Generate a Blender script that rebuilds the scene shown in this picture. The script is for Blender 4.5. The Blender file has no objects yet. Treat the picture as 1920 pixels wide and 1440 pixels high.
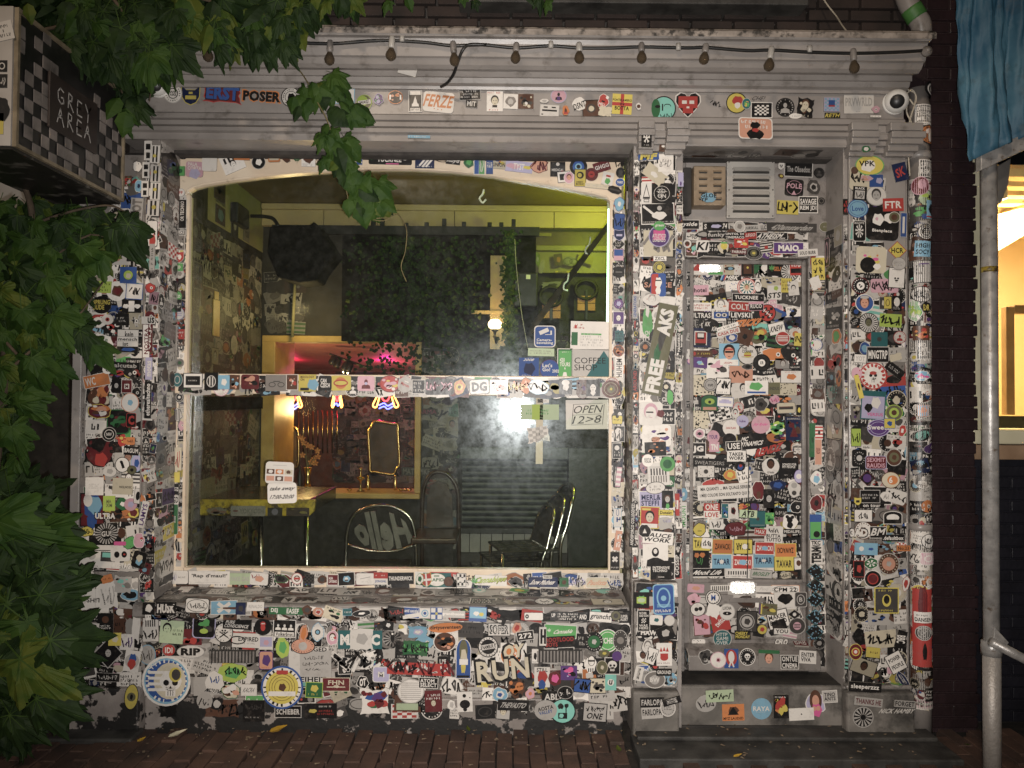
import bpy, math, random
from mathutils import Vector, Matrix
from mathutils.bvhtree import BVHTree

# ------------------------------------------------------------------ camera, sky, lamps, exposure
sc = bpy.context.scene
COL = sc.collection
R = math.radians
CAMZ, CAMD, FOC = 1.68, 3.95, 1450.0
PITCH, ROLL, YAW = R(1.2), R(0.42), R(0.35)
fwd = Vector((math.sin(YAW) * math.cos(PITCH), math.cos(YAW) * math.cos(PITCH), math.sin(PITCH)))
rt0 = fwd.cross(Vector((0, 0, 1))).normalized()
up0 = rt0.cross(fwd)
rt = rt0 * math.cos(ROLL) + up0 * math.sin(ROLL)
up = up0 * math.cos(ROLL) - rt0 * math.sin(ROLL)
CAM = Vector((0, -CAMD, CAMZ))
cd = bpy.data.cameras.new('camera')
cam = bpy.data.objects.new('camera', cd)
COL.objects.link(cam)
cam.matrix_world = Matrix(((rt.x, up.x, -fwd.x, CAM.x), (rt.y, up.y, -fwd.y, CAM.y), (rt.z, up.z, -fwd.z, CAM.z), (0, 0, 0, 1)))
cd.sensor_width = 36
cd.lens = 36 * FOC / 1920
cd.clip_start = 0.05
cd.clip_end = 500
sc.camera = cam

world = bpy.data.worlds.new('World')
sc.world = world
world.use_nodes = True
wn = world.node_tree
bg = wn.nodes['Background']
sky = wn.nodes.new('ShaderNodeTexSky')
sky.sky_type = 'NISHITA'
sky.sun_disc = False
sky.sun_elevation = R(-4)
sky.sun_rotation = R(160)
wn.links.new(sky.outputs[0], bg.inputs[0])
bg.inputs[1].default_value = 0.10


def lamp(name, kind, loc, power, color, radius=.05, target=None, **kw):
    l = bpy.data.lights.new(name, kind)
    l.energy = power
    l.color = color
    if kind == 'AREA':
        l.size = radius
    else:
        l.shadow_soft_size = radius
    for k, v in kw.items():
        setattr(l, k, v)
    o = bpy.data.objects.new(name, l)
    o.location = loc
    if target is not None:
        o.rotation_euler = (Vector(target) - Vector(loc)).to_track_quat('-Z', 'Y').to_euler()
    COL.objects.link(o)
    return o


# the phone's own flash (its reflection burns in the window) and the street lamp behind the photographer
lamp('phone_flash', 'SPOT', (0.03, -CAMD + .01, CAMZ - .03), 720, (1.0, .95, .90), .010, (0.12, 0, 1.66), spot_size=R(97), spot_blend=1.0)
lamp('street_lamp_light', 'POINT', (-1.6, -7.0, 5.7), 560, (1.0, .80, .60), .25)
sc.view_settings.view_transform = 'Standard'
sc.view_settings.look = 'None'
sc.view_settings.exposure = 0.0
sc.view_settings.gamma = 1.0
sc.view_settings.use_curve_mapping = False
sc.cycles.use_denoising = True
sc.cycles.max_bounces = 8
sc.cycles.transparent_max_bounces = 16
sc.cycles.sample_clamp_indirect = 14.0

rnd = random.Random(11)


def ray(px, py):
    return fwd * FOC + rt * (px - 960) + up * (720 - py)


def P(px, py, y):
    d = ray(px, py)
    return CAM + d * ((y - CAM.y) / d.y)


def PX(px, py, X):
    d = ray(px, py)
    return CAM + d * (X / d.x)


def PZ(px, py, z):
    d = ray(px, py)
    return CAM + d * ((z - CAM.z) / d.z)


def fx(px, y, py=720):
    return P(px, py, y).x


def fz(py, y, px=960):
    return P(px, py, y).z


def sz(px, y):
    return px * (y + CAMD) / FOC


# ------------------------------------------------------------------ materials
def nodes(m):
    m.use_nodes = True
    n = m.node_tree
    return n, n.nodes, n.links, n.nodes['Principled BSDF']


def mk(name, c1, c2=None, scale=8, rough=.5, bump=0, metal=0, detail=4, contrast=(.35, .65), bscale=None, spec=.5, dirt=None, coat=0, rvar=0):
    """noise mix of two real colours, fine relief, optional dirt patches"""
    m = bpy.data.materials.new(name)
    n, N, L, b = nodes(m)
    b.inputs['Roughness'].default_value = rough
    b.inputs['Metallic'].default_value = metal
    b.inputs['Specular IOR Level'].default_value = spec
    b.inputs['Coat Weight'].default_value = coat
    g = N.new('ShaderNodeNewGeometry')
    out = None
    if c2 is None:
        b.inputs['Base Color'].default_value = (*c1, 1)
    else:
        t = N.new('ShaderNodeTexNoise')
        t.inputs['Scale'].default_value = scale
        t.inputs['Detail'].default_value = detail
        L.new(g.outputs['Position'], t.inputs['Vector'])
        r = N.new('ShaderNodeValToRGB')
        r.color_ramp.elements[0].position, r.color_ramp.elements[1].position = contrast
        r.color_ramp.elements[0].color = (*c1, 1)
        r.color_ramp.elements[1].color = (*c2, 1)
        L.new(t.outputs['Fac'], r.inputs[0])
        out = r.outputs[0]
        if rvar:
            mr = N.new('ShaderNodeMapRange')
            mr.inputs[3].default_value = rough - rvar
            mr.inputs[4].default_value = rough + rvar
            L.new(t.outputs['Fac'], mr.inputs[0])
            L.new(mr.outputs[0], b.inputs['Roughness'])
    if dirt:
        dc, dscale, lo, hi = dirt
        t2 = N.new('ShaderNodeTexNoise')
        t2.inputs['Scale'].default_value = dscale
        t2.inputs['Detail'].default_value = 8
        t2.inputs['Roughness'].default_value = .65
        L.new(g.outputs['Position'], t2.inputs['Vector'])
        mr = N.new('ShaderNodeMapRange')
        mr.inputs[1].default_value = lo
        mr.inputs[2].default_value = hi
        L.new(t2.outputs['Fac'], mr.inputs[0])
        mx = N.new('ShaderNodeMix')
        mx.data_type = 'RGBA'
        L.new(mr.outputs[0], mx.inputs[0])
        if out is not None:
            L.new(out, mx.inputs[6])
        else:
            mx.inputs[6].default_value = (*c1, 1)
        mx.inputs[7].default_value = (*dc, 1)
        out = mx.outputs[2]
    if out is not None:
        L.new(out, b.inputs['Base Color'])
    if bump:
        t3 = N.new('ShaderNodeTexNoise')
        t3.inputs['Scale'].default_value = bscale or scale * 6
        t3.inputs['Detail'].default_value = 6
        L.new(g.outputs['Position'], t3.inputs['Vector'])
        bp = N.new('ShaderNodeBump')
        bp.inputs['Strength'].default_value = bump
        bp.inputs['Distance'].default_value = .004
        L.new(t3.outputs['Fac'], bp.inputs['Height'])
        L.new(bp.outputs[0], b.inputs['Normal'])
    return m


def emit(name, c, s):
    m = bpy.data.materials.new(name)
    n, N, L, b = nodes(m)
    b.inputs['Base Color'].default_value = (*c, 1)
    b.inputs['Emission Color'].default_value = (*c, 1)
    b.inputs['Emission Strength'].default_value = s
    return m


M = {}
M['grey'] = mk('grey_gloss_paint', (.235, .212, .196), (.30, .272, .252), 5, .36, .18, dirt=((.10, .085, .072), 9, .56, .75), bscale=26)
M['greyd'] = mk('grimy_grey_paint', (.17, .152, .14), (.25, .225, .206), 6, .45, .3, dirt=((.05, .042, .035), 12, .5, .7), bscale=30)
M['cream'] = mk('cream_gloss_paint', (.62, .50, .375), (.70, .59, .455), 6, .32, .15, dirt=((.28, .21, .14), 18, .6, .8), bscale=30)
M['lip'] = mk('weathered_cornice_lead', (.16, .135, .115), (.34, .29, .25), 14, .7, .5, dirt=((.035, .03, .025), 22, .5, .62))
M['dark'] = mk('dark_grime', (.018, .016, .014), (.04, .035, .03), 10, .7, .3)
M['stone'] = mk('worn_stone', (.11, .10, .088), (.20, .18, .16), 7, .75, .5, dirt=((.028, .025, .022), 6, .48, .68))
M['slab'] = mk('dark_paving_stone', (.030, .028, .025), (.062, .058, .052), 9, .7, .5, dirt=((.012, .011, .01), 5, .5, .7))
M['wood'] = mk('pale_bare_wood', (.20, .145, .092), (.29, .22, .15), 12, .6, .3, dirt=((.12, .09, .06), 14, .55, .75))
M['alu'] = mk('white_metal_plate', (.32, .30, .275), (.41, .385, .35), 7, .4, .1, dirt=((.2, .17, .14), 20, .62, .8))
M['black'] = mk('black_plastic', (.012, .012, .012), (.02, .02, .02), 10, .4)
M['white'] = mk('white_plastic', (.72, .70, .66), (.78, .76, .72), 10, .25)
M['chrome'] = mk('polished_metal', (.55, .53, .50), (.70, .68, .64), 12, .22, metal=1)
M['letter'] = mk('mirror_prism_tape', (.95, .94, .92), None, rough=.16, metal=1)
M['steel'] = mk('galvanised_steel', (.26, .25, .24), (.42, .40, .38), 22, .38, .25, metal=.35, rvar=.1, dirt=((.12, .08, .05), 30, .58, .72))
M['brickup'] = mk('dark_brown_brick', (.016, .011, .009), (.033, .021, .017), 6, .85, .7, bscale=60)
M['mortar'] = mk('sooty_mortar', (.035, .030, .027), (.060, .052, .046), 20, .9, .6)
M['brickp'] = mk('dark_painted_brick', (.014, .008, .009), (.024, .013, .015), 6, .42, .8, bscale=34)
M['mortarp'] = mk('painted_mortar', (.016, .009, .010), (.024, .013, .015), 20, .5, .6)
M['paver'] = mk('brown_clay_paver', (.062, .034, .024), (.098, .053, .036), 7, .8, .6, dirt=((.035, .022, .016), 5, .5, .72), bscale=80)
M['paver2'] = mk('dark_clay_paver', (.048, .028, .021), (.078, .042, .030), 7, .8, .6, dirt=((.03, .02, .015), 5, .48, .7), bscale=80)
M['sand'] = mk('joint_sand', (.018, .014, .011), (.034, .026, .02), 30, .95, .6)
M['navy'] = mk('navy_painted_brick', (.006, .006, .010), (.010, .010, .016), 7, .5, .6, bscale=40)
M['pale'] = mk('pale_window_paint', (.50, .47, .33), (.58, .54, .40), 6, .45, .1)
M['warmwall'] = mk('cream_plaster', (.70, .55, .34), (.76, .62, .40), 3, .8, .1)
M['tarp'] = mk('blue_tarpaulin', (.012, .065, .12), (.07, .17, .23), 4, .6, .35, bscale=45, contrast=(.3, .7), dirt=((.02, .035, .04), 5, .55, .75))
M['vein'] = mk('pale_leaf_vein', (.020, .044, .007), (.036, .064, .011), 20, .7, spec=.2)
M['stem'] = mk('green_brown_stem', (.10, .075, .03), (.16, .13, .055), 20, .7, .3)
M['bark'] = mk('grey_brown_bark', (.05, .035, .022), (.09, .065, .042), 20, .9, .6)
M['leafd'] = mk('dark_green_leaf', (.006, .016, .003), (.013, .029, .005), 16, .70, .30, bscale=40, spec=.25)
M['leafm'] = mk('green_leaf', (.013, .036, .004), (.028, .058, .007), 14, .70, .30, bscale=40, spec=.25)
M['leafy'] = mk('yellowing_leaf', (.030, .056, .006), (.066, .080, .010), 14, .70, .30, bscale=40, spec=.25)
M['leafo'] = mk('autumn_leaf', (.38, .22, .02), (.50, .30, .03), 14, .6, .2)
M['cable'] = mk('black_rubber_cable', (.008, .008, .008), (.016, .015, .014), 10, .45)
M['ycable'] = mk('cream_cable', (.45, .40, .32), None, rough=.5)
M['ceil'] = mk('smoked_ceiling', (.15, .105, .045), (.20, .14, .062), 3, .7, .1)
M['beam'] = mk('smoked_cream_board', (.42, .31, .15), (.50, .37, .19), 3, .55, .1)
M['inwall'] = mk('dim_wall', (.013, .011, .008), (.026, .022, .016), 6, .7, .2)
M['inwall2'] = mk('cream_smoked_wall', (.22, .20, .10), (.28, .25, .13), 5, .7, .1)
M['gold'] = mk('yellow_pine', (.42, .26, .075), (.56, .37, .12), 7, .45, .15)
M['brass'] = mk('brass', (.60, .42, .16), (.72, .52, .22), 10, .25, metal=1)
M['shutter'] = mk('grey_shutter', (.050, .058, .062), (.078, .086, .09), 6, .5, .1)
M['floor'] = mk('dark_floor', (.02, .018, .015), (.04, .034, .03), 4, .5)
M['maroon'] = mk('dark_bar_wall', (.085, .035, .022), (.14, .06, .036), 5, .6)
M['pinkceil'] = mk('red_painted_ceiling', (.42, .17, .18), (.52, .24, .24), 5, .6)
M['hoodcloth'] = mk('black_cloth', (.006, .006, .006), (.010, .010, .009), 12, .9, spec=.1)
M['yedge'] = mk('yellow_edge', (.40, .28, .02), (.50, .38, .05), 12, .5, dirt=((.05, .03, .015), 16, .45, .6))
M['neon_y'] = emit('neon_orange', (1.0, .42, .10), 7)
M['neon_r'] = emit('neon_red', (1.0, .06, .08), 6)
M['neon_b'] = emit('neon_blue', (.16, .18, 1.0), 6)
M['globe'] = emit('lit_globe', (1.0, .78, .46), 6)
M['tube'] = emit('lit_tube', (.62, 1.0, .66), 4)
M['ledbulb'] = emit('lit_spot', (1.0, .72, .45), 10)


def rough_base():
    """old grey plaster with black patches where the paint has come off, more of them low down (wear)"""
    m = mk('peeling_plinth_paint', (.19, .165, .15), (.29, .255, .23), 8, .55, .5, bscale=40)
    n, N, L, b = nodes(m)
    src = b.inputs['Base Color'].links[0].from_socket
    g = N.new('ShaderNodeNewGeometry')
    s = N.new('ShaderNodeSeparateXYZ')
    L.new(g.outputs['Position'], s.inputs[0])
    t = N.new('ShaderNodeTexNoise')
    t.inputs['Scale'].default_value = 7
    t.inputs['Detail'].default_value = 9
    t.inputs['Roughness'].default_value = .6
    L.new(g.outputs['Position'], t.inputs['Vector'])
    mr = N.new('ShaderNodeMapRange')
    mr.inputs[1].default_value = .0
    mr.inputs[2].default_value = .42
    mr.inputs[3].default_value = .13
    mr.inputs[4].default_value = -.10
    L.new(s.outputs[2], mr.inputs[0])
    ad = N.new('ShaderNodeMath')
    L.new(t.outputs['Fac'], ad.inputs[0])
    L.new(mr.outputs[0], ad.inputs[1])
    st = N.new('ShaderNodeMapRange')
    st.inputs[1].default_value = .545
    st.inputs[2].default_value = .565
    L.new(ad.outputs[0], st.inputs[0])
    mx = N.new('ShaderNodeMix')
    mx.data_type = 'RGBA'
    L.new(st.outputs[0], mx.inputs[0])
    L.new(src, mx.inputs[6])
    mx.inputs[7].default_value = (.014, .013, .012, 1)
    L.new(mx.outputs[2], b.inputs['Base Color'])
    return m


M['base'] = rough_base()


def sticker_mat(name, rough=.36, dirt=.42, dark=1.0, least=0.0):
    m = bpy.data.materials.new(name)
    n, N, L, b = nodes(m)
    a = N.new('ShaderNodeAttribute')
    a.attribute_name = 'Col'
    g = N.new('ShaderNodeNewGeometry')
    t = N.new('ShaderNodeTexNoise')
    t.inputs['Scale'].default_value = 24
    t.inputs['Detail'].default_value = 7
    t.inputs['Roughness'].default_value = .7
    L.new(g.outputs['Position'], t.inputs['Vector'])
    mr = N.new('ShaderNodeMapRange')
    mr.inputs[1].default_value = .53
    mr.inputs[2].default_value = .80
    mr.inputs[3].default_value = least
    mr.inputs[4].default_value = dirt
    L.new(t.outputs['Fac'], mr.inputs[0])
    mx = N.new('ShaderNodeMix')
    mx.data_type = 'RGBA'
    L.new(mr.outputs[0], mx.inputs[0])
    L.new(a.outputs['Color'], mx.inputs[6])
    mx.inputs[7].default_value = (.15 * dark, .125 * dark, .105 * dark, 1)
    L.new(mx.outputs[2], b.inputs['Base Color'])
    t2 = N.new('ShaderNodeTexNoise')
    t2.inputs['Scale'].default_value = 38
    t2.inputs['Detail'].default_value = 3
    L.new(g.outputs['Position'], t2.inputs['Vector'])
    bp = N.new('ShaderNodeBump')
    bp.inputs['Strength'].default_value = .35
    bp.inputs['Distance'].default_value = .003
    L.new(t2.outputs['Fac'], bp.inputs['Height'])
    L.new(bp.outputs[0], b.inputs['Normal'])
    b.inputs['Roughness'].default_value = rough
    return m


M['sticker'] = sticker_mat('printed_vinyl')
M['oldsticker'] = sticker_mat('old_printed_vinyl', .42, .62)
M['paper'] = sticker_mat('printed_paper', .7, .15)
M['roomsticker'] = sticker_mat('darkened_printed_vinyl', .6, .97, .13, .66)  # sticker colours darkened so the room walls look dim under the flash


def glass(name, gloss=1.0, dirty=True):
    m = bpy.data.materials.new(name)
    m.use_nodes = True
    n = m.node_tree
    N, L = n.nodes, n.links
    N.clear()
    out = N.new('ShaderNodeOutputMaterial')
    tr = N.new('ShaderNodeBsdfTransparent')
    tr.inputs[0].default_value = (.90, .93, .89, 1)
    gl = N.new('ShaderNodeBsdfGlossy')
    gl.inputs['Roughness'].default_value = 0.0
    fr = N.new('ShaderNodeFresnel')
    fr.inputs[0].default_value = 1.5
    mu = N.new('ShaderNodeMath')
    mu.operation = 'MULTIPLY'
    mu.inputs[1].default_value = gloss
    L.new(fr.outputs[0], mu.inputs[0])
    m1 = N.new('ShaderNodeMixShader')
    L.new(mu.outputs[0], m1.inputs[0])
    L.new(tr.outputs[0], m1.inputs[1])
    L.new(gl.outputs[0], m1.inputs[2])
    last = m1
    if dirty:
        g = N.new('ShaderNodeNewGeometry')
        t = N.new('ShaderNodeTexNoise')
        t.inputs['Scale'].default_value = 22
        t.inputs['Detail'].default_value = 10
        t.inputs['Roughness'].default_value = .8
        L.new(g.outputs['Position'], t.inputs['Vector'])
        for k, (ro, lo, hi, amt) in enumerate(((.07, .38, .72, .045), (.22, .40, .75, .014))):
            g2 = N.new('ShaderNodeBsdfGlossy')
            g2.inputs['Roughness'].default_value = ro
            g2.inputs[0].default_value = (.85, .92, 1.0, 1)
            mr = N.new('ShaderNodeMapRange')
            mr.inputs[1].default_value = lo
            mr.inputs[2].default_value = hi
            mr.inputs[3].default_value = amt * .15
            mr.inputs[4].default_value = amt
            L.new(t.outputs['Fac'], mr.inputs[0])
            m2 = N.new('ShaderNodeMixShader')
            L.new(mr.outputs[0], m2.inputs[0])
            L.new(last.outputs[0], m2.inputs[1])
            L.new(g2.outputs[0], m2.inputs[2])
            last = m2
        # a film of dust that catches a little light
        df = N.new('ShaderNodeBsdfDiffuse')
        df.inputs[0].default_value = (.5, .5, .47, 1)
        mr = N.new('ShaderNodeMapRange')
        mr.inputs[1].default_value = .45
        mr.inputs[2].default_value = .85
        mr.inputs[3].default_value = .004
        mr.inputs[4].default_value = .026
        L.new(t.outputs['Fac'], mr.inputs[0])
        m3 = N.new('ShaderNodeMixShader')
        L.new(mr.outputs[0], m3.inputs[0])
        L.new(last.outputs[0], m3.inputs[1])
        L.new(df.outputs[0], m3.inputs[2])
        last = m3
    L.new(last.outputs[0], out.inputs[0])
    return m


def smoked_bulb():
    m = glass('smoky_bulb_glass', 1.0, False)
    N, L = m.node_tree.nodes, m.node_tree.links
    for n_ in N:
        if n_.type == 'BSDF_TRANSPARENT':
            n_.inputs[0].default_value = (.42, .36, .29, 1)
    out = [n_ for n_ in N if n_.type == 'OUTPUT_MATERIAL'][0]
    last = out.inputs[0].links[0].from_socket
    df = N.new('ShaderNodeBsdfDiffuse')
    df.inputs[0].default_value = (.16, .12, .08, 1)
    mx = N.new('ShaderNodeMixShader')
    mx.inputs[0].default_value = .35
    L.new(last, mx.inputs[1])
    L.new(df.outputs[0], mx.inputs[2])
    L.new(mx.outputs[0], out.inputs[0])
    return m


M['bulb'] = smoked_bulb()
M['glass'] = glass('window_glass', 1.0)
M['glass2'] = glass('neighbour_window_glass', .8, False)

# ------------------------------------------------------------------ mesh helpers
ORG = {}
FACV, FACF = [], []


class MB:
    def __init__(s):
        s.v, s.f, s.m = [], [], []

    def add(s, v, f, m=0):
        o = len(s.v)
        s.v += [Vector(p) for p in v]
        s.f += [tuple(i + o for i in q) for q in f]
        s.m += [m] * len(f)
        return s

    def box(s, x0, x1, y0, y1, z0, z1, m=0):
        x0, x1 = min(x0, x1), max(x0, x1)
        y0, y1 = min(y0, y1), max(y0, y1)
        z0, z1 = min(z0, z1), max(z0, z1)
        return s.add([(x0, y0, z0), (x1, y0, z0), (x1, y1, z0), (x0, y1, z0), (x0, y0, z1), (x1, y0, z1), (x1, y1, z1), (x0, y1, z1)],
                     [(0, 3, 2, 1), (4, 5, 6, 7), (0, 1, 5, 4), (1, 2, 6, 5), (2, 3, 7, 6), (3, 0, 4, 7)], m)

    def prismx(s, prof, x0, x1, m=0):
        """profile (y,z) swept along X"""
        n = len(prof)
        v = [(x0, y, z) for y, z in prof] + [(x1, y, z) for y, z in prof]
        f = [(i, (i + 1) % n, n + (i + 1) % n, n + i) for i in range(n)]
        f += [tuple(range(n - 1, -1, -1)), tuple(range(n, 2 * n))]
        return s.add(v, f, m)

    def prismy(s, prof, y0, y1, m=0):
        """outline (x,z) pushed along Y"""
        n = len(prof)
        v = [(x, y0, z) for x, z in prof] + [(x, y1, z) for x, z in prof]
        f = [((i + 1) % n, i, n + i, n + (i + 1) % n) for i in range(n)]
        f += [tuple(range(n)), tuple(range(2 * n - 1, n - 1, -1))]
        return s.add(v, f, m)

    def tube(s, pts, r, n=8, m=0, r2=None, cap=True):
        pts = [Vector(p) for p in pts]
        k = len(pts)
        o = []
        t0 = (pts[1] - pts[0]).normalized()
        a = t0.orthogonal().normalized()
        for i, p in enumerate(pts):
            t = (pts[min(i + 1, k - 1)] - pts[max(i - 1, 0)]).normalized()
            a = (a - t * a.dot(t)).normalized()
            b = t.cross(a)
            rr = r if r2 is None else r + (r2 - r) * i / (k - 1)
            o += [p + (a * math.cos(2 * math.pi * j / n) + b * math.sin(2 * math.pi * j / n)) * rr for j in range(n)]
        f = [(i * n + j, i * n + (j + 1) % n, (i + 1) * n + (j + 1) % n, (i + 1) * n + j) for i in range(k - 1) for j in range(n)]
        if cap:
            f += [tuple(range(n - 1, -1, -1)), tuple(range((k - 1) * n, k * n))]
        return s.add(o, f, m)

    def lathe(s, prof, c, n=14, m=0, axis=(0, 0, 1)):
        """profile (r, h) turned about axis at c"""
        ax = Vector(axis).normalized()
        a = ax.orthogonal().normalized()
        b = ax.cross(a)
        c = Vector(c)
        o = [c + ax * h + (a * math.cos(2 * math.pi * j / n) + b * math.sin(2 * math.pi * j / n)) * max(r, 1e-4) for r, h in prof for j in range(n)]
        k = len(prof)
        f = [(i * n + j, i * n + (j + 1) % n, (i + 1) * n + (j + 1) % n, (i + 1) * n + j) for i in range(k - 1) for j in range(n)]
        f += [tuple(range(n - 1, -1, -1)), tuple(range((k - 1) * n, k * n))]
        return s.add(o, f, m)

    def build(s, name, mats, parent=None, bevel=0, smooth=False, solid=False, kind=None, local=False):
        mats = mats if isinstance(mats, (list, tuple)) else [mats]
        me = bpy.data.meshes.new(name)
        off = ORG.get(parent.name, Vector()) if parent and not local else Vector()
        me.from_pydata([p - off for p in s.v], [], s.f)
        for m in mats:
            me.materials.append(m)
        if len(mats) > 1:
            me.polygons.foreach_set('material_index', s.m)
        if smooth:
            me.polygons.foreach_set('use_smooth', [True] * len(s.f))
        me.update()
        o = bpy.data.objects.new(name, me)
        COL.objects.link(o)
        if parent:
            o.parent = parent
            ORG[o.name] = ORG.get(parent.name, Vector())
        if bevel:
            md = o.modifiers.new('bevel', 'BEVEL')
            md.width = bevel
            md.segments = 2
            md.limit_method = 'ANGLE'
        if smooth == 'auto':
            pass
        if solid:
            k = len(FACV)
            FACV.extend(s.v)
            FACF.extend(tuple(i + k for i in q) for q in s.f)
        if kind:
            o['kind'] = kind
        return o


def tag(o, label=None, cat=None, group=None, kind=None):
    for k, v in (('label', label), ('category', cat), ('group', group), ('kind', kind)):
        if v:
            o[k] = v
    return o


def thing(name, label, cat, loc, group=None):
    o = bpy.data.objects.new(name, None)
    o.empty_display_size = .1
    o.location = loc
    COL.objects.link(o)
    ORG[o.name] = Vector(loc)
    return tag(o, label, cat, group)


def dup(root, loc, rz=0, label=None, group=None):
    r = root.copy()
    COL.objects.link(r)
    r.location = loc
    r.rotation_euler = (0, 0, rz)
    if label:
        r['label'] = label
    if group:
        r['group'] = group
    for ch in list(root.children):
        c = ch.copy()
        COL.objects.link(c)
        c.parent = r
        for g in list(ch.children):
            d = g.copy()
            COL.objects.link(d)
            d.parent = c
    return r


def bez(pts, n=8):
    """smooth polyline (Catmull-Rom) through points"""
    pts = [Vector(p) for p in pts]
    out = []
    q = [pts[0] * 2 - pts[1]] + pts + [pts[-1] * 2 - pts[-2]]
    for i in range(1, len(q) - 2):
        for k in range(n):
            t = k / n
            out.append(.5 * ((2 * q[i]) + (q[i + 1] - q[i - 1]) * t + (2 * q[i - 1] - 5 * q[i] + 4 * q[i + 1] - q[i + 2]) * t * t + (3 * q[i] - q[i - 1] - 3 * q[i + 1] + q[i + 2]) * t ** 3))
    out.append(pts[-1])
    return out
# ------------------------------------------------------------------ printed vinyl: art as thin layered polygons, coloured per face
PAL = {'w': (.74, .70, .655), 'k': (.013, .012, .012), 'g': (.22, .20, .185), 'd': (.06, .055, .052), 's': (.46, .435, .41), 'r': (.52, .045, .035), 'm': (.16, .02, .025), 'o': (.70, .22, .045),
       'y': (.70, .56, .05), 'l': (.42, .58, .05), 'G': (.025, .15, .05), 'E': (.10, .42, .10), 't': (.02, .14, .15), 'T': (.20, .60, .50), 'b': (.03, .10, .36), 'B': (.22, .48, .66),
       'N': (.015, .025, .085), 'P': (.12, .05, .22), 'V': (.50, .46, .68), 'p': (.70, .38, .46), 'h': (.78, .10, .34), 'n': (.12, .05, .028), 'c': (.66, .58, .42), 'S': (.72, .34, .22), 'O': (.16, .15, .075),
       'L': (.50, .62, .38)}

for k_ in 'rmolyGEtTbBNPVphnScOL':
    c_ = PAL[k_]
    y_ = .25 * c_[0] + .6 * c_[1] + .15 * c_[2]
    PAL[k_] = tuple((v_ * .82 + y_ * .18) * .90 for v_ in c_)


class Art:
    def __init__(s):
        s.v, s.f, s.c = [], [], []
        s.lay = 0

    def poly(s, pts, col, h=None):
        k = len(s.v)
        z = s.lay if h is None else h
        s.v += [(x, y, z) for x, y in pts]
        s.f.append(tuple(range(k, k + len(pts))))
        s.c.append(PAL[col])

    def mesh(s, vs, fs, col):
        k = len(s.v)
        s.v += [(x, y, s.lay) for x, y in vs]
        for q in fs:
            s.f.append(tuple(i + k for i in q))
            s.c.append(PAL[col])

    def ell(s, x, y, rx, ry, col, n=18):
        s.poly([(x + rx * math.cos(2 * math.pi * i / n), y + ry * math.sin(2 * math.pi * i / n)) for i in range(n)], col)

    def ring(s, x, y, rx, ry, w, col, n=20):
        a = [(x + rx * math.cos(2 * math.pi * i / n), y + ry * math.sin(2 * math.pi * i / n)) for i in range(n)]
        b = [(x + (rx - w) * math.cos(2 * math.pi * i / n), y + (ry - w) * math.sin(2 * math.pi * i / n)) for i in range(n)]
        s.mesh(a + b, [(i, (i + 1) % n, n + (i + 1) % n, n + i) for i in range(n)], col)

    def rect(s, x, y, w, h, col, rot=0):
        c, q = math.cos(rot), math.sin(rot)
        s.poly([(x + a * w / 2 * c - b * h / 2 * q, y + a * w / 2 * q + b * h / 2 * c) for a, b in ((-1, -1), (1, -1), (1, 1), (-1, 1))], col)

    def stroke(s, pts, w, col):
        for (x0, y0), (x1, y1) in zip(pts, pts[1:]):
            d = math.hypot(x1 - x0, y1 - y0) or 1e-6
            nx, ny = -(y1 - y0) / d * w / 2, (x1 - x0) / d * w / 2
            ex, ey = (x1 - x0) / d * w * .3, (y1 - y0) / d * w * .3
            s.poly([(x0 - ex + nx, y0 - ey + ny), (x0 - ex - nx, y0 - ey - ny), (x1 + ex - nx, y1 + ey - ny), (x1 + ex + nx, y1 + ey + ny)], col)


TXT = {}


def make_texts(keys):
    obs = []
    for key in keys:
        t, bold = key
        cu = bpy.data.curves.new('t', 'FONT')
        cu.body = t
        cu.resolution_u = 2
        cu.offset = .028 if bold == 1 else (.055 if bold == 2 else 0)
        cu.space_character = 1.06 if bold else 1.0
        cu.space_line = .82
        ob = bpy.data.objects.new('t', cu)
        COL.objects.link(ob)
        obs.append((key, ob, cu))
    dg = bpy.context.evaluated_depsgraph_get()
    dg.update()
    for key, ob, cu in obs:
        me = ob.evaluated_get(dg).to_mesh()
        vs = [(v.co.x, v.co.y) for v in me.vertices]
        fs = [tuple(p.vertices) for p in me.polygons]
        ob.evaluated_get(dg).to_mesh_clear()
        x0, x1 = min(v[0] for v in vs), max(v[0] for v in vs)
        y0, y1 = min(v[1] for v in vs), max(v[1] for v in vs)
        TXT[key] = ([((x - (x0 + x1) / 2) / max(x1 - x0, 1e-5), (y - (y0 + y1) / 2) / max(y1 - y0, 1e-5)) for x, y in vs], fs)
        bpy.data.objects.remove(ob)
        bpy.data.curves.remove(cu)


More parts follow.
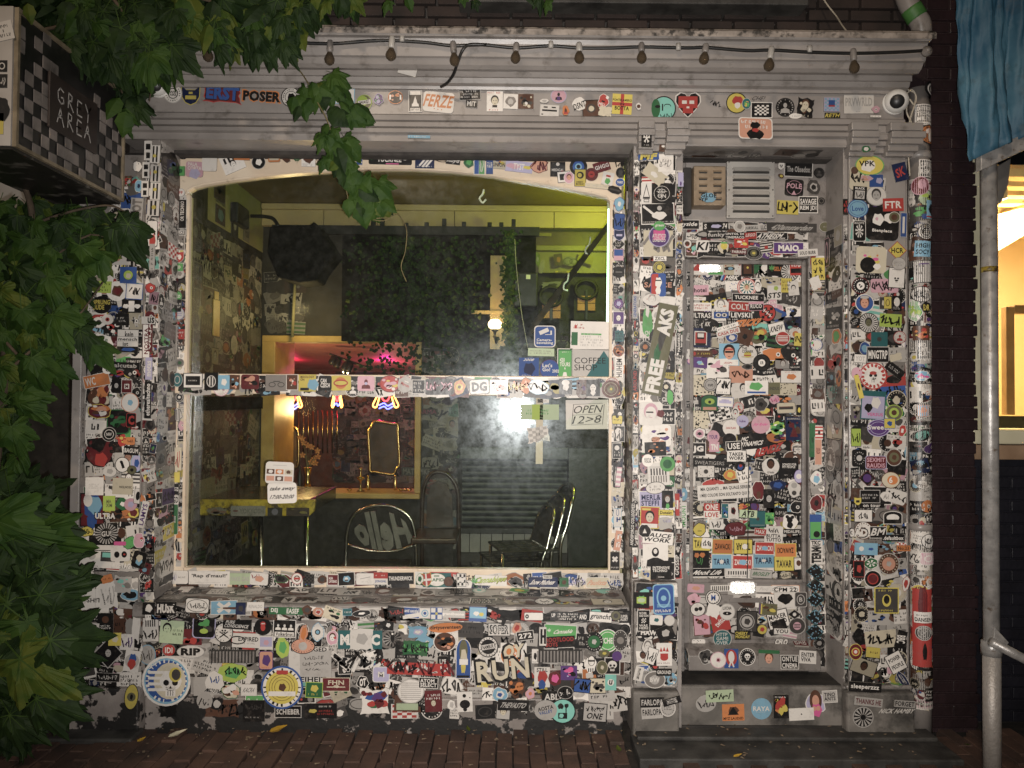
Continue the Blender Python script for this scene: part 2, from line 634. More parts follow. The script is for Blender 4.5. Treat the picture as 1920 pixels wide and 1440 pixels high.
def outline(shape, w, h, r_):
    n = 20
    if shape in 'c':
        return [(w / 2 * math.cos(2 * math.pi * i / 24), h / 2 * math.sin(2 * math.pi * i / 24)) for i in range(24)]
    if shape == 'R':
        q = min(w, h) * .16
        o = []
        for cx, cy, a0 in ((w / 2 - q, h / 2 - q, 0), (-w / 2 + q, h / 2 - q, 90), (-w / 2 + q, -h / 2 + q, 180), (w / 2 - q, -h / 2 + q, 270)):
            o += [(cx + q * math.cos(R(a0 + k * 30)), cy + q * math.sin(R(a0 + k * 30))) for k in range(4)]
        return o
    if shape == 'd':
        return [(-w / 2, 0), (0, -h / 2), (w / 2, 0), (0, h / 2)]
    if shape == 'S':
        return [(-w / 2, h / 2), (-w / 2, -h * .1), (-w * .3, -h * .35), (0, -h / 2), (w * .3, -h * .35), (w / 2, -h * .1), (w / 2, h / 2), (0, h * .42)]
    if shape == 'f':
        return [(-w / 2, h / 2), (-w * .46, -h * .1), (-w * .28, -h * .38), (0, -h / 2), (w * .28, -h * .38), (w * .46, -h * .1), (w / 2, h / 2), (w * .24, h * .27), (-w * .24, h * .27)]
    if shape == 'A':
        return [(-w / 2, -h / 2), (w / 2, -h / 2), (w / 2, h * .2)] + [(w / 2 * math.cos(R(a)), h * .2 + h * .3 * math.sin(R(a))) for a in range(20, 180, 20)] + [(-w / 2, h * .2)]
    if shape == 't':  # torn scrap
        o = []
        m = 7
        for i in range(m):
            o.append((-w / 2 + w * i / m, -h / 2 + r_.uniform(0, .12) * h))
        for i in range(m):
            o.append((w / 2 - r_.uniform(0, .10) * w, -h / 2 + h * i / m))
        for i in range(m):
            o.append((w / 2 - w * i / m, h / 2 - r_.uniform(0, .12) * h))
        for i in range(m):
            o.append((-w / 2 + r_.uniform(0, .10) * w, h / 2 - h * i / m))
        return o
    if shape == 'b':  # die-cut blob
        k = 22
        ph = [r_.uniform(0, 6.3) for _ in range(4)]
        return [(w / 2 * (.86 + .07 * math.sin(3 * a + ph[0]) + .06 * math.sin(5 * a + ph[1]) + .03 * math.sin(8 * a + ph[2])) * math.cos(a), h / 2 * (.86 + .07 * math.sin(2 * a + ph[3]) + .06 * math.sin(6 * a + ph[1])) * math.sin(a)) for a in [2 * math.pi * i / k for i in range(k)]]
    if shape == 'X':  # cross
        return [(-w / 6, -h / 2), (w / 6, -h / 2), (w / 6, -h / 6), (w / 2, -h / 6), (w / 2, h / 6), (w / 6, h / 6), (w / 6, h / 2), (-w / 6, h / 2), (-w / 6, h / 6), (-w / 2, h / 6), (-w / 2, -h / 6), (-w / 6, -h / 6)]
    if shape == 'H':
        return [(0, -h / 2), (w * .3, -h * .2), (w / 2, h * .12), (w * .48, h * .36), (w * .3, h / 2), (w * .12, h * .46), (0, h * .3), (-w * .12, h * .46), (-w * .3, h / 2), (-w * .48, h * .36), (-w / 2, h * .12), (-w * .3, -h * .2)]
    return [(-w / 2, -h / 2), (w / 2, -h / 2), (w / 2, h / 2), (-w / 2, h / 2)]


def blobp(x, y, rx, ry, r_, n=12, amp=.35):
    return [(x + rx * (1 - amp * r_.random()) * math.cos(2 * math.pi * i / n), y + ry * (1 - amp * r_.random()) * math.sin(2 * math.pi * i / n)) for i in range(n)]


LAYG = .00005


def draw(A, ops, w, h, r_):
    mn = min(w, h)
    for op in ops:
        op = op.strip()
        if not op:
            continue
        A.lay += 1
        a = op.split()
        k = a[0]

        def num(i, d):
            return float(a[i]) if len(a) > i else d
        if k == 't':
            bold = 1
            if a[-1] in ('n', 'B'):
                bold = 0 if a[-1] == 'n' else 2
                a = a[:-1]
            txt = a[1].replace('_', ' ').replace('/', '\n')
            vs, fs = TXT[(txt, bold)]
            W_, H_ = num(3, .8) * w, num(4, .6) * h
            x, y, sh, ro = num(5, 0) * w, num(6, 0) * h, num(7, 0), R(num(8, 0))
            c, q = math.cos(ro), math.sin(ro)
            pts = []
            for u, v in vs:
                X_, Y_ = (u + sh * v) * W_, v * H_
                pts.append((x + X_ * c - Y_ * q, y + X_ * q + Y_ * c))
            A.mesh(pts, fs, a[2])
        elif k == 'c':
            A.ell(num(3, 0) * w, num(4, 0) * h, num(2, .3) * mn, num(2, .3) * mn * num(5, 1), a[1])
        elif k == 'e':
            A.ell(num(4, 0) * w, num(5, 0) * h, num(2, .3) * w, num(3, .3) * h, a[1])
        elif k == 'o':
            A.ring(num(4, 0) * w, num(5, 0) * h, num(2, .4) * w, num(2, .4) * h, num(3, .05) * mn, a[1])
        elif k == 'b':
            A.rect(num(4, 0) * w, num(5, 0) * h, num(2, .5) * w, num(3, .5) * h, a[1], R(num(6, 0)))
        elif k == 'l':
            nl = int(num(2, 3))
            W_, H_, x, y = num(3, .8) * w, num(4, .7) * h, num(5, 0) * w, num(6, 0) * h
            lh = H_ / nl
            for i in range(nl):
                cy = y + H_ / 2 - (i + .5) * lh
                cx = x - W_ / 2
                end = x + W_ / 2 * r_.uniform(.6, 1)
                while cx < end:
                    cw = lh * r_.uniform(.35, .7)
                    if r_.random() < .85:
                        st = max(cw * .3, lh * .12)
                        A.rect(cx + st / 2, cy, st, lh * .66, a[1])
                        t_ = r_.random()
                        if t_ < .7:
                            A.rect(cx + cw * .42, cy + lh * r_.choice([-.27, .27, 0]), cw * .7, lh * .15, a[1])
                        if t_ < .45:
                            A.rect(cx + cw * .72, cy + lh * r_.choice([-.12, .12]), st * .9, lh * .4, a[1])
                    cx += cw * 1.25
        elif k == 'p':
            q = random.Random(int(num(2, 1)))
            sz_ = num(3, .4)
            A.poly(blobp(num(4, 0) * w, num(5, 0) * h, sz_ * w, sz_ * h * num(6, 1), q), a[1])
        elif k == 'm':
            s_, x, y = num(2, .8) * mn, num(3, 0) * w, num(4, 0) * h
            A.ell(x, y + .17 * s_, .17 * s_, .22 * s_, a[1], 12)
            A.poly([(x - .42 * s_, y - .5 * s_), (x + .42 * s_, y - .5 * s_), (x + .38 * s_, y - .2 * s_), (x + .1 * s_, y - .08 * s_), (x - .1 * s_, y - .08 * s_), (x - .38 * s_, y - .2 * s_)], a[1])
        elif k == 'F':  # face: skin, hair
            s_, x, y = num(3, .8) * mn, num(4, 0) * w, num(5, 0) * h
            A.ell(x, y + .1 * s_, .33 * s_, .40 * s_, a[2], 14)
            A.lay += 1
            A.ell(x, y, .26 * s_, .34 * s_, a[1], 14)
            A.lay += 1
            for e in (-1, 1):
                A.ell(x + e * .1 * s_, y + .05 * s_, .05 * s_, .028 * s_, a[2], 8)
            A.rect(x, y - .18 * s_, .14 * s_, .03 * s_, a[2])
        elif k == 'k':
            s_, x, y = num(3, .8) * mn, num(4, 0) * w, num(5, 0) * h
            A.ell(x, y + .1 * s_, .40 * s_, .36 * s_, a[1], 16)
            A.rect(x, y - .28 * s_, .36 * s_, .34 * s_, a[1])
            A.lay += 1
            for e in (-1, 1):
                A.ell(x + e * .16 * s_, y + .04 * s_, .11 * s_, .11 * s_, a[2], 10)
            A.poly([(x - .05 * s_, y - .17 * s_), (x + .05 * s_, y - .17 * s_), (x, y - .06 * s_)], a[2])
            for e in (-1, 0, 1):
                A.rect(x + e * .09 * s_, y - .34 * s_, .025 * s_, .18 * s_, a[2])
        elif k == 'h':
            s_, x, y = num(2, .8) * mn, num(3, 0) * w, num(4, 0) * h
            for ang, L_ in ((90, .55), (52, .48), (128, .48), (18, .36), (162, .36), (-14, .2), (194, .2)):
                d, e = (math.cos(R(ang)), math.sin(R(ang))), (-math.sin(R(ang)), math.cos(R(ang)))
                bx_, by_ = x, y - .18 * s_
                A.poly([(bx_, by_), (bx_ + d[0] * L_ * .5 * s_ + e[0] * .06 * s_, by_ + d[1] * L_ * .5 * s_ + e[1] * .06 * s_), (bx_ + d[0] * L_ * s_, by_ + d[1] * L_ * s_), (bx_ + d[0] * L_ * .5 * s_ - e[0] * .06 * s_, by_ + d[1] * L_ * .5 * s_ - e[1] * .06 * s_)], a[1])
            A.stroke([(x, y - .18 * s_), (x + .03 * s_, y - .42 * s_)], .03 * s_, a[1])
        elif k == 's':
            q = random.Random(int(num(2, 1)))
            W_, H_, x, y = num(3, .8) * w, num(4, .6) * h, num(5, 0) * w, num(6, 0) * h
            nn = int(max(4, min(9, W_ / max(H_, .001) * 3)))
            for i in range(nn):
                cx = x - W_ / 2 + (i + .5) * W_ / nn
                pts = [(cx + q.uniform(-.7, .7) * W_ / nn, y + q.uniform(-.5, .5) * H_) for _ in range(4)]
                A.stroke(pts, min(H_ * .13, W_ / nn * .4), a[1])
        elif k in 'zv':
            nn = int(num(2, 3))
            W_, H_, x, y = num(3, 1) * w, num(4, 1) * h, num(5, 0) * w, num(6, 0) * h
            for i in range(nn):
                t = (2 * i + .5) / (2 * nn) - .5 + .25 / nn
                if k == 'z':
                    A.rect(x, y + t * H_, W_, H_ / (2 * nn), a[1])
                else:
                    A.rect(x + t * W_, y, W_ / (2 * nn), H_, a[1])
        elif k == 'x':
            nn = int(num(2, 4))
            W_, H_ = num(3, .9) * w, num(4, .9) * h
            for i in range(nn):
                for j in range(nn):
                    if (i + j) % 2 == 0:
                        A.rect(((i + .5) / nn - .5) * W_, ((j + .5) / nn - .5) * H_, W_ / nn, H_ / nn, a[1])
        elif k == 'f':
            q = random.Random(int(num(2, 1)))
            cols = a[1]
            sc_ = num(3, .9)
            for i in range(int(num(4, 9))):
                if i % 4 == 3:
                    A.lay += 1
                rx = q.uniform(.08, .28) * sc_
                A.poly(blobp(q.uniform(-.5 + rx, .5 - rx) * w * sc_, q.uniform(-.5 + rx, .5 - rx) * h * sc_, rx * w, rx * h * q.uniform(.6, 1.2), q, 9), q.choice(cols))
        elif k == 'r':
            nn = int(num(2, 12))
            s_, x, y = num(3, .48), num(4, 0) * w, num(5, 0) * h
            for i in range(nn):
                t, u = 2 * math.pi * i / nn, 2 * math.pi * (i + .5) / nn
                A.poly([(x + .1 * s_ * w * math.cos(t), y + .1 * s_ * h * math.sin(t)), (x + s_ * w * math.cos(t), y + s_ * h * math.sin(t)), (x + s_ * w * math.cos(u), y + s_ * h * math.sin(u))], a[1])
        elif k == 'd':
            nn = int(num(2, 20))
            q = random.Random(nn)
            for i in range(nn):
                A.poly(blobp(q.uniform(-.45, .45) * w, q.uniform(-.45, .45) * h, q.uniform(.03, .07) * mn, q.uniform(.03, .07) * mn, q, 6), a[1])
        elif k == 'a':
            rr = num(2, .4)
            nn = int(num(3, 22))
            for i in range(nn):
                if r_.random() < .82:
                    t = 2 * math.pi * i / nn
                    A.rect(rr * w * math.cos(t), rr * h * math.sin(t), .075 * mn, .032 * mn * r_.uniform(.6, 2), a[1], t)
        elif k == 'q':
            s_, x, y = num(2, .5), num(3, 0) * w, num(4, 0) * h
            A.poly([(x - s_ * w / 2, y - s_ * h / 2), (x + s_ * w / 2, y - s_ * h / 2), (x, y + s_ * h / 2)], a[1])
        elif k == 'E':
            s_, x, y = num(2, .2) * mn, num(3, 0) * w, num(4, 0) * h
            A.ell(x, y, s_, s_, 'w', 12)
            A.lay += 1
            A.ell(x, y, s_ * .5, s_ * .5, 'k', 8)


def band_split(A, step=.009):
    """cut every face into narrow upright bands so that the print can wrap round a pipe"""
    v, f, c = [], [], []

    def clip(p, x, keep_right):
        out = []
        for a, b in zip(p, p[1:] + p[:1]):
            ia, ib = (a[0] >= x) == keep_right, (b[0] >= x) == keep_right
            if ia:
                out.append(a)
            if ia != ib and abs(b[0] - a[0]) > 1e-9:
                t = (x - a[0]) / (b[0] - a[0])
                out.append((x, a[1] + (b[1] - a[1]) * t, a[2]))
        return out
    for q, col in zip(A.f, A.c):
        p = [A.v[i] for i in q]
        x0, x1 = min(a[0] for a in p), max(a[0] for a in p)
        n = max(1, math.ceil((x1 - x0) / step))
        for i in range(n):
            w = p if n == 1 else clip(clip(p, x0 + (x1 - x0) * i / n, True), x0 + (x1 - x0) * (i + 1) / n, False)
            if len(w) >= 3:
                k = len(v)
                v += w
                f.append(tuple(range(k, k + len(w))))
                c.append(col)
    A.v, A.f, A.c = v, f, c


def art(shape, w, h, bgc, edge, ops, r_, strips=False):
    A = Art()
    out = outline(shape, w, h, r_)
    if edge != '-':
        k = 1 + .10
        mn = min(w, h)
        fx_, fy_ = (w + .10 * mn) / w, (h + .10 * mn) / h
        A.poly([(x * fx_, y * fy_) for x, y in out], edge)
        A.lay += 1
    if shape != 'n' and bgc != '-':
        A.poly(out, bgc)
        A.out = out
    draw(A, ops, w, h, r_)
    if strips:
        q = R(strips if strips is not True else 0)
        A.v = [(x * math.cos(q) - y * math.sin(q), x * math.sin(q) + y * math.cos(q), l) for x, y, l in A.v]
        band_split(A)
    return A


def mesh_from(name, v, f, c, mat):
    me = bpy.data.meshes.new(name)
    me.from_pydata(v, [], f)
    at = me.color_attributes.new('Col', 'FLOAT_COLOR', 'CORNER')
    buf = []
    for q, col in zip(f, c):
        buf += [col[0], col[1], col[2], 1.0] * len(q)
    at.data.foreach_set('color', buf)
    me.materials.append(mat)
    me.update()
    return me


def frame_from_normal(n):
    n = n.normalized()
    u0 = Vector((0, 0, 1)) if abs(n.z) < .85 else Vector((0, 1, 0))
    r0 = u0.cross(n).normalized()
    return r0, n.cross(r0).normalized(), n
# ------------------------------------------------------------------ the setting
g = MB()
g.box(-30, 30, -12, 30, -.25, -.062)
ground = g.build('pavement', M['sand'], kind='structure')
PAVE = ground
XS0, XS1, YS = fx(1183, -.05, 1380), fx(1752, -.05, 1380), -.31
bm_a = MB().box(-.0365, .0365, -.1, .1, -.06, 0).build('brick', M['paver'], PAVE, bevel=.004)
meA = bm_a.data
bm_b = MB().box(-.0365, .0365, -.1, .1, -.06, 0).build('brick', M['paver2'], PAVE, bevel=.004)
meB = bm_b.data
first = {0: bm_a, 1: bm_b}
nb = 0
cells = []
for i in range(-36, 34):
    x = i * .0785
    for j in range(-5, 3):
        y = -.115 - j * .209 + (.104 if i % 2 else 0)
        if y > .02 or y < -.66:
            continue
        if XS0 - .02 < x < XS1 + .02 and y > YS - .11:
            continue
        if x < -2.55 or x > 2.6:
            continue
        cells.append((x, y))
cells.sort(key=lambda c: abs(c[1] + .3) + .05 * abs(c[0]))
for x, y in cells[:300]:
    k = 0 if rnd.random() < .62 else 1
    o = first.pop(k, None)
    if o is None:
        o = (bm_a if k == 0 else bm_b).copy()
        COL.objects.link(o)
    o.location = (x + rnd.uniform(-.002, .002), y, rnd.uniform(-.009, .003))
    o.rotation_euler = (rnd.uniform(-.02, .02), rnd.uniform(-.04, .04), rnd.uniform(-.03, .03))
rest = MB()
for i in range(-46, 46):
    for j in range(3, 10):
        y = -.115 - j * .209 + (.104 if i % 2 else 0)
        if y < -.66:
            rest.box(i * .0785 - .0365, i * .0785 + .0365, y - .1, y + .1, -.06, rnd.uniform(-.006, .001))
rest.build('outlying_bricks', M['paver2'], PAVE, kind='stuff')

slab = MB().box(XS0, XS1, YS, -.02, -.05, .012)
slab.box(XS0 + .02, XS1 - .02, -.125, -.01, .012, .035)
slab.build('threshold_paving', M['slab'], bevel=.008, kind='structure', solid=True)
ledge = MB().box(-2.35, fx(262, -.05, 1375), -.14, -.0, -.05, .018).build('wall_footing', M['slab'], bevel=.01, kind='structure')
far = MB().box(-9, 9, 30, 30.2, -.2, 8).build('street_end_wall', M['dark'], kind='structure')
# houses across the street, seen only as dim reflections
opp = thing('opposite_house', 'dim brick house across the street behind the camera', 'house', (0, -13, 0))
MB().box(-9, 9, -13.4, -13, 0, 9).build('wall', M['brickup'], opp)

# ------------------------------------------------------------------ brick wall of the house above and beside the front
hw = thing('upper_brick_wall', 'dark brown brick wall of the house above the grey cornice', 'brick wall', (0, .12, 0))
MB().box(-2.2, -1.86, .31, .5, 0, fz(290, .1)).build('lower_core', M['dark'], hw)
MB().box(-2.23, 2.32, .135, .35, fz(290, .1) + .002, 4.2).build('mortar', M['mortar'], hw)
bme = MB().box(-.107, .107, -.05, .05, -.027, .027).build('brick', M['brickup'], hw, bevel=.004, local=True)
bme.name = 'brick'
firstb = [bme]


def lay(x, y, z, w, proto, pool, parent):
    if pool:
        o = pool.pop()
    else:
        o = proto.copy()
        COL.objects.link(o)
    o.location = Vector((x, y + rnd.uniform(-.003, .003), z)) - ORG[parent.name]
    o.rotation_euler = (rnd.uniform(-.012, .012), 0, rnd.uniform(-.008, .008))
    o.scale = (w / .214, 1, 1)
    return o


z = fz(62, -.2) + .12
row = 0
while z < fz(-60, .1):
    x = -2.23 + (.055 if row % 2 else 0)
    while x < 2.3:
        w = .214
        if x + w > 2.3:
            w = 2.3 - x
        px_here = 960 + (x / (4.05)) * FOC
        if px_here > 250 and w > .05:
            lay(x + w / 2, .135, z, w - .004, bme, firstb, hw)
        x += w + .010
    z += .0655
    row += 1
# strip of brick between the sign and the pier
z = fz(292, 0)
while z < fz(262, .05):
    lay(-2.16 + .05, .09, z, .2, bme, firstb, hw)
    z += .065
ws = MB().box(fx(860, 0, 5), fx(1512, 0, 5), -.03, .14, fz(9, 0), fz(9, 0) + .09).build('window_ledge', M['slab'], hw, bevel=.006)

# ------------------------------------------------------------------ the shop front
SF = thing('shop_front', 'grey painted wooden shop front plastered with stickers', 'shop front', (0, 0, 0))
XL, XR = fx(228, -.03, 200), 2.02
pxr = 1100


def zz(y, py):
    return fz(py, y, pxr)


prof = [(.13, zz(-.29, 57)), (-.285, zz(-.285, 55)), (-.295, zz(-.295, 58)), (-.29, zz(-.29, 70)), (-.262, zz(-.262, 75)), (-.252, zz(-.252, 84)),
        (-.24, zz(-.24, 108)), (-.222, zz(-.222, 112)), (-.20, zz(-.2, 124)), (-.175, zz(-.175, 132)), (-.115, zz(-.115, 136)), (-.115, zz(-.115, 146)),
        (-.098, zz(-.098, 148)), (-.085, zz(-.085, 158)), (-.06, zz(-.06, 164)), (-.055, zz(-.055, 170)), (-.034, zz(-.034, 172)), (-.03, zz(-.03, 217)),
        (-.045, zz(-.045, 219)), (-.05, zz(-.05, 228)), (-.036, zz(-.036, 230)), (-.05, zz(-.05, 232)), (-.054, zz(-.054, 240)), (-.04, zz(-.04, 242)),
        (-.06, zz(-.06, 244)), (-.064, zz(-.064, 251)), (-.036, zz(-.036, 256)), (-.042, zz(-.042, 268)), (.13, zz(-.042, 268))]
lipn = 5
MB().prismx(prof, XL, XR).build('cornice', M['grey'], SF, solid=True)
lipp = [(.0, zz(-.3, 52)), (-.29, zz(-.3, 50)), (-.303, zz(-.3, 56)), (-.300, zz(-.3, 66)), (-.288, zz(-.288, 63)), (.0, zz(-.288, 54))]
MB().prismx(lipp, XL - .02, XR + .02).build('cornice_lip', M['lip'], SF)

SOF = 3.0
MB().box(-1.84, .63, -.01, .30, SOF, SOF + .16).build('lintel', M['greyd'], SF, solid=True)

# left pier
xa, xb, xc = fx(150, 0), fx(268, 0), fx(296, 0)
zt = fz(290, 0, 250)
pier = MB()
pier.box(xa, xb, 0, .3, fz(1073, 0), zt)
pier.box(xa, xb, .004, .3, fz(1292, 0), fz(1073, 0) - .01)
pier.build('pier', M['greyd'], SF, bevel=.004, solid=True)
MB().box(xa - .035, xa + .012, -.012, .3, fz(1292, 0), zt - .15).build('edge_board', M['grey'], SF, bevel=.004, solid=True)
MB().box(xa - .02, xb + .02, -.03, .3, -.04, fz(1290, 0)).build('pier_plinth', M['base'], SF, bevel=.01, solid=True)
MB().box(xb + .001, xc, -.022, .30, fz(1160, 0), SOF - .002).build('pilaster', M['greyd'], SF, bevel=.004, solid=True)

# window
WY = .22
wl, wr = -1.81, .613
il, ir = fx(349, WY), fx(1144, WY)
wb, wt = fz(1104, WY), SOF - .004
ib = fz(1068, WY)
arch = [(fx(px, WY, py), fz(py, WY, px)) for px, py in ((349, 366), (352, 358), (362, 352), (380, 347), (430, 339), (490, 331), (553, 325), (625, 320), (700, 317), (770, 317), (845, 321), (920, 329), (1000, 342), (1060, 353), (1110, 363), (1138, 370), (1144, 377))]
tb, tt = fz(742, WY), fz(705, WY)
win = MB()
win.box(wl, il, WY, WY + .06, wb, arch[0][1])
win.box(ir, wr, WY, WY + .06, wb, arch[-1][1])
head = [(wl, arch[0][1] + .001)] + arch + [(wr, arch[-1][1] + .001), (wr, wt), (wl, wt)]
win.prismy([(x, z) for x, z in head], WY, WY + .06)
win.box(il + .001, ir - .001, WY, WY + .06, wb, ib)
W = win.build('window', M['cream'], SF, bevel=.004, solid=True)
# fix: children of W keep the root's origin
MB().box(wl + .01, wr - .01, WY - .022, WY + .05, tb, tt).build('glazing_bar', M['cream'], W, bevel=.005, solid=True)
bead = MB()
bead.tube([(x, WY + .003, z + .008) for x, z in arch], .007, 6)
bead.box(il - .008, il + .006, WY - .006, WY + .02, ib, arch[0][1])
bead.box(ir - .006, ir + .008, WY - .006, WY + .02, ib, arch[-1][1])
bead.build('glazing_bead', M['cream'], W)
GY = WY + .035
lp = MB().box(il - .01, ir + .01, GY, GY + .006, ib - .01, tb + .01)
for p in lp.v:  # an old pane, set a degree out of true
    p.y += -.010 * (p.x + .58) + .0135 * (p.z - 1.2) + .002
lp.build('pane', M['glass'], W)
pz = [(x, z + .008) for x, z in arch]
MB().prismy([(il - .01, tt - .01)] + [(pz[0][0] - .01, pz[0][1])] + pz[1:-1] + [(pz[-1][0] + .01, pz[-1][1])] + [(ir + .01, tt - .01)], GY, GY + .006).build('pane', M['glass'], W)
MB().box(wl - .02, wl + .03, WY + .061, .34, wb, wt + .01).box(wr - .03, wr + .02, WY + .061, .34, wb, wt + .01).build('inner_lining', M['inwall2'], W)

# sill
s1 = fz(1104, WY) + .004
sp = [(.285, s1), (.12, s1 - .012), (.085, s1 - .016), (.08, fz(1121, .08)), (-.03, fz(1121, .08) - .006), (-.05, fz(1121, .08) - .012), (-.055, fz(1160, -.055)), (-.01, fz(1163, -.01)), (.285, fz(1163, 0))]
sp = [(y, z) for y, z in sp]
MB().prismx(sp, xb - .01, .622).build('sill', M['greyd'], SF, bevel=.004, solid=True)
MB().box(xb + .002, .62, .03, .3, .16, fz(1163, .0) - .002).build('stall_riser', M['base'], SF, solid=True)
MB().box(xb + .022, .605, .027, .3, -.05, .158).build('stall_plinth', M['base'], SF, bevel=.01, solid=True)
for cx_, cy_ in ((438, 1232), (1050, 1228)):
    vx0, vx1 = fx(cx_ - 45, .03, cy_), fx(cx_ + 42, .03, cy_)
    vz0, vz1 = fz(cy_ + 13, .03), fz(cy_ - 11, .03)
    v = MB().box(vx0, vx1, .022, .04, vz0, vz1)
    vo = v.build('air_brick', M['dark'], SF)
    vs = MB()
    for k in range(14):
        xk = vx0 + (k + .5) * (vx1 - vx0) / 14
        vs.box(xk - .004, xk + .004, .014, .023, vz0 + .004, vz1 - .004)
    vs.build('slat', M['greyd'], vo)

# pilasters beside the door
def pilaster(p0, p1, s0, s1, name='pilaster', foot=1090):
    x0, x1 = fx(p0, 0), fx(p1, 0)
    b = MB().box(x0, x1, 0, .3, .0, SOF + .12)
    po = b.build(name, M['grey'], SF, bevel=.004, solid=True)
    y0, y1 = fx(s0, -.02), fx(s1, -.02)
    MB().box(y0, y1, -.022, .01, fz(foot - 4, -.02), fz(287, -.02)).build('raised_panel', M['grey'], po, bevel=.005, solid=True)
    MB().box(y0 - .025, y1 + .012, -.045, .01, fz(1290, -.045), fz(foot, -.045)).build('base_block', M['greyd'], po, bevel=.008, solid=True)
    MB().box(y0 - .03, y1 + .018, -.06, .012, -.03, fz(1296, -.06)).build('plinth', M['stone'], po, bevel=.012, solid=True)
    cp = MB()
    mid = (y0 + y1) / 2
    for k, (d, a, t) in enumerate(((.10, 222, 237), (.115, 238, 250), (.10, 251, 262), (.075, 263, 276), (.05, 277, 286))):
        zz0, zz1 = fz(t, -d), fz(a, -d)
        cp.box(y0 - .004 - d * .15, mid - .03, -d, .01, zz0, zz1)
        cp.box(mid + .03, y1 + .004 + d * .45, -d, .01, zz0, zz1)
        cp.box(mid - .031, mid + .031, -d + .045, .01, zz0 + .002, zz1 - .002)
    cp.build('capital', M['grey'], po, bevel=.004, solid=True)
    return po


pilaster(1186, 1280, 1198, 1266)
pilaster(1582, 1703, 1592, 1700, foot=1282)

# door recess
dl, dr = fx(1280, 0) - .004, fx(1582, 0) + .004
DH = fz(273, .0)
MB().box(dl - .01, dr + .01, .002, .33, DH, DH + .2).build('door_lintel', M['grey'], SF, solid=True)
MB().box(dl + .002, dr - .002, -.04, .004, DH - .006, DH + .035).build('lintel_moulding', M['grey'], SF, bevel=.006)
DY = .22
jl, jr = fx(1285, DY), fx(1516, DY)
fr = MB()
fr.box(dl, jl, DY, .34, .2, DH)
fr.box(jr, dr, DY, .34, .2, DH)
fr.box(jl, jr, DY + .004, .34, fz(452, DY), fz(415, DY))
fr.box(jl, jr, DY - .02, .34, fz(481, DY), fz(453, DY) - .001)
fr.box(jl, jr, DY + .01, .34, fz(411, DY), DH)
fr.build('door_frame', M['greyd'], SF, bevel=.004, solid=True)
tp = MB().box(jl, jr, DY - .004, DY + .012, fz(413, DY), fz(298, DY)).build('transom_panel', M['grey'], SF, bevel=.003, solid=True)
# louvred metal plate
vy = DY - .03
vg = MB().box(fx(1363, vy, 350), fx(1453, vy, 350), vy, vy + .028, fz(409, vy, 1400), fz(300, vy, 1400)).build('vent_grille', M['alu'], SF, bevel=.004, solid=True)
for k in range(6):
    py = 317 + k * 14.7
    x0, x1 = fx(1371, vy, py), fx(1445, vy, py)
    z1, z0 = fz(py - 4, vy, 1405), fz(py + 5, vy, 1405)
    lv = MB()
    n = 8
    for q in range(n):
        pass
    prof_l = [(vy + .002, z1), (vy - .008, z1 - .004), (vy - .019, z0 + .003), (vy - .020, z0), (vy + .002, z0 + .001)]
    lv.prismx(prof_l, x0 + .012, x1 - .012)
    lv.add([(x0, vy + .001, (z0 + z1) / 2), (x0 + .012, vy - .018, z0 + .002), (x0 + .012, vy + .001, z1)], [(0, 1, 2)])
    lv.add([(x1, vy + .001, (z0 + z1) / 2), (x1 - .012, vy - .018, z0 + .002), (x1 - .012, vy + .001, z1)], [(0, 2, 1)])
    lv.build('louvre', M['alu'], vg)
    MB().box(x0 + .008, x1 - .008, vy - .004, vy + .004, z0 - .010, z0 + .0005).build('slot', M['dark'], vg)
for sx in (1367, 1449):
    for sy in (304, 405, 356):
        c = P(sx, sy, vy)
        MB().lathe([(.004, 0), (.0035, .002), (0, .003)], c, 8, axis=(0, -1, 0)).build('screw', M['dark'], vg)
# wooden vent box
by = DY - .10
vb = MB().box(fx(1301, by, 350), fx(1361, by, 350), by, DY, fz(385, by, 1330), fz(311, by, 1330)).build('vent_box', M['wood'], SF, bevel=.005, solid=True)
for k in range(5):
    for cxp in (1318, 1345):
        py = 322 + k * 12.6
        x0, x1 = fx(cxp - 8, by, py), fx(cxp + 8, by, py)
        zc = fz(py, by, 1330)
        MB().prismx([(by + .001, zc + .008), (by - .006, zc + .004), (by - .009, zc - .002), (by + .001, zc - .002)], x0, x1).build('hood', M['wood'], vb)
        MB().box(x0 + .002, x1 - .002, by - .003, by + .002, zc - .009, zc - .0025).build('slot', M['dark'], vb)
MB().box(fx(1284, by, 350), fx(1300, by, 350) - .001, by + .03, DY, fz(398, by, 1330), fz(311, by, 1330)).build('vent_side_box', M['dark'], SF, bevel=.004)

# door leaf
LY = DY + .03
zb = fz(1256, .24)
ld = MB()
pl0, pl1, pz0, pz1 = fx(1297, LY), fx(1506, LY), fz(1086, LY), fz(489, LY)
d0, d1 = jl + .003, jr - .003
ld.box(d0, pl0, LY, LY + .04, zb, fz(482, LY) - .003)
ld.box(pl1, d1, LY, LY + .04, zb, fz(482, LY) - .003)
ld.box(pl0, pl1, LY, LY + .04, pz1, fz(482, LY) - .003)
ld.box(pl0, pl1, LY, LY + .04, zb, pz0)
DOOR = ld.build('door', M['greyd'], SF, bevel=.004, solid=True)
MB().box(pl0 - .002, pl1 + .002, LY + .018, LY + .03, pz0 - .002, pz1 + .002).build('door_panel', M['greyd'], DOOR, solid=True)
mo = MB()
for (x0, x1, z0, z1) in ((pl0 - .012, pl0 + .008, pz0 - .01, pz1 + .01), (pl1 - .008, pl1 + .012, pz0 - .01, pz1 + .01)):
    mo.box(x0, x1, LY - .010, LY + .02, z0, z1)
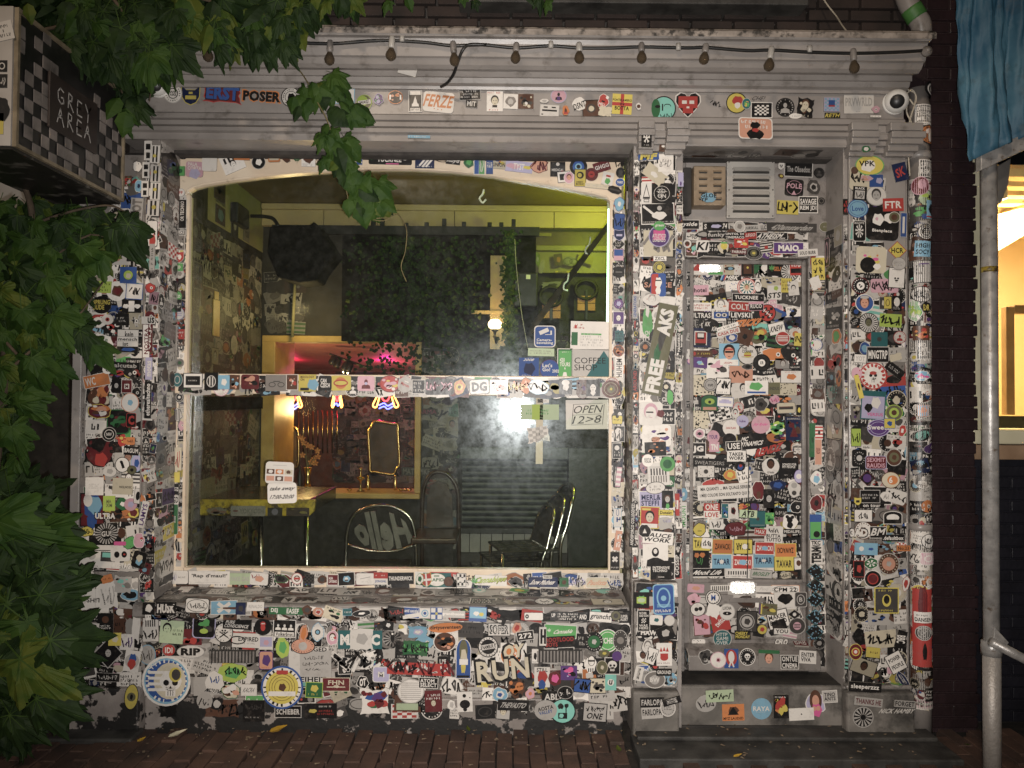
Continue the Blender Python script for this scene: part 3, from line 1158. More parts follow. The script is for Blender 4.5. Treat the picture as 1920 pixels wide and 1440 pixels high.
for (z0, z1) in ((pz0 - .012, pz0 + .008), (pz1 - .008, pz1 + .012)):
    mo.box(pl0 + .0085, pl1 - .0085, LY - .009, LY + .02, z0, z1)
mo.build('panel_moulding', M['greyd'], DOOR, bevel=.004, solid=True)
MB().box(d0 + .03, d1 - .03, LY - .012, LY + .01, fz(1196, LY), fz(1112, LY)).build('lower_panel', M['greyd'], DOOR, bevel=.006, solid=True)
wb0 = fz(1209, .19)
MB().prismx([(LY, wb0), (.17, wb0 - .02), (.135, wb0 - .035), (.13, fz(1256, .13)), (.16, fz(1258, .14)), (LY, fz(1258, .16))], d0 - .002, d1 + .035).build('weatherboard', M['greyd'], DOOR, bevel=.006, solid=True)
lc = P(1392, 1101, LY - .004)
sx_, sz_ = sz(46, LY) / 2, sz(24, LY) / 2


def prism_tape(c, w, h, edge):
    """sheet of little mirrored cube corners, as in real reflective tape: sends light back where it came from"""
    ax = [Vector((math.sqrt(2 / 3) * math.cos(k * 2.0944), -math.sqrt(1 / 3), math.sqrt(2 / 3) * math.sin(k * 2.0944))) for k in range(3)]
    b = MB()
    n = int(max(w, h) / edge) + 2
    for i in range(-n, n + 1):
        for j in range(-n, n + 1):
            p = (ax[0] * i + ax[1] * j + ax[2] * (-i - j)) * edge
            if (abs(p.x) / (w / 2 - edge)) ** 4 + (abs(p.z) / (h / 2 - edge * .8)) ** 4 > 1:
                continue
            q = c + Vector((p.x, 0, p.z))
            e = [a * edge for a in ax]
            b.add([q, q + e[0], q + e[0] + e[1], q + e[1], q + e[1] + e[2], q + e[2], q + e[2] + e[0]], [(0, 1, 2, 3), (0, 3, 4, 5), (0, 5, 6, 1)])
    return b


prism_tape(lc + Vector((0, -.004, 0)), sx_ * 2.1, sz_ * 2.1, .0038).build('reflective_flap', M['letter'], DOOR)
MB().box(lc.x - sx_ * 1.2, lc.x + sx_ * 1.2, LY - .006, LY, lc.z - sz_ * 1.35, lc.z + sz_ * 1.2).build('letterbox_plate', M['alu'], DOOR, bevel=.003)
MB().box(fx(1366, LY, 1120), fx(1432, LY, 1120), LY - .018, LY - .011, fz(1126, LY), fz(1117, LY)).build('slot_cover', M['greyd'], DOOR, bevel=.003)
tag(MB().tube(bez([P(1404, 862, LY - .006), P(1403, 950, LY - .006), P(1402, 1030, LY - .006), P(1401, 1084, LY - .012)], 4), .0028, 5).build('door_cord', M['cable'], smooth=True), 'thin black cord running straight down the stickered door panel', 'cord')
# step
st = MB()
zs = fz(1284, .02)
st.box(fx(1269, 0), dr, .018, .5, 0, zs)
st.build('door_step', M['stone'], SF, bevel=.012, solid=True)
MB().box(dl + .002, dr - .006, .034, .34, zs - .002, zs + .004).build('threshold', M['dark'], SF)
MB().box(fx(1269, 0), dr, .008, .03, .0, fz(1357, .02)).build('step_foot', M['dark'], SF)

# rain pipe at the right corner
PXC, PYC, PR = fx(1728, .03), .05, sz(19, .03)
DP = thing('downpipe', 'sticker covered grey downpipe at the right corner of the shop front', 'downpipe', (PXC, PYC, 0))
MB().lathe([(PR * 1.02, -.02), (PR, .25), (PR, 3.32)], (PXC, PYC, 0), 28).build('pipe', M['grey'], DP, smooth=True)
for py in (280, 985):
    zc = fz(py, .0)
    MB().lathe([(PR * 1.0, -.02), (PR * 1.13, -.016), (PR * 1.13, .014), (PR, .018)], (PXC, PYC, zc), 28).build('collar', M['grey'], DP, smooth=True)
for py in (246, 700, 1090):
    zc = fz(py, .0)
    MB().box(PXC - PR - .03, PXC + PR + .012, PYC + .02, PYC + .12, zc - .012, zc + .012).build('bracket', M['greyd'], DP)
a_ = bez([P(1690, -40, .0), P(1700, 0, .0), P(1716, 28, .0), P(1727, 48, .0), P(1728, 75, .02)], 6)
UP = thing('upper_pipe', 'grey pipe elbow wrapped in green tape above the cornice end', 'pipe', tuple(a_[-1]))
MB().tube(a_, PR * .95, 18).build('elbow', M['grey'], UP, smooth=True)
q = a_[9:15]
MB().tube(q, PR * 1.0, 18).build('tape_band', mk('green_tape', (.04, .13, .03), (.07, .19, .05), 20, .5), UP, smooth=True)
tag(MB().tube(bez([P(1538, -12, -.02), P(1552, 10, -.05), P(1568, 30, -.1), P(1578, 46, -.2), P(1590, 62, -.3)], 5), .004, 6).build('loose_cable', M['ycable'], smooth=True),
    'loose cream cable hanging down over the brick above the cornice', 'cable')
wl_ = MB()
for k, pts in enumerate(([(1702, 168), (1716, 176), (1714, 196), (1704, 186), (1700, 210), (1710, 235), (1702, 262), (1706, 330)], [(1700, 176), (1710, 168), (1718, 185), (1709, 215), (1704, 240), (1709, 270)])):
    wl_.tube(bez([P(x, y, -.03 - .008 * k) for x, y in pts], 5), .0042, 6)
tag(wl_.build('cable_loop', M['ycable'], smooth=True), 'looped grey cables hanging beside the right eye camera', 'cable')

# string of bulbs along the cornice
SL = thing('string_lights', 'black cable with unlit clear bulbs strung along the cornice', 'string lights', tuple(P(960, 92, -.27)))
cpts = [(268, 128), (330, 100), (395, 72), (450, 74), (520, 78), (619, 82), (690, 77), (735, 76), (800, 80), (850, 86), (905, 84), (968, 90), (1030, 86), (1086, 90), (1150, 90), (1203, 88), (1290, 90), (1323, 89), (1400, 95), (1446, 94), (1520, 98), (1600, 100), (1680, 98), (1732, 95)]
MB().tube(bez([P(x, y, -.272) for x, y in cpts], 4), .0085, 8).build('cable', M['cable'], SL, smooth=True)
bl = [(390, 78), (500, 80), (619, 84), (735, 76), (850, 86), (968, 88), (1086, 88), (1203, 88), (1323, 90), (1446, 96), (1600, 100)]
b0 = P(390, 78, -.275)
for i, (x, y) in enumerate(bl):
    c = P(x, y, -.278)
    k = 1.0 + rnd.uniform(-.05, .08)
    ln = .028 if i in (5, 6, 7, 8) else .04
    tilt = Vector((rnd.uniform(-.2, .2), -.25 if i in (5, 6, 7, 8) else -.1, -1)).normalized()
    h = MB().lathe([(.012, -.02), (.015, -.012), (.016, ln * .7), (.013, ln)], c, 12, axis=tilt).build('socket', M['greyd'] if i % 3 else M['alu'], SL, smooth=True)
    MB().lathe([(.010, ln * .9), (.015, ln + .008), (.022 * k, ln + .024), (.0245 * k, ln + .037), (.021 * k, ln + .05), (.012 * k, ln + .059), (.002, ln + .062)], c, 14, axis=tilt).build('bulb', M['bulb'], h, smooth=True)
for x, y in ((754, 72), (1033, 84), (1272, 88), (1518, 92)):
    c = P(x, y, -.276)
    MB().lathe([(.0115, -.016), (.013, 0), (.0115, .016)], c, 10, axis=(0, 0, 1)).build('clip', M['alu'], SL, smooth=True)
tag(MB().tube(bez([P(912, 84, -.285), P(880, 84, -.29), P(867, 95, -.29), P(858, 118, -.25), P(850, 140, -.2), P(838, 156, -.14), P(827, 163, -.09)], 5), .0075, 7).build('loose_cable', M['cable'], smooth=True),
    'black cable end curling down from the string of bulbs', 'cable')
kn = P(1737, 97, -.27)
tag(MB().lathe([(.026, 0), (.024, .012), (.012, .02), (.010, .028), (.001, .03)], kn, 14, axis=(-.2, -1, 0)).build('cable_anchor', M['greyd'], smooth=True), 'round grey cable anchor at the right end of the cornice', 'cable anchor')

# eyeball cameras
def eye(px, py, r, look, lab):
    y = -.06
    c = P(px, py, y)
    rr = sz(r, y)
    o = thing('eyeball_camera', lab, 'camera', tuple(c), 'eyeball cameras on the fascia')
    n = 20
    prof_e = [(rr * math.sin(math.pi * k / n), -rr * math.cos(math.pi * k / n)) for k in range(n + 1)]
    lk = Vector(look).normalized()
    MB().lathe(prof_e, c, 24, axis=lk).build('eyeball', M['white'], o, smooth=True)
    p2 = [(rr * 1.012 * math.sin(a), rr * 1.012 * math.cos(a)) for a in [R(x) for x in (35, 32, 24, 15, 7, .5)]]
    MB().lathe(p2, c, 24, axis=lk).build('pupil', M['black'], o, smooth=True)
    MB().lathe([(rr * 1.0, 0), (rr * 1.05, .012), (rr * .7, .04)], c + Vector((0, .012, 0)), 24, axis=(0, 1, 0)).build('mount', M['white'], o, smooth=True)


eye(294, 160, 20, (.22, -1, -.36), 'white eyeball camera looking left at the left end of the fascia')
eye(1681, 190, 22, (-.42, -1, -.40), 'white eyeball camera with black pupil at the right end of the fascia')

# ------------------------------------------------------------------ neighbour at the right
BP = thing('painted_brick_pier', 'dark purple painted brick wall right of the downpipe', 'brick wall', (fx(1790, .06), .06, 0))
bx0, bx1 = fx(1742, .06), fx(1833, .06)
MB().box(bx0 - .1, bx1 - .012, .072, .5, -.02, 4.3).build('mortar', M['mortarp'], BP)
bpm = MB().box(-.107, .107, -.05, .06, -.0265, .0265).build('brick', M['brickp'], BP, bevel=.005, local=True)
pool = [bpm]
zc, row = .03, 0
while zc < 4.2:
    e = bx1 + rnd.uniform(-.012, .008)
    if row % 2:
        split = bx0 + .115
        lay((bx0 + split) / 2, .115, zc, split - bx0, bpm, pool, BP)
        lay((split + .008 + e) / 2, .115, zc, e - split - .008, bpm, pool, BP)
    else:
        lay((bx0 - .02 + e) / 2, .115, zc, e - bx0 + .02, bpm, pool, BP)
    zc += .0615
    row += 1

NB = thing('neighbour_shop', 'lit shop window next door with cream frame over a dark blue wall', 'shop', (fx(1900, .25), .25, 0))
ny = .12
wz0, wz1 = fz(832, ny, 1850), fz(240, ny, 1850)
MB().box(bx1 - .01, fx(1842, ny), ny, .5, wz0, 3.4).build('window_post', M['pale'], NB, bevel=.004)
MB().box(bx1 - .02, 4.2, ny - .05, .4, fz(833, ny - .05, 1880), fz(806, ny - .05, 1880)).build('window_sill', M['pale'], NB, bevel=.008)
MB().box(bx1 - .02, 4.2, ny - .03, .4, fz(862, ny - .03, 1880), fz(834, ny - .03, 1880)).build('sill_board', mk('brown_board', (.22, .14, .085), (.30, .20, .13), 9, .6), NB, bevel=.005)
nbk = MB().box(bx1 - .02, 4.2, .16, .5, 0, fz(863, .1, 1880)).build('mortar', M['navy'], NB)
pool2 = []
nz = .03
proto = MB().box(-.107, .107, -.05, .06, -.0265, .0265).build('brick', M['navy'], NB, bevel=.004, local=True)
pool2 = [proto]
row = 0
while nz < fz(868, .1, 1880):
    x = bx1 + .01 + (.11 if row % 2 else 0)
    while x < bx1 + .75:
        lay(x + .107, .20, nz, .212, proto, pool2, NB)
        x += .222
    nz += .0615
    row += 1
MB().box(fx(1842, ny), 4.2, .17, .176, wz0, 3.4).build('pane', M['glass2'], NB)
rb = MB()
rb.box(2.25, 4.6, 2.2, 2.3, wz0 - .1, 3.6)
rb.box(4.55, 4.65, .5, 2.2, wz0 - .1, 3.6)
rb.box(2.15, 2.25, .5, 2.3, wz0 - .1, 3.6)
rb.box(2.2, 4.6, .4, 2.3, wz0 - .14, wz0 - .1)
rb.build('back_room', M['warmwall'], NB)
rc = MB()
for k in range(9):
    yk = .5 + k * .2
    rc.box(2.26, 4.5, yk, yk + .09, 3.0, 3.05)
rc.build('ceiling_slat', M['warmwall'], NB)
# the slanting soffit and a dark inner frame with a shelf of lettering
MB().add([(fx(1872, .9, 470), .9, fz(470, .9, 1872)), (fx(1990, .9, 400), .9, fz(400, .9, 1990)), (fx(1990, 1.3, 330), 1.3, fz(300, 1.3, 1990)), (fx(1872, 1.3, 440), 1.3, fz(400, 1.3, 1872))], [(0, 1, 2, 3)]).build('soffit', M['warmwall'], NB)
fy = .9
f0 = MB()
f0.box(fx(1887, fy, 700), fx(1903, fy, 700), fy, fy + .05, fz(778, fy, 1900), fz(575, fy, 1900))
f0.box(fx(1903, fy, 700), fx(2010, fy, 700), fy, fy + .05, fz(588, fy, 1950), fz(572, fy, 1950))
f0.build('inner_frame', mk('brown_frame', (.14, .09, .05), (.2, .13, .075), 9, .5), NB, bevel=.003)
MB().box(fx(1862, .4, 790), fx(2010, .4, 790), .4, .44, fz(806, .4, 1890), fz(780, .4, 1890)).build('shelf_board', M['black'], NB)
lamp('neighbour_shop_light', 'AREA', (3.0, 1.2, 2.95), 125, (1.0, .72, .40), .8, (3.2, 1.2, 0))
bh = P(1880, 372, .7)
sp_ = thing('spot_lamp', 'small lit spot lamp on the slatted ceiling of the shop next door', 'lamp', tuple(bh))
MB().lathe([(.028, 0), (.034, -.05), (.02, -.09)], bh, 14, axis=(.3, .2, -1)).build('housing', M['alu'], sp_, smooth=True)
MB().lathe([(.001, .012), (.02, .008), (.026, .001)], bh, 14, axis=(.3, .2, -1)).build('lit_bulb', M['ledbulb'], sp_, smooth=True)

# scaffold with tarpaulin
ty = -.55
tx = fx(1857, ty, 800)
SC = thing('scaffold', 'galvanised scaffold post with brace and beam in front of the shop next door', 'scaffold', (tx, ty, 0))
pr = sz(14, ty)
MB().lathe([(pr, 0), (pr, 3.35)], (tx, ty, .0), 20).build('post', M['steel'], SC, smooth=True)
MB().lathe([(pr * 1.1, .0), (pr * 1.1, fz(1210, ty, 1857))], (tx, ty, -.02), 20).build('base_jack', mk('threaded_steel', (.34, .31, .28), (.40, .37, .34), 60, .5, .6, metal=.4, bscale=120), SC, smooth=True)
zc = fz(1215, ty, 1857)
MB().lathe([(pr * 1.25, -.03), (pr * 1.32, 0), (pr * 1.25, .03)], (tx, ty, zc), 18).build('clamp', M['steel'], SC, smooth=True)
br = MB().tube([P(1858, 1203, ty - .05), P(1935, 1243, ty - .05), P(2010, 1283, ty - .05)], pr * .62, 12).build('brace', M['steel'], SC, smooth=True)
MB().prismy([(P(1852, 1170, ty).x, P(1852, 1170, ty).z), (P(1878, 1198, ty).x, P(1878, 1198, ty).z), (P(1868, 1214, ty).x, P(1868, 1214, ty).z), (P(1848, 1205, ty).x, P(1848, 1205, ty).z)], ty - .05, ty - .035).build('wedge', M['steel'], SC, bevel=.002)
be = [P(1834, 293, ty - .06), P(1834, 322, ty - .06), P(2010, 240, ty - .06), P(2010, 205, ty - .06)]
MB().prismy([(p.x, p.z) for p in be], ty - .08, ty - .04).build('beam', M['steel'], SC, bevel=.004)
gp = [P(1851, 322, ty + .05), P(1890, 300, ty + .05), P(1886, 345, ty + .05), P(1874, 378, ty + .05), P(1854, 400, ty + .05)]
MB().prismy([(p.x, p.z) for p in gp], ty + .03, ty + .05).build('gusset_plate', mk('grey_plate', (.16, .15, .14), (.24, .22, .20), 9, .5, metal=.5), SC, bevel=.002)
yb = fz(506, ty, 1857)
MB().lathe([(pr * 1.02, -.012), (pr * 1.02, .012)], (tx, ty, yb), 18).build('yellow_tape', M['yedge'], SC, smooth=True)
# tarpaulin hanging in folds
tv, tf = [], []
nu, nv = 60, 24
for j in range(nv + 1):
    t = j / nv
    for i in range(nu + 1):
        s_ = i / nu
        pxl = 1804 + 14 * max(0, t - .45) * 1.6 + (2050 - 1804) * s_
        pyt = -80
        pyb = 296 - (pxl - 1830) * .44 if pxl > 1830 else 290 - (1830 - pxl) * 5.5
        py = pyt + (pyb - pyt) * t
        y = ty - .10 + (.040 * math.sin(s_ * 21 + .9 * math.sin(t * 2.3 + s_ * 5)) + .022 * math.sin(s_ * 47 + 1.3 + t * 1.7)) * (.35 + .65 * t) + .009 * math.sin(s_ * 101 + t * 9) + .006 * math.sin(t * 31 + s_ * 40)
        tv.append(P(pxl, py, ty - .12) + Vector((0, y - ty + .12, 0)))
for j in range(nv):
    for i in range(nu):
        q = j * (nu + 1) + i
        tf.append((q, q + 1, q + nu + 2, q + nu + 1))
tp_ = MB().add(tv, tf).build('tarpaulin', M['tarp'], smooth=True)
md = tp_.modifiers.new('thickness', 'SOLIDIFY')
md.thickness = .003
tag(tp_, 'blue tarpaulin hanging in folds over the scaffold beam', 'tarpaulin')

# ------------------------------------------------------------------ projecting sign at the left
XSG = -1.905
def sg(px, py):
    return PX(px, py, XSG)


n0, n1, f1, f0_ = sg(36, 26), sg(26, 262), sg(232, 388), sg(234, 166)
ytop = (n0.y + n1.y) / 2
yf = (f1.y + f0_.y) / 2
z0s = (n1.z + f1.z) / 2
z1s = (n0.z + f0_.z) / 2
SG = thing('projecting_sign', 'black and white checkered box sign chalked with the shop name', 'sign', (XSG - .1, (ytop + yf) / 2, z0s))
TH = .36
MB().box(XSG - TH, XSG - .008, ytop + .006, yf - .006, z0s + .01, z1s - .01).build('box', mk('black_board', (.010, .010, .010), (.018, .017, .016), 14, .4, dirt=((.05, .045, .04), 9, .55, .75)), SG)
tr = MB()
e = .014
for (ya, yb_, za, zb_) in ((ytop, yf, z1s - e, z1s), (ytop, yf, z0s, z0s + e), (ytop, ytop + e, z0s + e, z1s - e), (yf - e, yf, z0s + e, z1s - e)):
    tr.box(XSG - .012, XSG + .004, ya, yb_, za, zb_)
tr.build('edge_trim', mk('worn_wood_edge', (.14, .11, .07), (.26, .21, .14), 16, .6), SG)
MB().box(XSG - TH, XSG - .013, ytop - .008, ytop + .005, z0s, z1s).build('end_board', mk('white_end_board', (.34, .31, .28), (.44, .405, .37), 6, .5), SG)
MB().box(XSG - TH, XSG - .013, ytop, yf, z0s - .012, z0s + .009).build('underside', mk('sticker_worn_black', (.02, .018, .016), (.20, .18, .16), 11, .45, contrast=(.55, .72)), SG)
tile = mk('greyish_white_tile', (.12, .105, .095), (.25, .215, .195), 7, .5, dirt=((.06, .055, .05), 12, .55, .75))
cw, chh = (yf - ytop) / 15, (z1s - z0s) / 10
tmesh = MB().box(-.002, .002, -cw * .46, cw * .46, -chh * .46, chh * .46).build('tile', tile, SG, local=True)
tpool = [tmesh]
for i in range(15):
    for j in range(10):
        inpl = 3.6 < i < 10.4 and 2.6 < j < 7.0
        ring = 3.0 <= i <= 10.5 and 2 <= j <= 7.5 and not inpl
        if inpl:
            continue
        on = (i + j) % 2 == 0
        if ring:
            on = rnd.random() < .75
        if rnd.random() < .16:
            on = not on if j < 8 else False
        if j >= 7 and rnd.random() < .45:
            on = False
        if on:
            if tpool:
                o = tpool.pop()
            else:
                o = tmesh.copy()
                COL.objects.link(o)
            o.location = Vector((XSG - .004 + rnd.uniform(-.001, .001), ytop + (i + .5) * cw, z0s + (j + .5) * chh)) - ORG[SG.name]
            o.rotation_euler = (rnd.uniform(-.04, .04), 0, 0)
ny0, ny1 = ytop + 3.7 * cw, ytop + 10.3 * cw
nz0, nz1 = z0s + 2.8 * chh, z0s + 7.1 * chh
MB().box(XSG - .006, XSG + .006, ny0, ny1, nz0, nz1).build('name_board', mk('name_board_black', (.022, .015, .013), (.034, .024, .02), 9, .5), SG, bevel=.002)
SIGNBOARD = (ny0, ny1, nz0, nz1)
MB().box(XSG - TH * .6, XSG - TH * .45, yf - .01, .13, z0s + .1, z0s + .14).build('bracket', M['black'], SG)
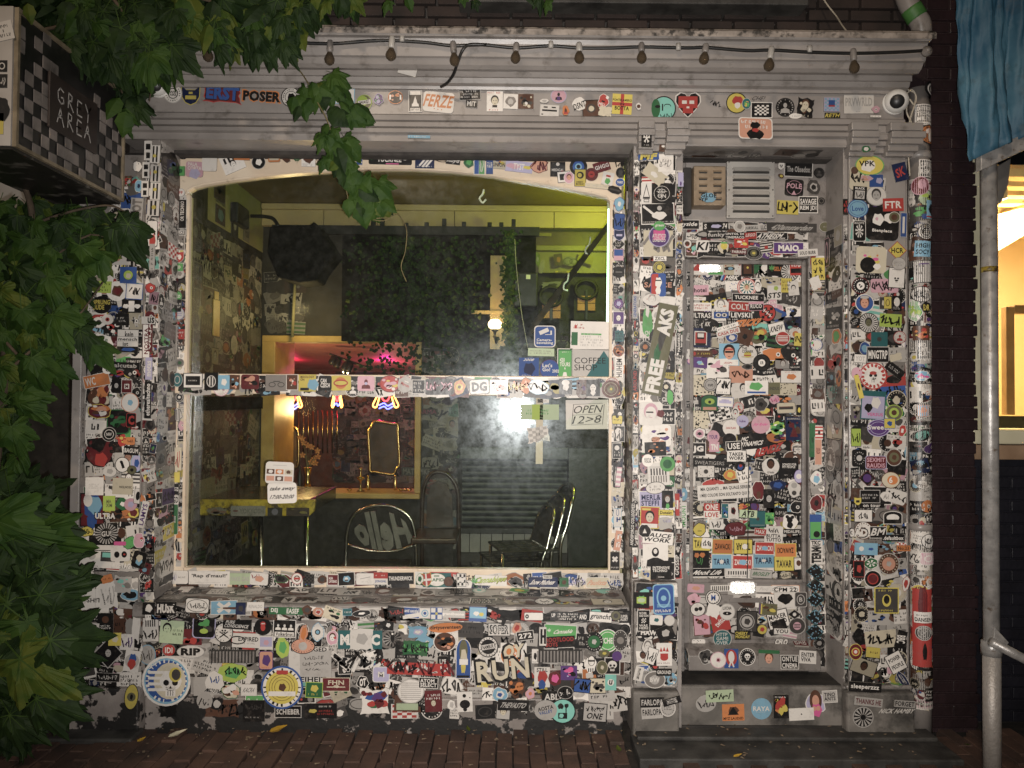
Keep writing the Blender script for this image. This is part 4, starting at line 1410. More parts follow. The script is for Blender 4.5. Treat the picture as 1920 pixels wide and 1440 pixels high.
STICKERS = r"""
Z 280 0 .3229 fascia
140 545 100 105 0 c w s|a k .40 20;o k .3 .05;t WE/ARE k .4 .28|round white badge with black lettering next to the left eye camera
243 555 105 108 0 f N y|b y .6 .2 0 -.12;b y .22 .12 0 .12|navy cat head sticker with yellow bars on the fascia
428 543 222 112 -4 t m r|t ERST k .9 .78 0 0 0 0 B;t ERST b .86 .70 0 0 0 0 B|blue block graffiti letters on red reading ERST
655 562 236 76 -3 n - -|t POSER o .99 .98 0 0 0 0 B;t POSER k .93 .80 0 0 0 0 B|black letters edged in orange reading POSER
825 567 106 106 0 c w k|a k .42 24;o k .34 .03;p k 3 .26|round white badge with dark animal right of the orange edged letters
965 560 165 34 0 r w -|t MERSKY k .95 .8
975 592 90 22 0 r w -|t NICE k .8 .8
1138 562 104 84 -2 r w B|c B .16 0 .22;e B .36 .3 0 -.2|white square with a pale blue dome behind the hanging vine
1250 597 82 80 0 c O l|c l .36 -.1 .1;b w .9 .3 0 0 8;t WAG1 k .7 .22 0 0 0 8
1333 580 60 66 0 b P V|f EV 4 .8
1430 568 80 72 0 c k o|f oS 7 .7 6;b w .12 .4 -.38 0;b w .12 .4 .38 0
1545 590 72 118 1 r k w|b w .9 .18 0 .4;m w .7 0 -.05;q w .5 0 0;b w .8 .16 0 -.42;t GET_OUT k .7 .1 0 -.42|tall black sticker with a white figure and word bars
1680 595 180 118 -5 R w -|t FERZE o .92 .62 0 .05 .1 0;c o .03 -.12 -.34;c o .03 0 -.36;c o .03 .12 -.36|white sticker with big orange hand lettering and dots
1862 550 120 62 3 r k s|l w 3 .9 .8
1872 606 66 40 -4 r k -|t MIT w .8 .7
1500 418 108 44 -14 e w -|c w .2
1567 800 130 18 -1 r B -|l w 1 .9 .7
Z 860 0 .3229 fascia
210 590 94 118 0 r w -|l r 1 .9 .14 0 .42;F c k .75;b k .3 .12 0 -.25;l r 1 .7 .12 0 -.43|white card of a bearded man in a cap with red lettering
302 592 84 86 -2 r w -|p g 4 .42;p s 5 .25
390 592 90 86 0 r n -|f nckd 3 .9 9;c w .1 .02 -.12
497 590 60 26 4 b w -|p s 2 .3
527 646 108 66 -3 r w s|b k .8 .16 0 .02;b k .22 .12 -.22 .3;b k .22 .12 .22 .3;b k .1 .1 -.38 -.34
580 560 86 76 0 c p V|m k .62;b P .2 .3 0 -.2
620 645 46 70 6 b o -|q r .6;p n 3 .2
700 606 92 84 8 b w -|t DSNT k .8 .42 0 -.1 .1 14
768 632 94 90 3 r n k|c c .18 .02 -.02;o d .28 .08|dark brown square sticker overlapping the white blob
838 592 66 90 -18 b r w|c w .14 .25 .32;b k .3 .1;t HELL w .6 .18 0 -.2
850 650 80 60 -6 t c -
948 607 116 118 -3 r y -|b r .17 1;b r 1 .17;t PONTELAMBRO k .96 .12 0 .2;t IN k .2 .12;t BOTTA k .72 .2 0 -.2|yellow square with a red cross and black words
1043 622 34 50 0 b w -|c n .32
1190 632 130 132 0 c T k|e G .2 .42 -.36 0;e k .16 .09 .16 .12;e T .14 .07 .16 .1;e k .12 .07 -.28 .08;s k 3 .5 .2 .1 -.32;b k .06 .3 -.06 .05|large round green cartoon face above the door pilaster
1330 612 140 138 0 H k w|p k 3 .1;b r .8 .5 0 .12;b r .44 .3 0 -.2;b w .2 .14 -.15 .12;b w .2 .14 .16 .12;b w .12 .08 0 -.1|red pixel heart with white eyes
1490 607 70 44 -14 n - -|s k 5 .9 .7
1612 600 112 112 0 c y k|p r 4 .32 .05 .1;p w 6 .2 .05 -.12;c r .16 .02 .18|round yellow badge with a red capped animal
1668 606 50 60 0 c t s|f Eyo 4 .7
1738 575 90 40 0 n - -|t CHE! k .8 .6 0 0 .2 0 n
1757 642 118 84 0 r k w|x w 6 .7 .7|black square with a white pixel pattern
1722 748 188 124 -2 R S w|l w 2 .9 .5 0 .2;p k 3 .2 -.02 .16;p k 5 .34 0 -.28;b k .14 .4 -.04 0;p r 7 .12 0 -.1|pink red sticker with a raised black fist
Z 1360 0 .2917 fascia
382 692 122 122 0 c k -|a s .4 20;m s .6;o d .46 .03|round black badge with a grey portrait
510 696 112 136 -6 t k -|F c n .7 0 .12;f nc 3 .7 6;l c 1 .7 .14 0 -.38|dark photo sticker of an armed figure
445 750 96 40 4 b w -|l s 1 .7 .4
680 675 102 90 0 r V -|x B 7;b b .4 .42 0 .1;b r .4 .12 0 -.1
683 746 100 34 1 r k -|t RETH y .9 .7 0 0 .1 0
855 672 194 120 1 r w -|t PRVWRLD s .9 .46 0 .12 0 0;l g 1 .2 .06 0 -.4|large white card with spiky grey lettering
962 708 60 50 0 b p -|E .14 -.16 0;E .14 .16 0
960 752 70 12 0 r w -|l g 1 .8 .6
898 962 66 52 0 b G -|p w 3 .3
Z 1360 0 .2917 transom stickers
355 1068 48 62 0 b w k|k w k .8
468 1090 176 92 -2 r k w|t The_Obsedox s .86 .42|black sticker with pale blackletter script
598 1115 70 70 0 c k -|m d .6;a d .4 16
355 1135 44 34 -20 b n -|p y 3 .3
440 1208 120 110 -4 R k -|o p .42 .02;t POLE p .8 .3 0 .1;q p .26 0 -.3|black sticker lettered POLE in pink
565 1205 100 110 12 b d -|p s 2 .3;p k 5 .2|grey sneaker cut out near the transom corner
530 1318 116 100 0 r k w|t SAVAGE w .9 .34 0 .22;b w .9 .03;t REM_JDI w .9 .34 0 -.24|black sticker with two rows of white college capitals by the louvred plate
398 1335 140 90 -2 r y -|s k 8 .86 .8|yellow sticker with thick black hand lettering
612 1295 46 46 0 c k -|o g .34 .06
1320 575 120 108 0 c k -|o w .34 .1;e w .12 .2|round black and white badge high on the downpipe
1278 745 116 126 0 r k w|t DETROIT w .9 .2 0 .32;t TECHNO w .9 .2 0 .06;t MILITIA w .9 .2 0 -.2;b w .9 .1 0 -.42|black sticker of three white word lines on the downpipe
1300 870 118 116 0 c o k|e w .3 .2 .06 .16;e w .14 .26 .06 -.14;o k .42 .02|round orange mushroom badge on the downpipe
1297 1090 116 104 -2 r k w|t SAVAGE w .9 .36 0 .22;t REM_JDI w .9 .36 0 -.24|black word sticker on the downpipe under its collar
1245 1200 96 110 0 c m p|e p .25 .3 .1 .1|round pink and maroon badge on the downpipe
1290 1280 130 120 0 b L k|f kOl 3 .9 9|green camouflage cut out on the downpipe
1320 1350 100 120 0 r B -|p k 4 .4;b r 1 .08 0 -.4|pale blue sticker with a black bird on the downpipe
900 1150 90 40 0 b p c|f cS 4 .8
925 1065 176 120 0 c y E|c w .3;p w 3 .3 -.1 -.1;t VPK k .6 .3 -.1 .1|round yellow and green badge under the right capital
870 1150 150 150 -3 R c -|s k 9 .6 .5 -.1 .05;c n .16 -.3 .34|cream card with looping black tag on the right pilaster
967 1260 124 120 0 c w s|F s d .8|round white badge with a grey photographed face
1120 1108 90 118 14 e N -|t SK r .7 .5 0 0 .2 14|purple blue lozenge with red lettering by the right pilaster edge
1075 1318 134 84 2 r r -|t FTR w .8 .56|bright red sticker with white letters on the right pilaster
965 1165 88 80 0 r b -|p V 3 .3 .2 0
848 1342 126 110 0 c B b|o b .42 .03;t Love b .6 .3|round pale blue badge low beside the grey face badge
860 1245 90 90 -4 r k -|b s .7 .6 0 -.1;t BLACK w .7 .16 0 .36;s k 3 .5 .5 0 -.1
Z 1500 200 .25 right pilaster
615 880 250 250 -3 R k -|p w 3 .22 -.15 .12;p w 7 .18 .2 .18;t Bienplace w .6 .12 0 -.22;p p 2 .06 -.18 .14|large black rectangular sticker with two white cut outs
700 833 80 78 0 c O w|c n .3
440 935 90 150 0 R k w|r w 9 .34 0 0;k w k .4;t ROOTS w .8 .1 0 .4|black sticker with a white skeleton on the right pilaster
770 890 44 180 -2 r b w|b w .4 .7
530 1150 230 200 -2 R c -|f rohy 3 .5 10;c k .3 -.1 -.2;p w 4 .14 .2 -.25|cream card with rainbow foil blob and black helmet
725 1080 130 130 0 d y r|t HCR k .7 .3|yellow diamond with red edge and black letters
735 1180 100 90 0 c s g|l g 3 .7 .4
720 1285 116 146 -3 r w k|k w k .6 0 -.05;l k 1 .6 .08 0 .42|white card with a hooded skull
450 1345 120 116 0 c k m|a w .42 20;c w .26;c k .06 -.06 .06;c k .05 .06 -.02;c k .05 0 -.08|round black button badge with white ring of letters
630 1345 210 104 0 R p -|s k 12 .86 .7|pink card with black hand lettering
340 755 50 120 0 R k -|r r 5 .4
Z 1500 540 .25 right pilaster
480 115 130 125 0 c b w|F S n .9;e s .26 .1 0 .36|round blue badge with a smiling face in a cap
620 115 60 90 0 r d s|p c 3 .3
650 112 54 88 0 r y k|o k .3 .08
720 118 74 116 0 R k -|A w;e w .3 .3 0 .1;l w 2 .7 .2 0 -.3
510 262 140 138 0 c w k|r k 22 .48;c s .3;F O k .6|round swirling black and white badge with a green face
675 245 166 100 -3 r l -|s k 14 .86 .8|lime sticker with black hand lettering
410 255 90 80 25 b k -|l w 3 .6 .5
590 385 124 108 0 r t -|c d .16|plain dark teal rectangle
580 500 160 110 0 r k s|t MNGTRP w .9 .6|black rectangle with narrow spaced white capitals
445 530 90 60 -4 r w k|t YOT s .8 .6
710 520 100 60 14 t c -
705 615 150 70 -38 r k -|l w 2 .7 .4
545 660 188 188 0 c w r|r r 16 .49;c w .36;k w k .6;c r .14 0 .12 .5;a r .42 18|large round red and white badge with a skull in the centre
420 640 80 90 0 c p -|f rp 3 .7
545 880 170 200 -3 r V t|p w 3 .26 .1 .1;p k 4 .2 -.2 -.1;b t 1 .16 0 .42;t VERSUS h .7 .12 .1 -.34|violet card with pale dancers and pink script
585 1050 160 120 0 c P V|t Sweets w 1.0 .3 0 .05;o V .4 .03|round purple badge with white script Sweets
665 1015 80 70 0 r y b|p b 2 .3
415 1120 70 130 0 r l k|s k 3 .8 .6
760 1070 60 100 -12 b r w|b w .3 .3
440 1275 110 130 0 R k -|c s .2;a s .34 16|black card with a grey emblem left of the pink lettering
565 1308 150 92 0 R m V|t SEXMIT p .9 .36 0 .22;t RAUDIS p .9 .36 0 -.24|maroon sticker with two pink words reading SEXMIT RAUDIS
700 1270 110 120 0 c n s|c O .34;p n 3 .2|round brown badge right of the pink words
435 740 36 180 14 r y -|p n 4 .2
700 935 120 110 0 c O l|c l .34;c n .18|round olive badge right of the violet card
Z 1500 880 .361 right pilaster
345 45 80 72 0 d k m|c P .3
468 55 92 80 0 c c n|e o .3 .3 .1 0;t 6 w .2 .4|round tan medal badge with a number
360 140 100 62 0 r k s|l s 2 .8 .5
445 140 70 62 0 b w -|s s 2 .4 .4
295 165 36 40 0 S y k|b k .5 .3
368 187 130 22 0 r k -|t on_tour w .7 .7
325 240 90 60 0 r w k|s k 4 .5 .6
478 250 92 62 0 A k w|e w .36 .3 0 0;b k .9 .3 0 -.3
302 328 100 52 0 n - -|t 3AD k 1 1 0 0 0 0 B;t 3AD w .9 .8 0 0 0 0 B
402 326 84 56 0 r k w|t BM w .8 .7 0 .05 .2 0
480 355 118 34 0 r k -|t .defaultbox w .9 .6
340 412 120 62 -2 r B -|c w .2 -.2 0;p b 3 .14 .2 0|pale blue card with a white astronaut
532 408 72 30 0 r o -|t No.23 n .8 .6
458 490 102 104 0 c n s|c S .34;p s 3 .16;a c .42 18|round brown gearwheel badge
375 567 84 82 0 c k w|c m .36;o r .34 .06|round black badge with a dark red disc
302 515 52 80 0 r k r|p r 3 .3
365 487 80 60 0 b G w|r w 6 .3
447 680 116 122 0 r d y|S y;l y 1 .7 .12 0 .42;l y 1 .7 .12 0 -.42;e y .2 .26;e k .13 .18 0 .04|dark teal card with a yellow shield
545 592 40 90 -8 b w r|p r 4 .3
520 880 50 90 -16 r k -|t BBC w .8 .5 0 0 0 -80
375 948 72 52 -6 r y -|l n 1 .6 .3
285 945 64 78 0 c m y|c y .34;c r .26;c w .14
495 1000 80 96 28 r w k|t POWER k .8 .24 0 .2;t PEOPLE k .8 .24 0 -.2|white card tilted steeply with two black words
530 1090 44 120 36 b N w|s w 2 .4 .6
335 1130 170 50 -4 r k -|t sleeperzzz w .86 .6|black strip reading sleeperzzz
496 1120 60 80 0 b E -|p l 3 .3
352 1205 146 44 -6 r s -|t THANKS_HE m .9 .6|grey strip with dark red letters on the right plinth
540 1215 110 36 -4 r s k|t FORGET k .9 .7
500 1252 180 30 0 n - -|t NICK_HAMBY w .98 .8 0 0 .1 0
325 1285 98 98 0 c k s|r s 14 .48;c k .14|round wheel of black and grey rays on the right plinth
632 765 80 56 2 r w -|l d 1 .7 .2 0 .2;t DANSEN k .9 .36 0 -.2|downpipe
635 845 70 70 0 c k s|d s 14;o s .42 .04|downpipe
630 820 96 400 0 r r -|p m 3 .3 0 .3;p k 5 .14 .1 -.3|tall crimson strip low on the downpipe
655 460 70 60 0 R p w|o w .3 .1|downpipe
655 370 60 70 0 c w k|c k .26;c s .12|downpipe
Z 1500 540 .25 downpipe
905 50 140 110 -8 c w k|t 03 k .7 .6 0 0 0 0 B|white round plate with heavy black numerals on the downpipe
920 462 100 140 2 r k w|t BUD/AIN'T/GUILTY w .8 .7|black word sticker with white frame on the downpipe
900 340 110 110 0 r n -|f royk 5 .9 10|downpipe
910 920 60 80 0 r B S|p S 3 .4|downpipe
860 170 110 170 4 b E w|f wl 3 .8|green and white splash on the downpipe
930 150 80 90 0 b k -|t DR y .5 .5|downpipe
905 660 110 80 0 b B w|f wh 3 .8|downpipe
Z 1500 200 .25 downpipe
930 945 100 110 0 c w k|o k .42 .04;e k .3 .3;z w 3 .5 .4|downpipe
910 1070 110 120 -4 r B -|t HIGH k .8 .3 0 .2;t SOCY k .8 .3 0 -.2|pale blue sticker with dark hand capitals on the downpipe
910 1240 120 160 2 r w k|l d 3 .5 .5 -.1 .1;b P .6 .06 .1 .36|large white card with a hand drawing on the downpipe
Z 1160 240 .2222 door pilaster
233 100 86 130 -1 r k -|r w 5 .34 0 .08;p w 3 .14 0 .08;l w 1 .6 .1 0 -.38
382 165 84 84 -4 r n -|e w .2 .12 -.1 .05;e w .2 .12 .2 .05;b k .6 .08 0 -.25
250 245 176 60 3 r b -|t MF y .8 .9 0 0 .1 0 B
395 300 130 150 0 r w -|l g 2 .8 .5;s s 3 .7 .4|white card with faint writing at the top of the door pilaster
300 395 220 130 -38 t c -|p w 5 .2|torn curled beige paper at the top of the door pilaster
232 555 90 180 0 r w -|q k .7 0 .1;q w .5 0 .08;b k .5 .16 0 -.34;b w .4 .1 0 -.34
362 555 178 172 -1 r k -|o w .38 .02;b w .02 .56;b w .5 .02 0 .1;b w .4 .02 0 -.12;t ZO/ON w .4 .44 0 0 0 0 n|black square with white line letters in a circle
328 725 268 166 2 r k w|p w 4 .26 .05 -.1;c s .12 .06 .28;b w .4 .12 -.3 .2 -40;l w 1 .9 .1 0 -.42|black and white photo card of a man raising an arm
340 830 100 80 0 c E -|t green w .7 .3 0 0 .1 0
340 915 164 168 0 c P V|b h .6 .5 0 .05;t ATLETICO w .7 .2 0 .02;t LORENZO w .66 .18 0 -.2|round purple badge with white words on pink
332 975 250 220 0 r c -|s g 5 .9 .8|cream card of fine line drawing behind the purple badge
345 1105 110 40 0 r w k|t ZXCL k .8 .7
340 1178 92 90 0 c O y|p y 3 .3;o y .42 .04
330 1325 260 150 0 c k -|t SAUCE S .9 .3 0 0 0 0|black oval behind the red and blue portrait
332 1325 118 186 0 R r b|b b .5 1 .25 0;p w 3 .3 0 .1;p w 5 .24 0 -.25;b k .4 .05 0 .2|tall red and blue card with a white bearded face
520 440 46 120 0 r V -|E .2 0 .1;p P 3 .2 0 -.3
Z 1160 240 .2222 above the door
600 818 150 74 0 r k w|t yside w .8 .6 0 0 .1 0
815 832 216 72 2 r k -|p V 3 .26 0 0;t S w .1 .6 -.4 0 .2 0;t 74 w .18 .6 .36 0 .2 0
1015 835 90 90 0 c s w|p g 3 .3
1150 845 190 50 3 r s -|t OURSKULL k .6 .5 -.18 0;t LLC k .24 .7 .36 0
1455 842 430 76 -1 r d -|t 420amsterdam s .8 .6 .02 0 .15 0|long dark bar with pale italic lettering
1735 838 90 80 0 c O s|l s 1 .6 .2
820 908 160 54 2 r k -|t funky s .9 .8
975 912 170 60 0 r k -|t UNTOL_DI w .9 .3 0 .26;t CINEMACO w .95 .36 0 -.22
1108 912 100 54 4 r r -|t LEGO w .8 .5 0 .1 .1 0
1290 915 260 58 0 r k w|t ATHEISM... w .95 .8 0 0 .15 0
575 980 70 76 0 c w k|c n .3;c r .1 0 -.2
705 1000 110 100 0 R w -|t KI k .8 .7 0 0 .2 0
880 1010 110 110 0 b c k|c y .26 .05 .1;b E .5 .12 .05 .35;p k 3 .2 .1 -.3
1010 1048 130 40 -2 r m -|t FABIANI w .9 .6
1030 975 120 80 0 r r -|f oyw 3 .9
1135 1058 150 110 0 c k s|o s .44 .02;o s .36 .02;c O .26;p y 3 .12
1240 1010 100 90 8 r w -|z k 4;b r .3 .3
1430 1015 250 90 0 r P w|t MAIO w .7 .6 0 0 0 0 B;l w 1 .5 .16 0 .4|purple sticker with large white capitals on the lower rail
1590 1055 170 60 4 r w -|t SOLO_BURR k .8 .5
1765 1050 100 230 0 R k p|e p .3 .4;e k .2 .3|tall black and pink oval picture on the door jamb
1680 1190 110 190 2 r y -|s k 4 .7 .3 0 .3;s k 7 .7 .3 0 -.05;s k 2 .7 .2 0 -.36|tall yellow strip with black scribbles on the door jamb
1655 1310 100 110 22 t w -
745 245 170 110 0 S k g|l w 1 .6 .14 0 .2;t EUROPE w .6 .16 0 -.1;p w 3 .14 0 .06|black shield sticker on top of the wooden vent box
755 590 150 90 -3 b B -|t GLOE/YP k .9 .8
Z 1160 480 .2222 door
752 98 246 124 0 r w s|b k 1 .3 0 .34;b E .5 .2 .25 -.4;q r .5 -.36 0|bright flag sticker with red triangle at the top left of the door panel
955 108 150 134 0 r w p|b c .6 .9 -.2 0;e k .3 .12 -.15 0;e B .14 .09 -.1 0;d r 8|cartoon eye card at the top of the door panel
1084 100 98 142 0 r k n|b n .7 .76;c y .1
1345 110 190 120 0 r k -|h E .7 -.3 .1;t GELATO o .6 .3 .08 0|black card with leaf and orange letters at the top of the door panel
1440 135 146 150 0 c w k|r k 18 .48;c w .12|round black and white spiral on the door panel
1500 100 120 130 2 r r -|t WAR1 w .9 .4 0 .24;b k .9 .3 0 -.2
935 185 190 46 0 r k -|t MBK w .6 .8 .1 0 .2 0;b b .06 1 -.3 0 -20;b B .06 1 -.37 0 -20;b r .06 1 -.23 0 -20
685 290 142 86 2 r p -|t hotel k .74 .44
676 362 112 28 -1 r w -|l r 1 .9 .5
800 385 230 116 12 r k -|t factic y .9 .54|black sticker with tilted yellow lower case letters
695 430 170 70 0 r w -|l r 2 .9 .7
1078 265 148 146 0 c w r|r t 12 .40;c c .22;F S G .4;o r .46 .04|round white badge of a crowned head inside a red ring
1170 250 70 120 0 b w -|F w k .9
1090 352 268 62 -1 r k w|t TUCKNEE w .74 .5 -.06 0;q w .06 .42 0
860 415 150 124 4 b w -|F w g .9;e S .1 .06 .2 -.1|white line drawing of an old bearded face
1020 430 190 82 -3 r r w|t COLT w .8 .6
1155 425 120 70 2 r k p|t RUCO w .8 .5;b p 1 .3 0 .4
1250 482 134 136 0 c r k|x k 4 .7 .7;t X w .2 .2 -.18 .16;t X w .2 .2 0 0;t X w .2 .2 .18 -.16|round red and black checker badge with three white crosses
690 503 180 62 0 r k -|t ULTRAS w .92 .7
862 500 126 54 0 r b -|e w .18 .3 -.2 0;e w .18 .3 .2 0;e k .08 .18 -.2 0;e k .08 .18 .2 0
1025 500 180 60 0 r k -|t LEVSKI w .9 .7
1455 362 170 110 -12 r d -|s s 3 .5 .6|dark tilted card with pale scribble
1310 310 120 120 0 r w -|t STS k .9 .4 0 -.2 .1 6;p l 3 .2 .1 .3
1410 250 90 120 0 r y -|l k 3 .7 .8
1470 275 90 120 6 r w -|F w k .7
1080 566 232 76 6 n - -|t STRICK9 k 1 1 0 0 .25 0 B;t STRICK9 o .95 .84 0 0 .25 0 B|orange and black graffiti letters on the door
775 592 142 122 0 c k -|t KK w .3 .3 -.18 .14 .2 0;t KK w .3 .3 .22 -.2 .2 0|round black badge with two small white monograms
690 690 172 164 -1 r N -|b w .62 .72 0 -.02;b r .54 .6 0 -.02;b k .36 .34 0 .1;b w .3 .2 0 .12;b k .5 .12 0 -.34|navy sticker with a red metro train front
700 825 180 56 0 r n -|c r .3 -.38 0;l y 1 .6 .4 .1 0
920 645 200 48 14 r w -|t CASA_DUE r .9 .6
915 600 190 36 18 r w -|l k 1 .9 .6
950 690 110 90 -8 b b w|p w 3 .3
1060 680 130 140 -22 r n -|p k 3 .2|plain brown square tilted on the door
1178 672 170 160 0 b O -|f yoEnk 3 .9 14|crinkled multicoloured foil blob on the door
1330 612 134 96 14 r w k|t KNEW k .8 .5 0 0 .2 0
1380 696 112 110 0 c r w|z w 4 .8 .5
1512 706 70 110 -4 r y -|s k 6 .8 .8
930 832 172 186 0 r B -|F S k .9 0 .06;b k .4 .09 0 .12;b r .4 .06 0 .24;b w .9 .26 0 -.36;l r 1 .5 .12 0 -.38|blue card of a moustached man in sunglasses and red headband
1085 832 160 160 0 c w k|e c .34 .06 0 -.12;e y .2 .16 0 0;b r .38 .05 0 -.05;t THE/CORNER k .6 .3 0 .24 0 0|round white badge with a straw hat
1204 902 150 150 0 c k -|o d .4 .01;o d .34 .01;c w .2;t XR k .22 .18|round black record badge with a white centre
1082 935 100 60 0 b d s|p k 3 .3
1030 1000 198 144 -1 r S -|s n 6 .7 .6|salmon card with a brown line drawing
830 950 190 160 4 r w -|f kdp 3 .9 10|white card of a black and pink drawing left of the salmon card
680 900 130 90 -3 r P -|q L .4 .1 0;p B 4 .2
700 1090 200 170 0 r c -|d k 44|leopard print square at the left of the door
770 1088 108 104 0 c s k|c s .4;o d .4 .03;t cut k .4 .24
880 1100 116 130 -3 r w k|s k 5 .8 .6 0 .1;l k 1 .8 .14 0 -.4
1160 1112 196 116 0 r w -|p E 3 .36 -.05 .1;b b .8 .14 0 -.34|white card with a green crocodile and blue bar
1308 1118 98 100 0 r O -|t INDUS d .8 .26
1400 1120 200 110 0 r c -|d k 40|leopard print strip at the right of the door
1450 1020 170 100 0 r w k|p o 3 .3;l r 1 .6 .12 0 .4|white card with an orange figure at the right of the door
765 1240 140 130 0 A G k|e l .3 .2 0 .1;c k .1 .0 .06;b S .8 .2 0 -.36|green arched monster sticker
895 1232 130 74 -3 r w b|b V .8 .3 0 0;b V .5 .2 0 .2
1195 1252 120 120 0 b d s|p k 3 .2
1312 1212 100 84 6 b p -|s h 3 .6 .5
1408 1282 150 84 2 R c g|b d .8 .3 0 0;l r 1 .6 .1 0 .1
850 1330 180 118 14 r w k|x k 5;d w;b k .5 .3;t vault w .4 .2|black and white checker card tilted on the door
665 1380 180 150 0 r c -|d k 42|leopard print square low at the left of the door
980 1320 80 100 0 b w -|F w k .8;c r .08 0 -.1
1516 1300 50 90 0 r k c|p y 3 .3
345 790 780 168 79 r O -|p G 3 .2 -.1 .1;p d 4 .24 .2 0;t FREE w .36 .7 -.29 0 0 0 B;t AKS w .29 .7 .30 0 0 0 B|long army green sticker with huge white letters climbing the door pilaster
348 755 146 146 0 c r w|o w .42 .03;t RZE w .6 .44 0 0 .1 0|round red badge with white letters on the army green strip
335 850 160 130 0 n - -|h G 1.15|green cannabis leaf cut out on the army green strip
280 370 180 110 0 b w -|F w s .9;d r 3|pale scribbled elephant on the door pilaster
240 560 100 300 0 b E -|p w 3 .2 0 .3;t CN w .4 .12 0 -.3|tall green cut out behind the army green strip
270 1330 200 200 0 R w -|F w p .9;p m 3 .2 .4 0;b k .3 .06 -.05 .06|white card with a pink haired smoking face
430 1190 60 150 0 b E k|c k .1 0 .4
505 730 176 38 90 r k -|t MADAVERUZ w .9 .6
135 1055 190 50 90 r k -|t AROUND r .9 .6
135 430 200 44 90 r s -|t GENERATIONS b .9 .6
Z 1160 780 .2361 door
888 95 130 128 0 c w -|t OKAYLAN r .6 .14|plain round white badge on the door
980 40 96 96 0 c V -|t luke P .5 .2
1125 68 148 142 0 c p -|t Joy_Ryder h .76 .2 0 0 .2 0|large round pink badge with script
1255 95 130 120 0 b l -|f yEGw 3 .95 16|glittering green and gold foil scrap
1388 100 130 186 1 r N -|f tnm 3 .9 8;q m .5 0 -.1;t DOWNFALL s .8 .08 0 .42|dark fantasy picture card at the right of the door
877 190 110 108 0 c k -
1058 198 230 126 6 r k -|t MC/DYNAMICS w .8 .6 0 0 .2 0|black tilted sticker with jagged white lettering
748 165 100 104 0 c p -|t YOUR P .7 .3
640 140 110 110 0 b w k|c p .3;c k .12;z k 2 .4 .2
628 265 114 100 0 r k w|t JG w .76 .6 0 0 0 0 B
755 245 80 78 0 r p -|t TN w .7 .6 0 0 0 0 B
910 238 120 70 4 r k w|t USE w .8 .7
932 318 150 86 0 r w k|t TAKER/WORK k .8 .7
720 372 270 70 -2 r k -|t SWEATIGERS s .86 .4 0 0 0 0 n|long black sticker with thin spaced capitals
1190 268 230 70 16 n - -|t RENDZ k 1 1 0 0 .2 0 B;t RENDZ r .95 .85 0 0 .2 0 B|red tilted graffiti letters on the door
1418 275 76 62 0 n - -|t 53 k 1.1 1.15 0 0 0 0 B;t 53 w .9 .85 0 0 0 0 B
1204 400 138 138 0 c w -|F n k .7 0 .1;t O'hills k .4 .12 0 -.34|round white badge with a gorilla head
1345 410 160 160 0 r k -|t SONGS_FOR/MY_PEOPLE w .7 .24 .05 .1;l w 1 .4 .06 0 -.36|black square with two small white lines
1425 478 70 100 0 c V P|c w .3
690 440 130 90 0 e w k|e w .4 .4;c d .2;a k .42 18
960 398 82 80 0 c k -|p b 3 .34 0 -.1;p r 4 .18 .05 .05
880 466 104 96 0 b o y|p y 3 .3
838 598 432 118 4 r w -|t MA_QUANTI_..._MA_QUALE_SERIE_B k .92 .26 .02 .22;t I_MIEI_COLORI_SON_SOLTANTO_QUI_!!! k .92 .26 0 -.2|long white strip with two lines of black capitals across the door
1108 590 108 176 0 b m w|p n 3 .2 0 -.2|maroon seated figure cut out with white edge
1190 655 90 150 0 r k -|F s k .9
1258 548 150 100 0 b N -|p b 3 .3|navy cap shaped cut out
1390 580 116 150 0 b w -|c s .2 0 .2;c d .16 0 -.2|white cut out of stacked discs
736 752 126 118 0 r w -|b r 1 .5 0 .25;t ONE w .8 .4 0 .25;t LOVE r .84 .34 0 -.26|red and white square reading ONE LOVE
840 752 52 112 0 r t w|f wb 3 .8
905 752 80 120 6 r w -|p m 3 .3;p k 5 .2
1025 775 140 60 -3 r L -|t ATB k .7 .8 0 0 .1 0
1100 816 124 122 0 r t k|p d 3 .14;b s .9 .02 0 -.4|dark teal square with a thin line
1194 812 70 92 0 r E -|f lG 3 .9
1355 838 138 148 0 b w -|c k .17 0 .1;c k .1 -.14 .26;c k .1 .16 .24;p k 3 .22 0 -.18|white cut out of a round black figure
1370 915 136 40 0 r k -|t MIDALIFE w .9 .6
1228 940 146 132 -2 r w -|s k 9 .5 .3 0 .24;t BUTTA/TUTTO k .82 .44 0 -.2|white card with a running man reading BUTTA TUTTO
640 900 110 110 0 b y k|E .2 -.02 .08;b k .3 .04 0 -.1
930 895 190 130 0 b m k|s p 3 .5 .3|maroon cap shaped cut out with scribble
772 858 110 80 0 r w -|s k 3 .6 .7
1120 918 90 50 -6 r r w|t MAX w .8 .6
650 1015 150 100 -1 r y k|t TAVAR k .7 .6|yellow name plate with a wave sticker at the left end of the plates
698 1008 86 84 -4 R w -|s k 4 .7 .6
822 1035 152 106 -1 r o y|t ZAWACKI k .8 .44|orange name plate in the upper row
985 1035 142 110 0 r y k|t TAVAR k .8 .5 0 0 0 180;c w .2 .1 0|yellow name plate stuck upside down
1155 1048 146 92 -1 r r w|t ZAWACKI w .86 .44;p B 3 .22
1322 1065 160 100 1 r o y|t ZAWACKI k .8 .44 0 0 0 180|orange name plate stuck upside down
815 1155 152 108 0 r B w|t TAVAR N .84 .44;c w .16 0 0|pale blue name plate at the left of the lower row
980 1160 150 100 -1 r r w|t ZAWACKI w .86 .44;p B 3 .26|red name plate in the lower row with a blue patch
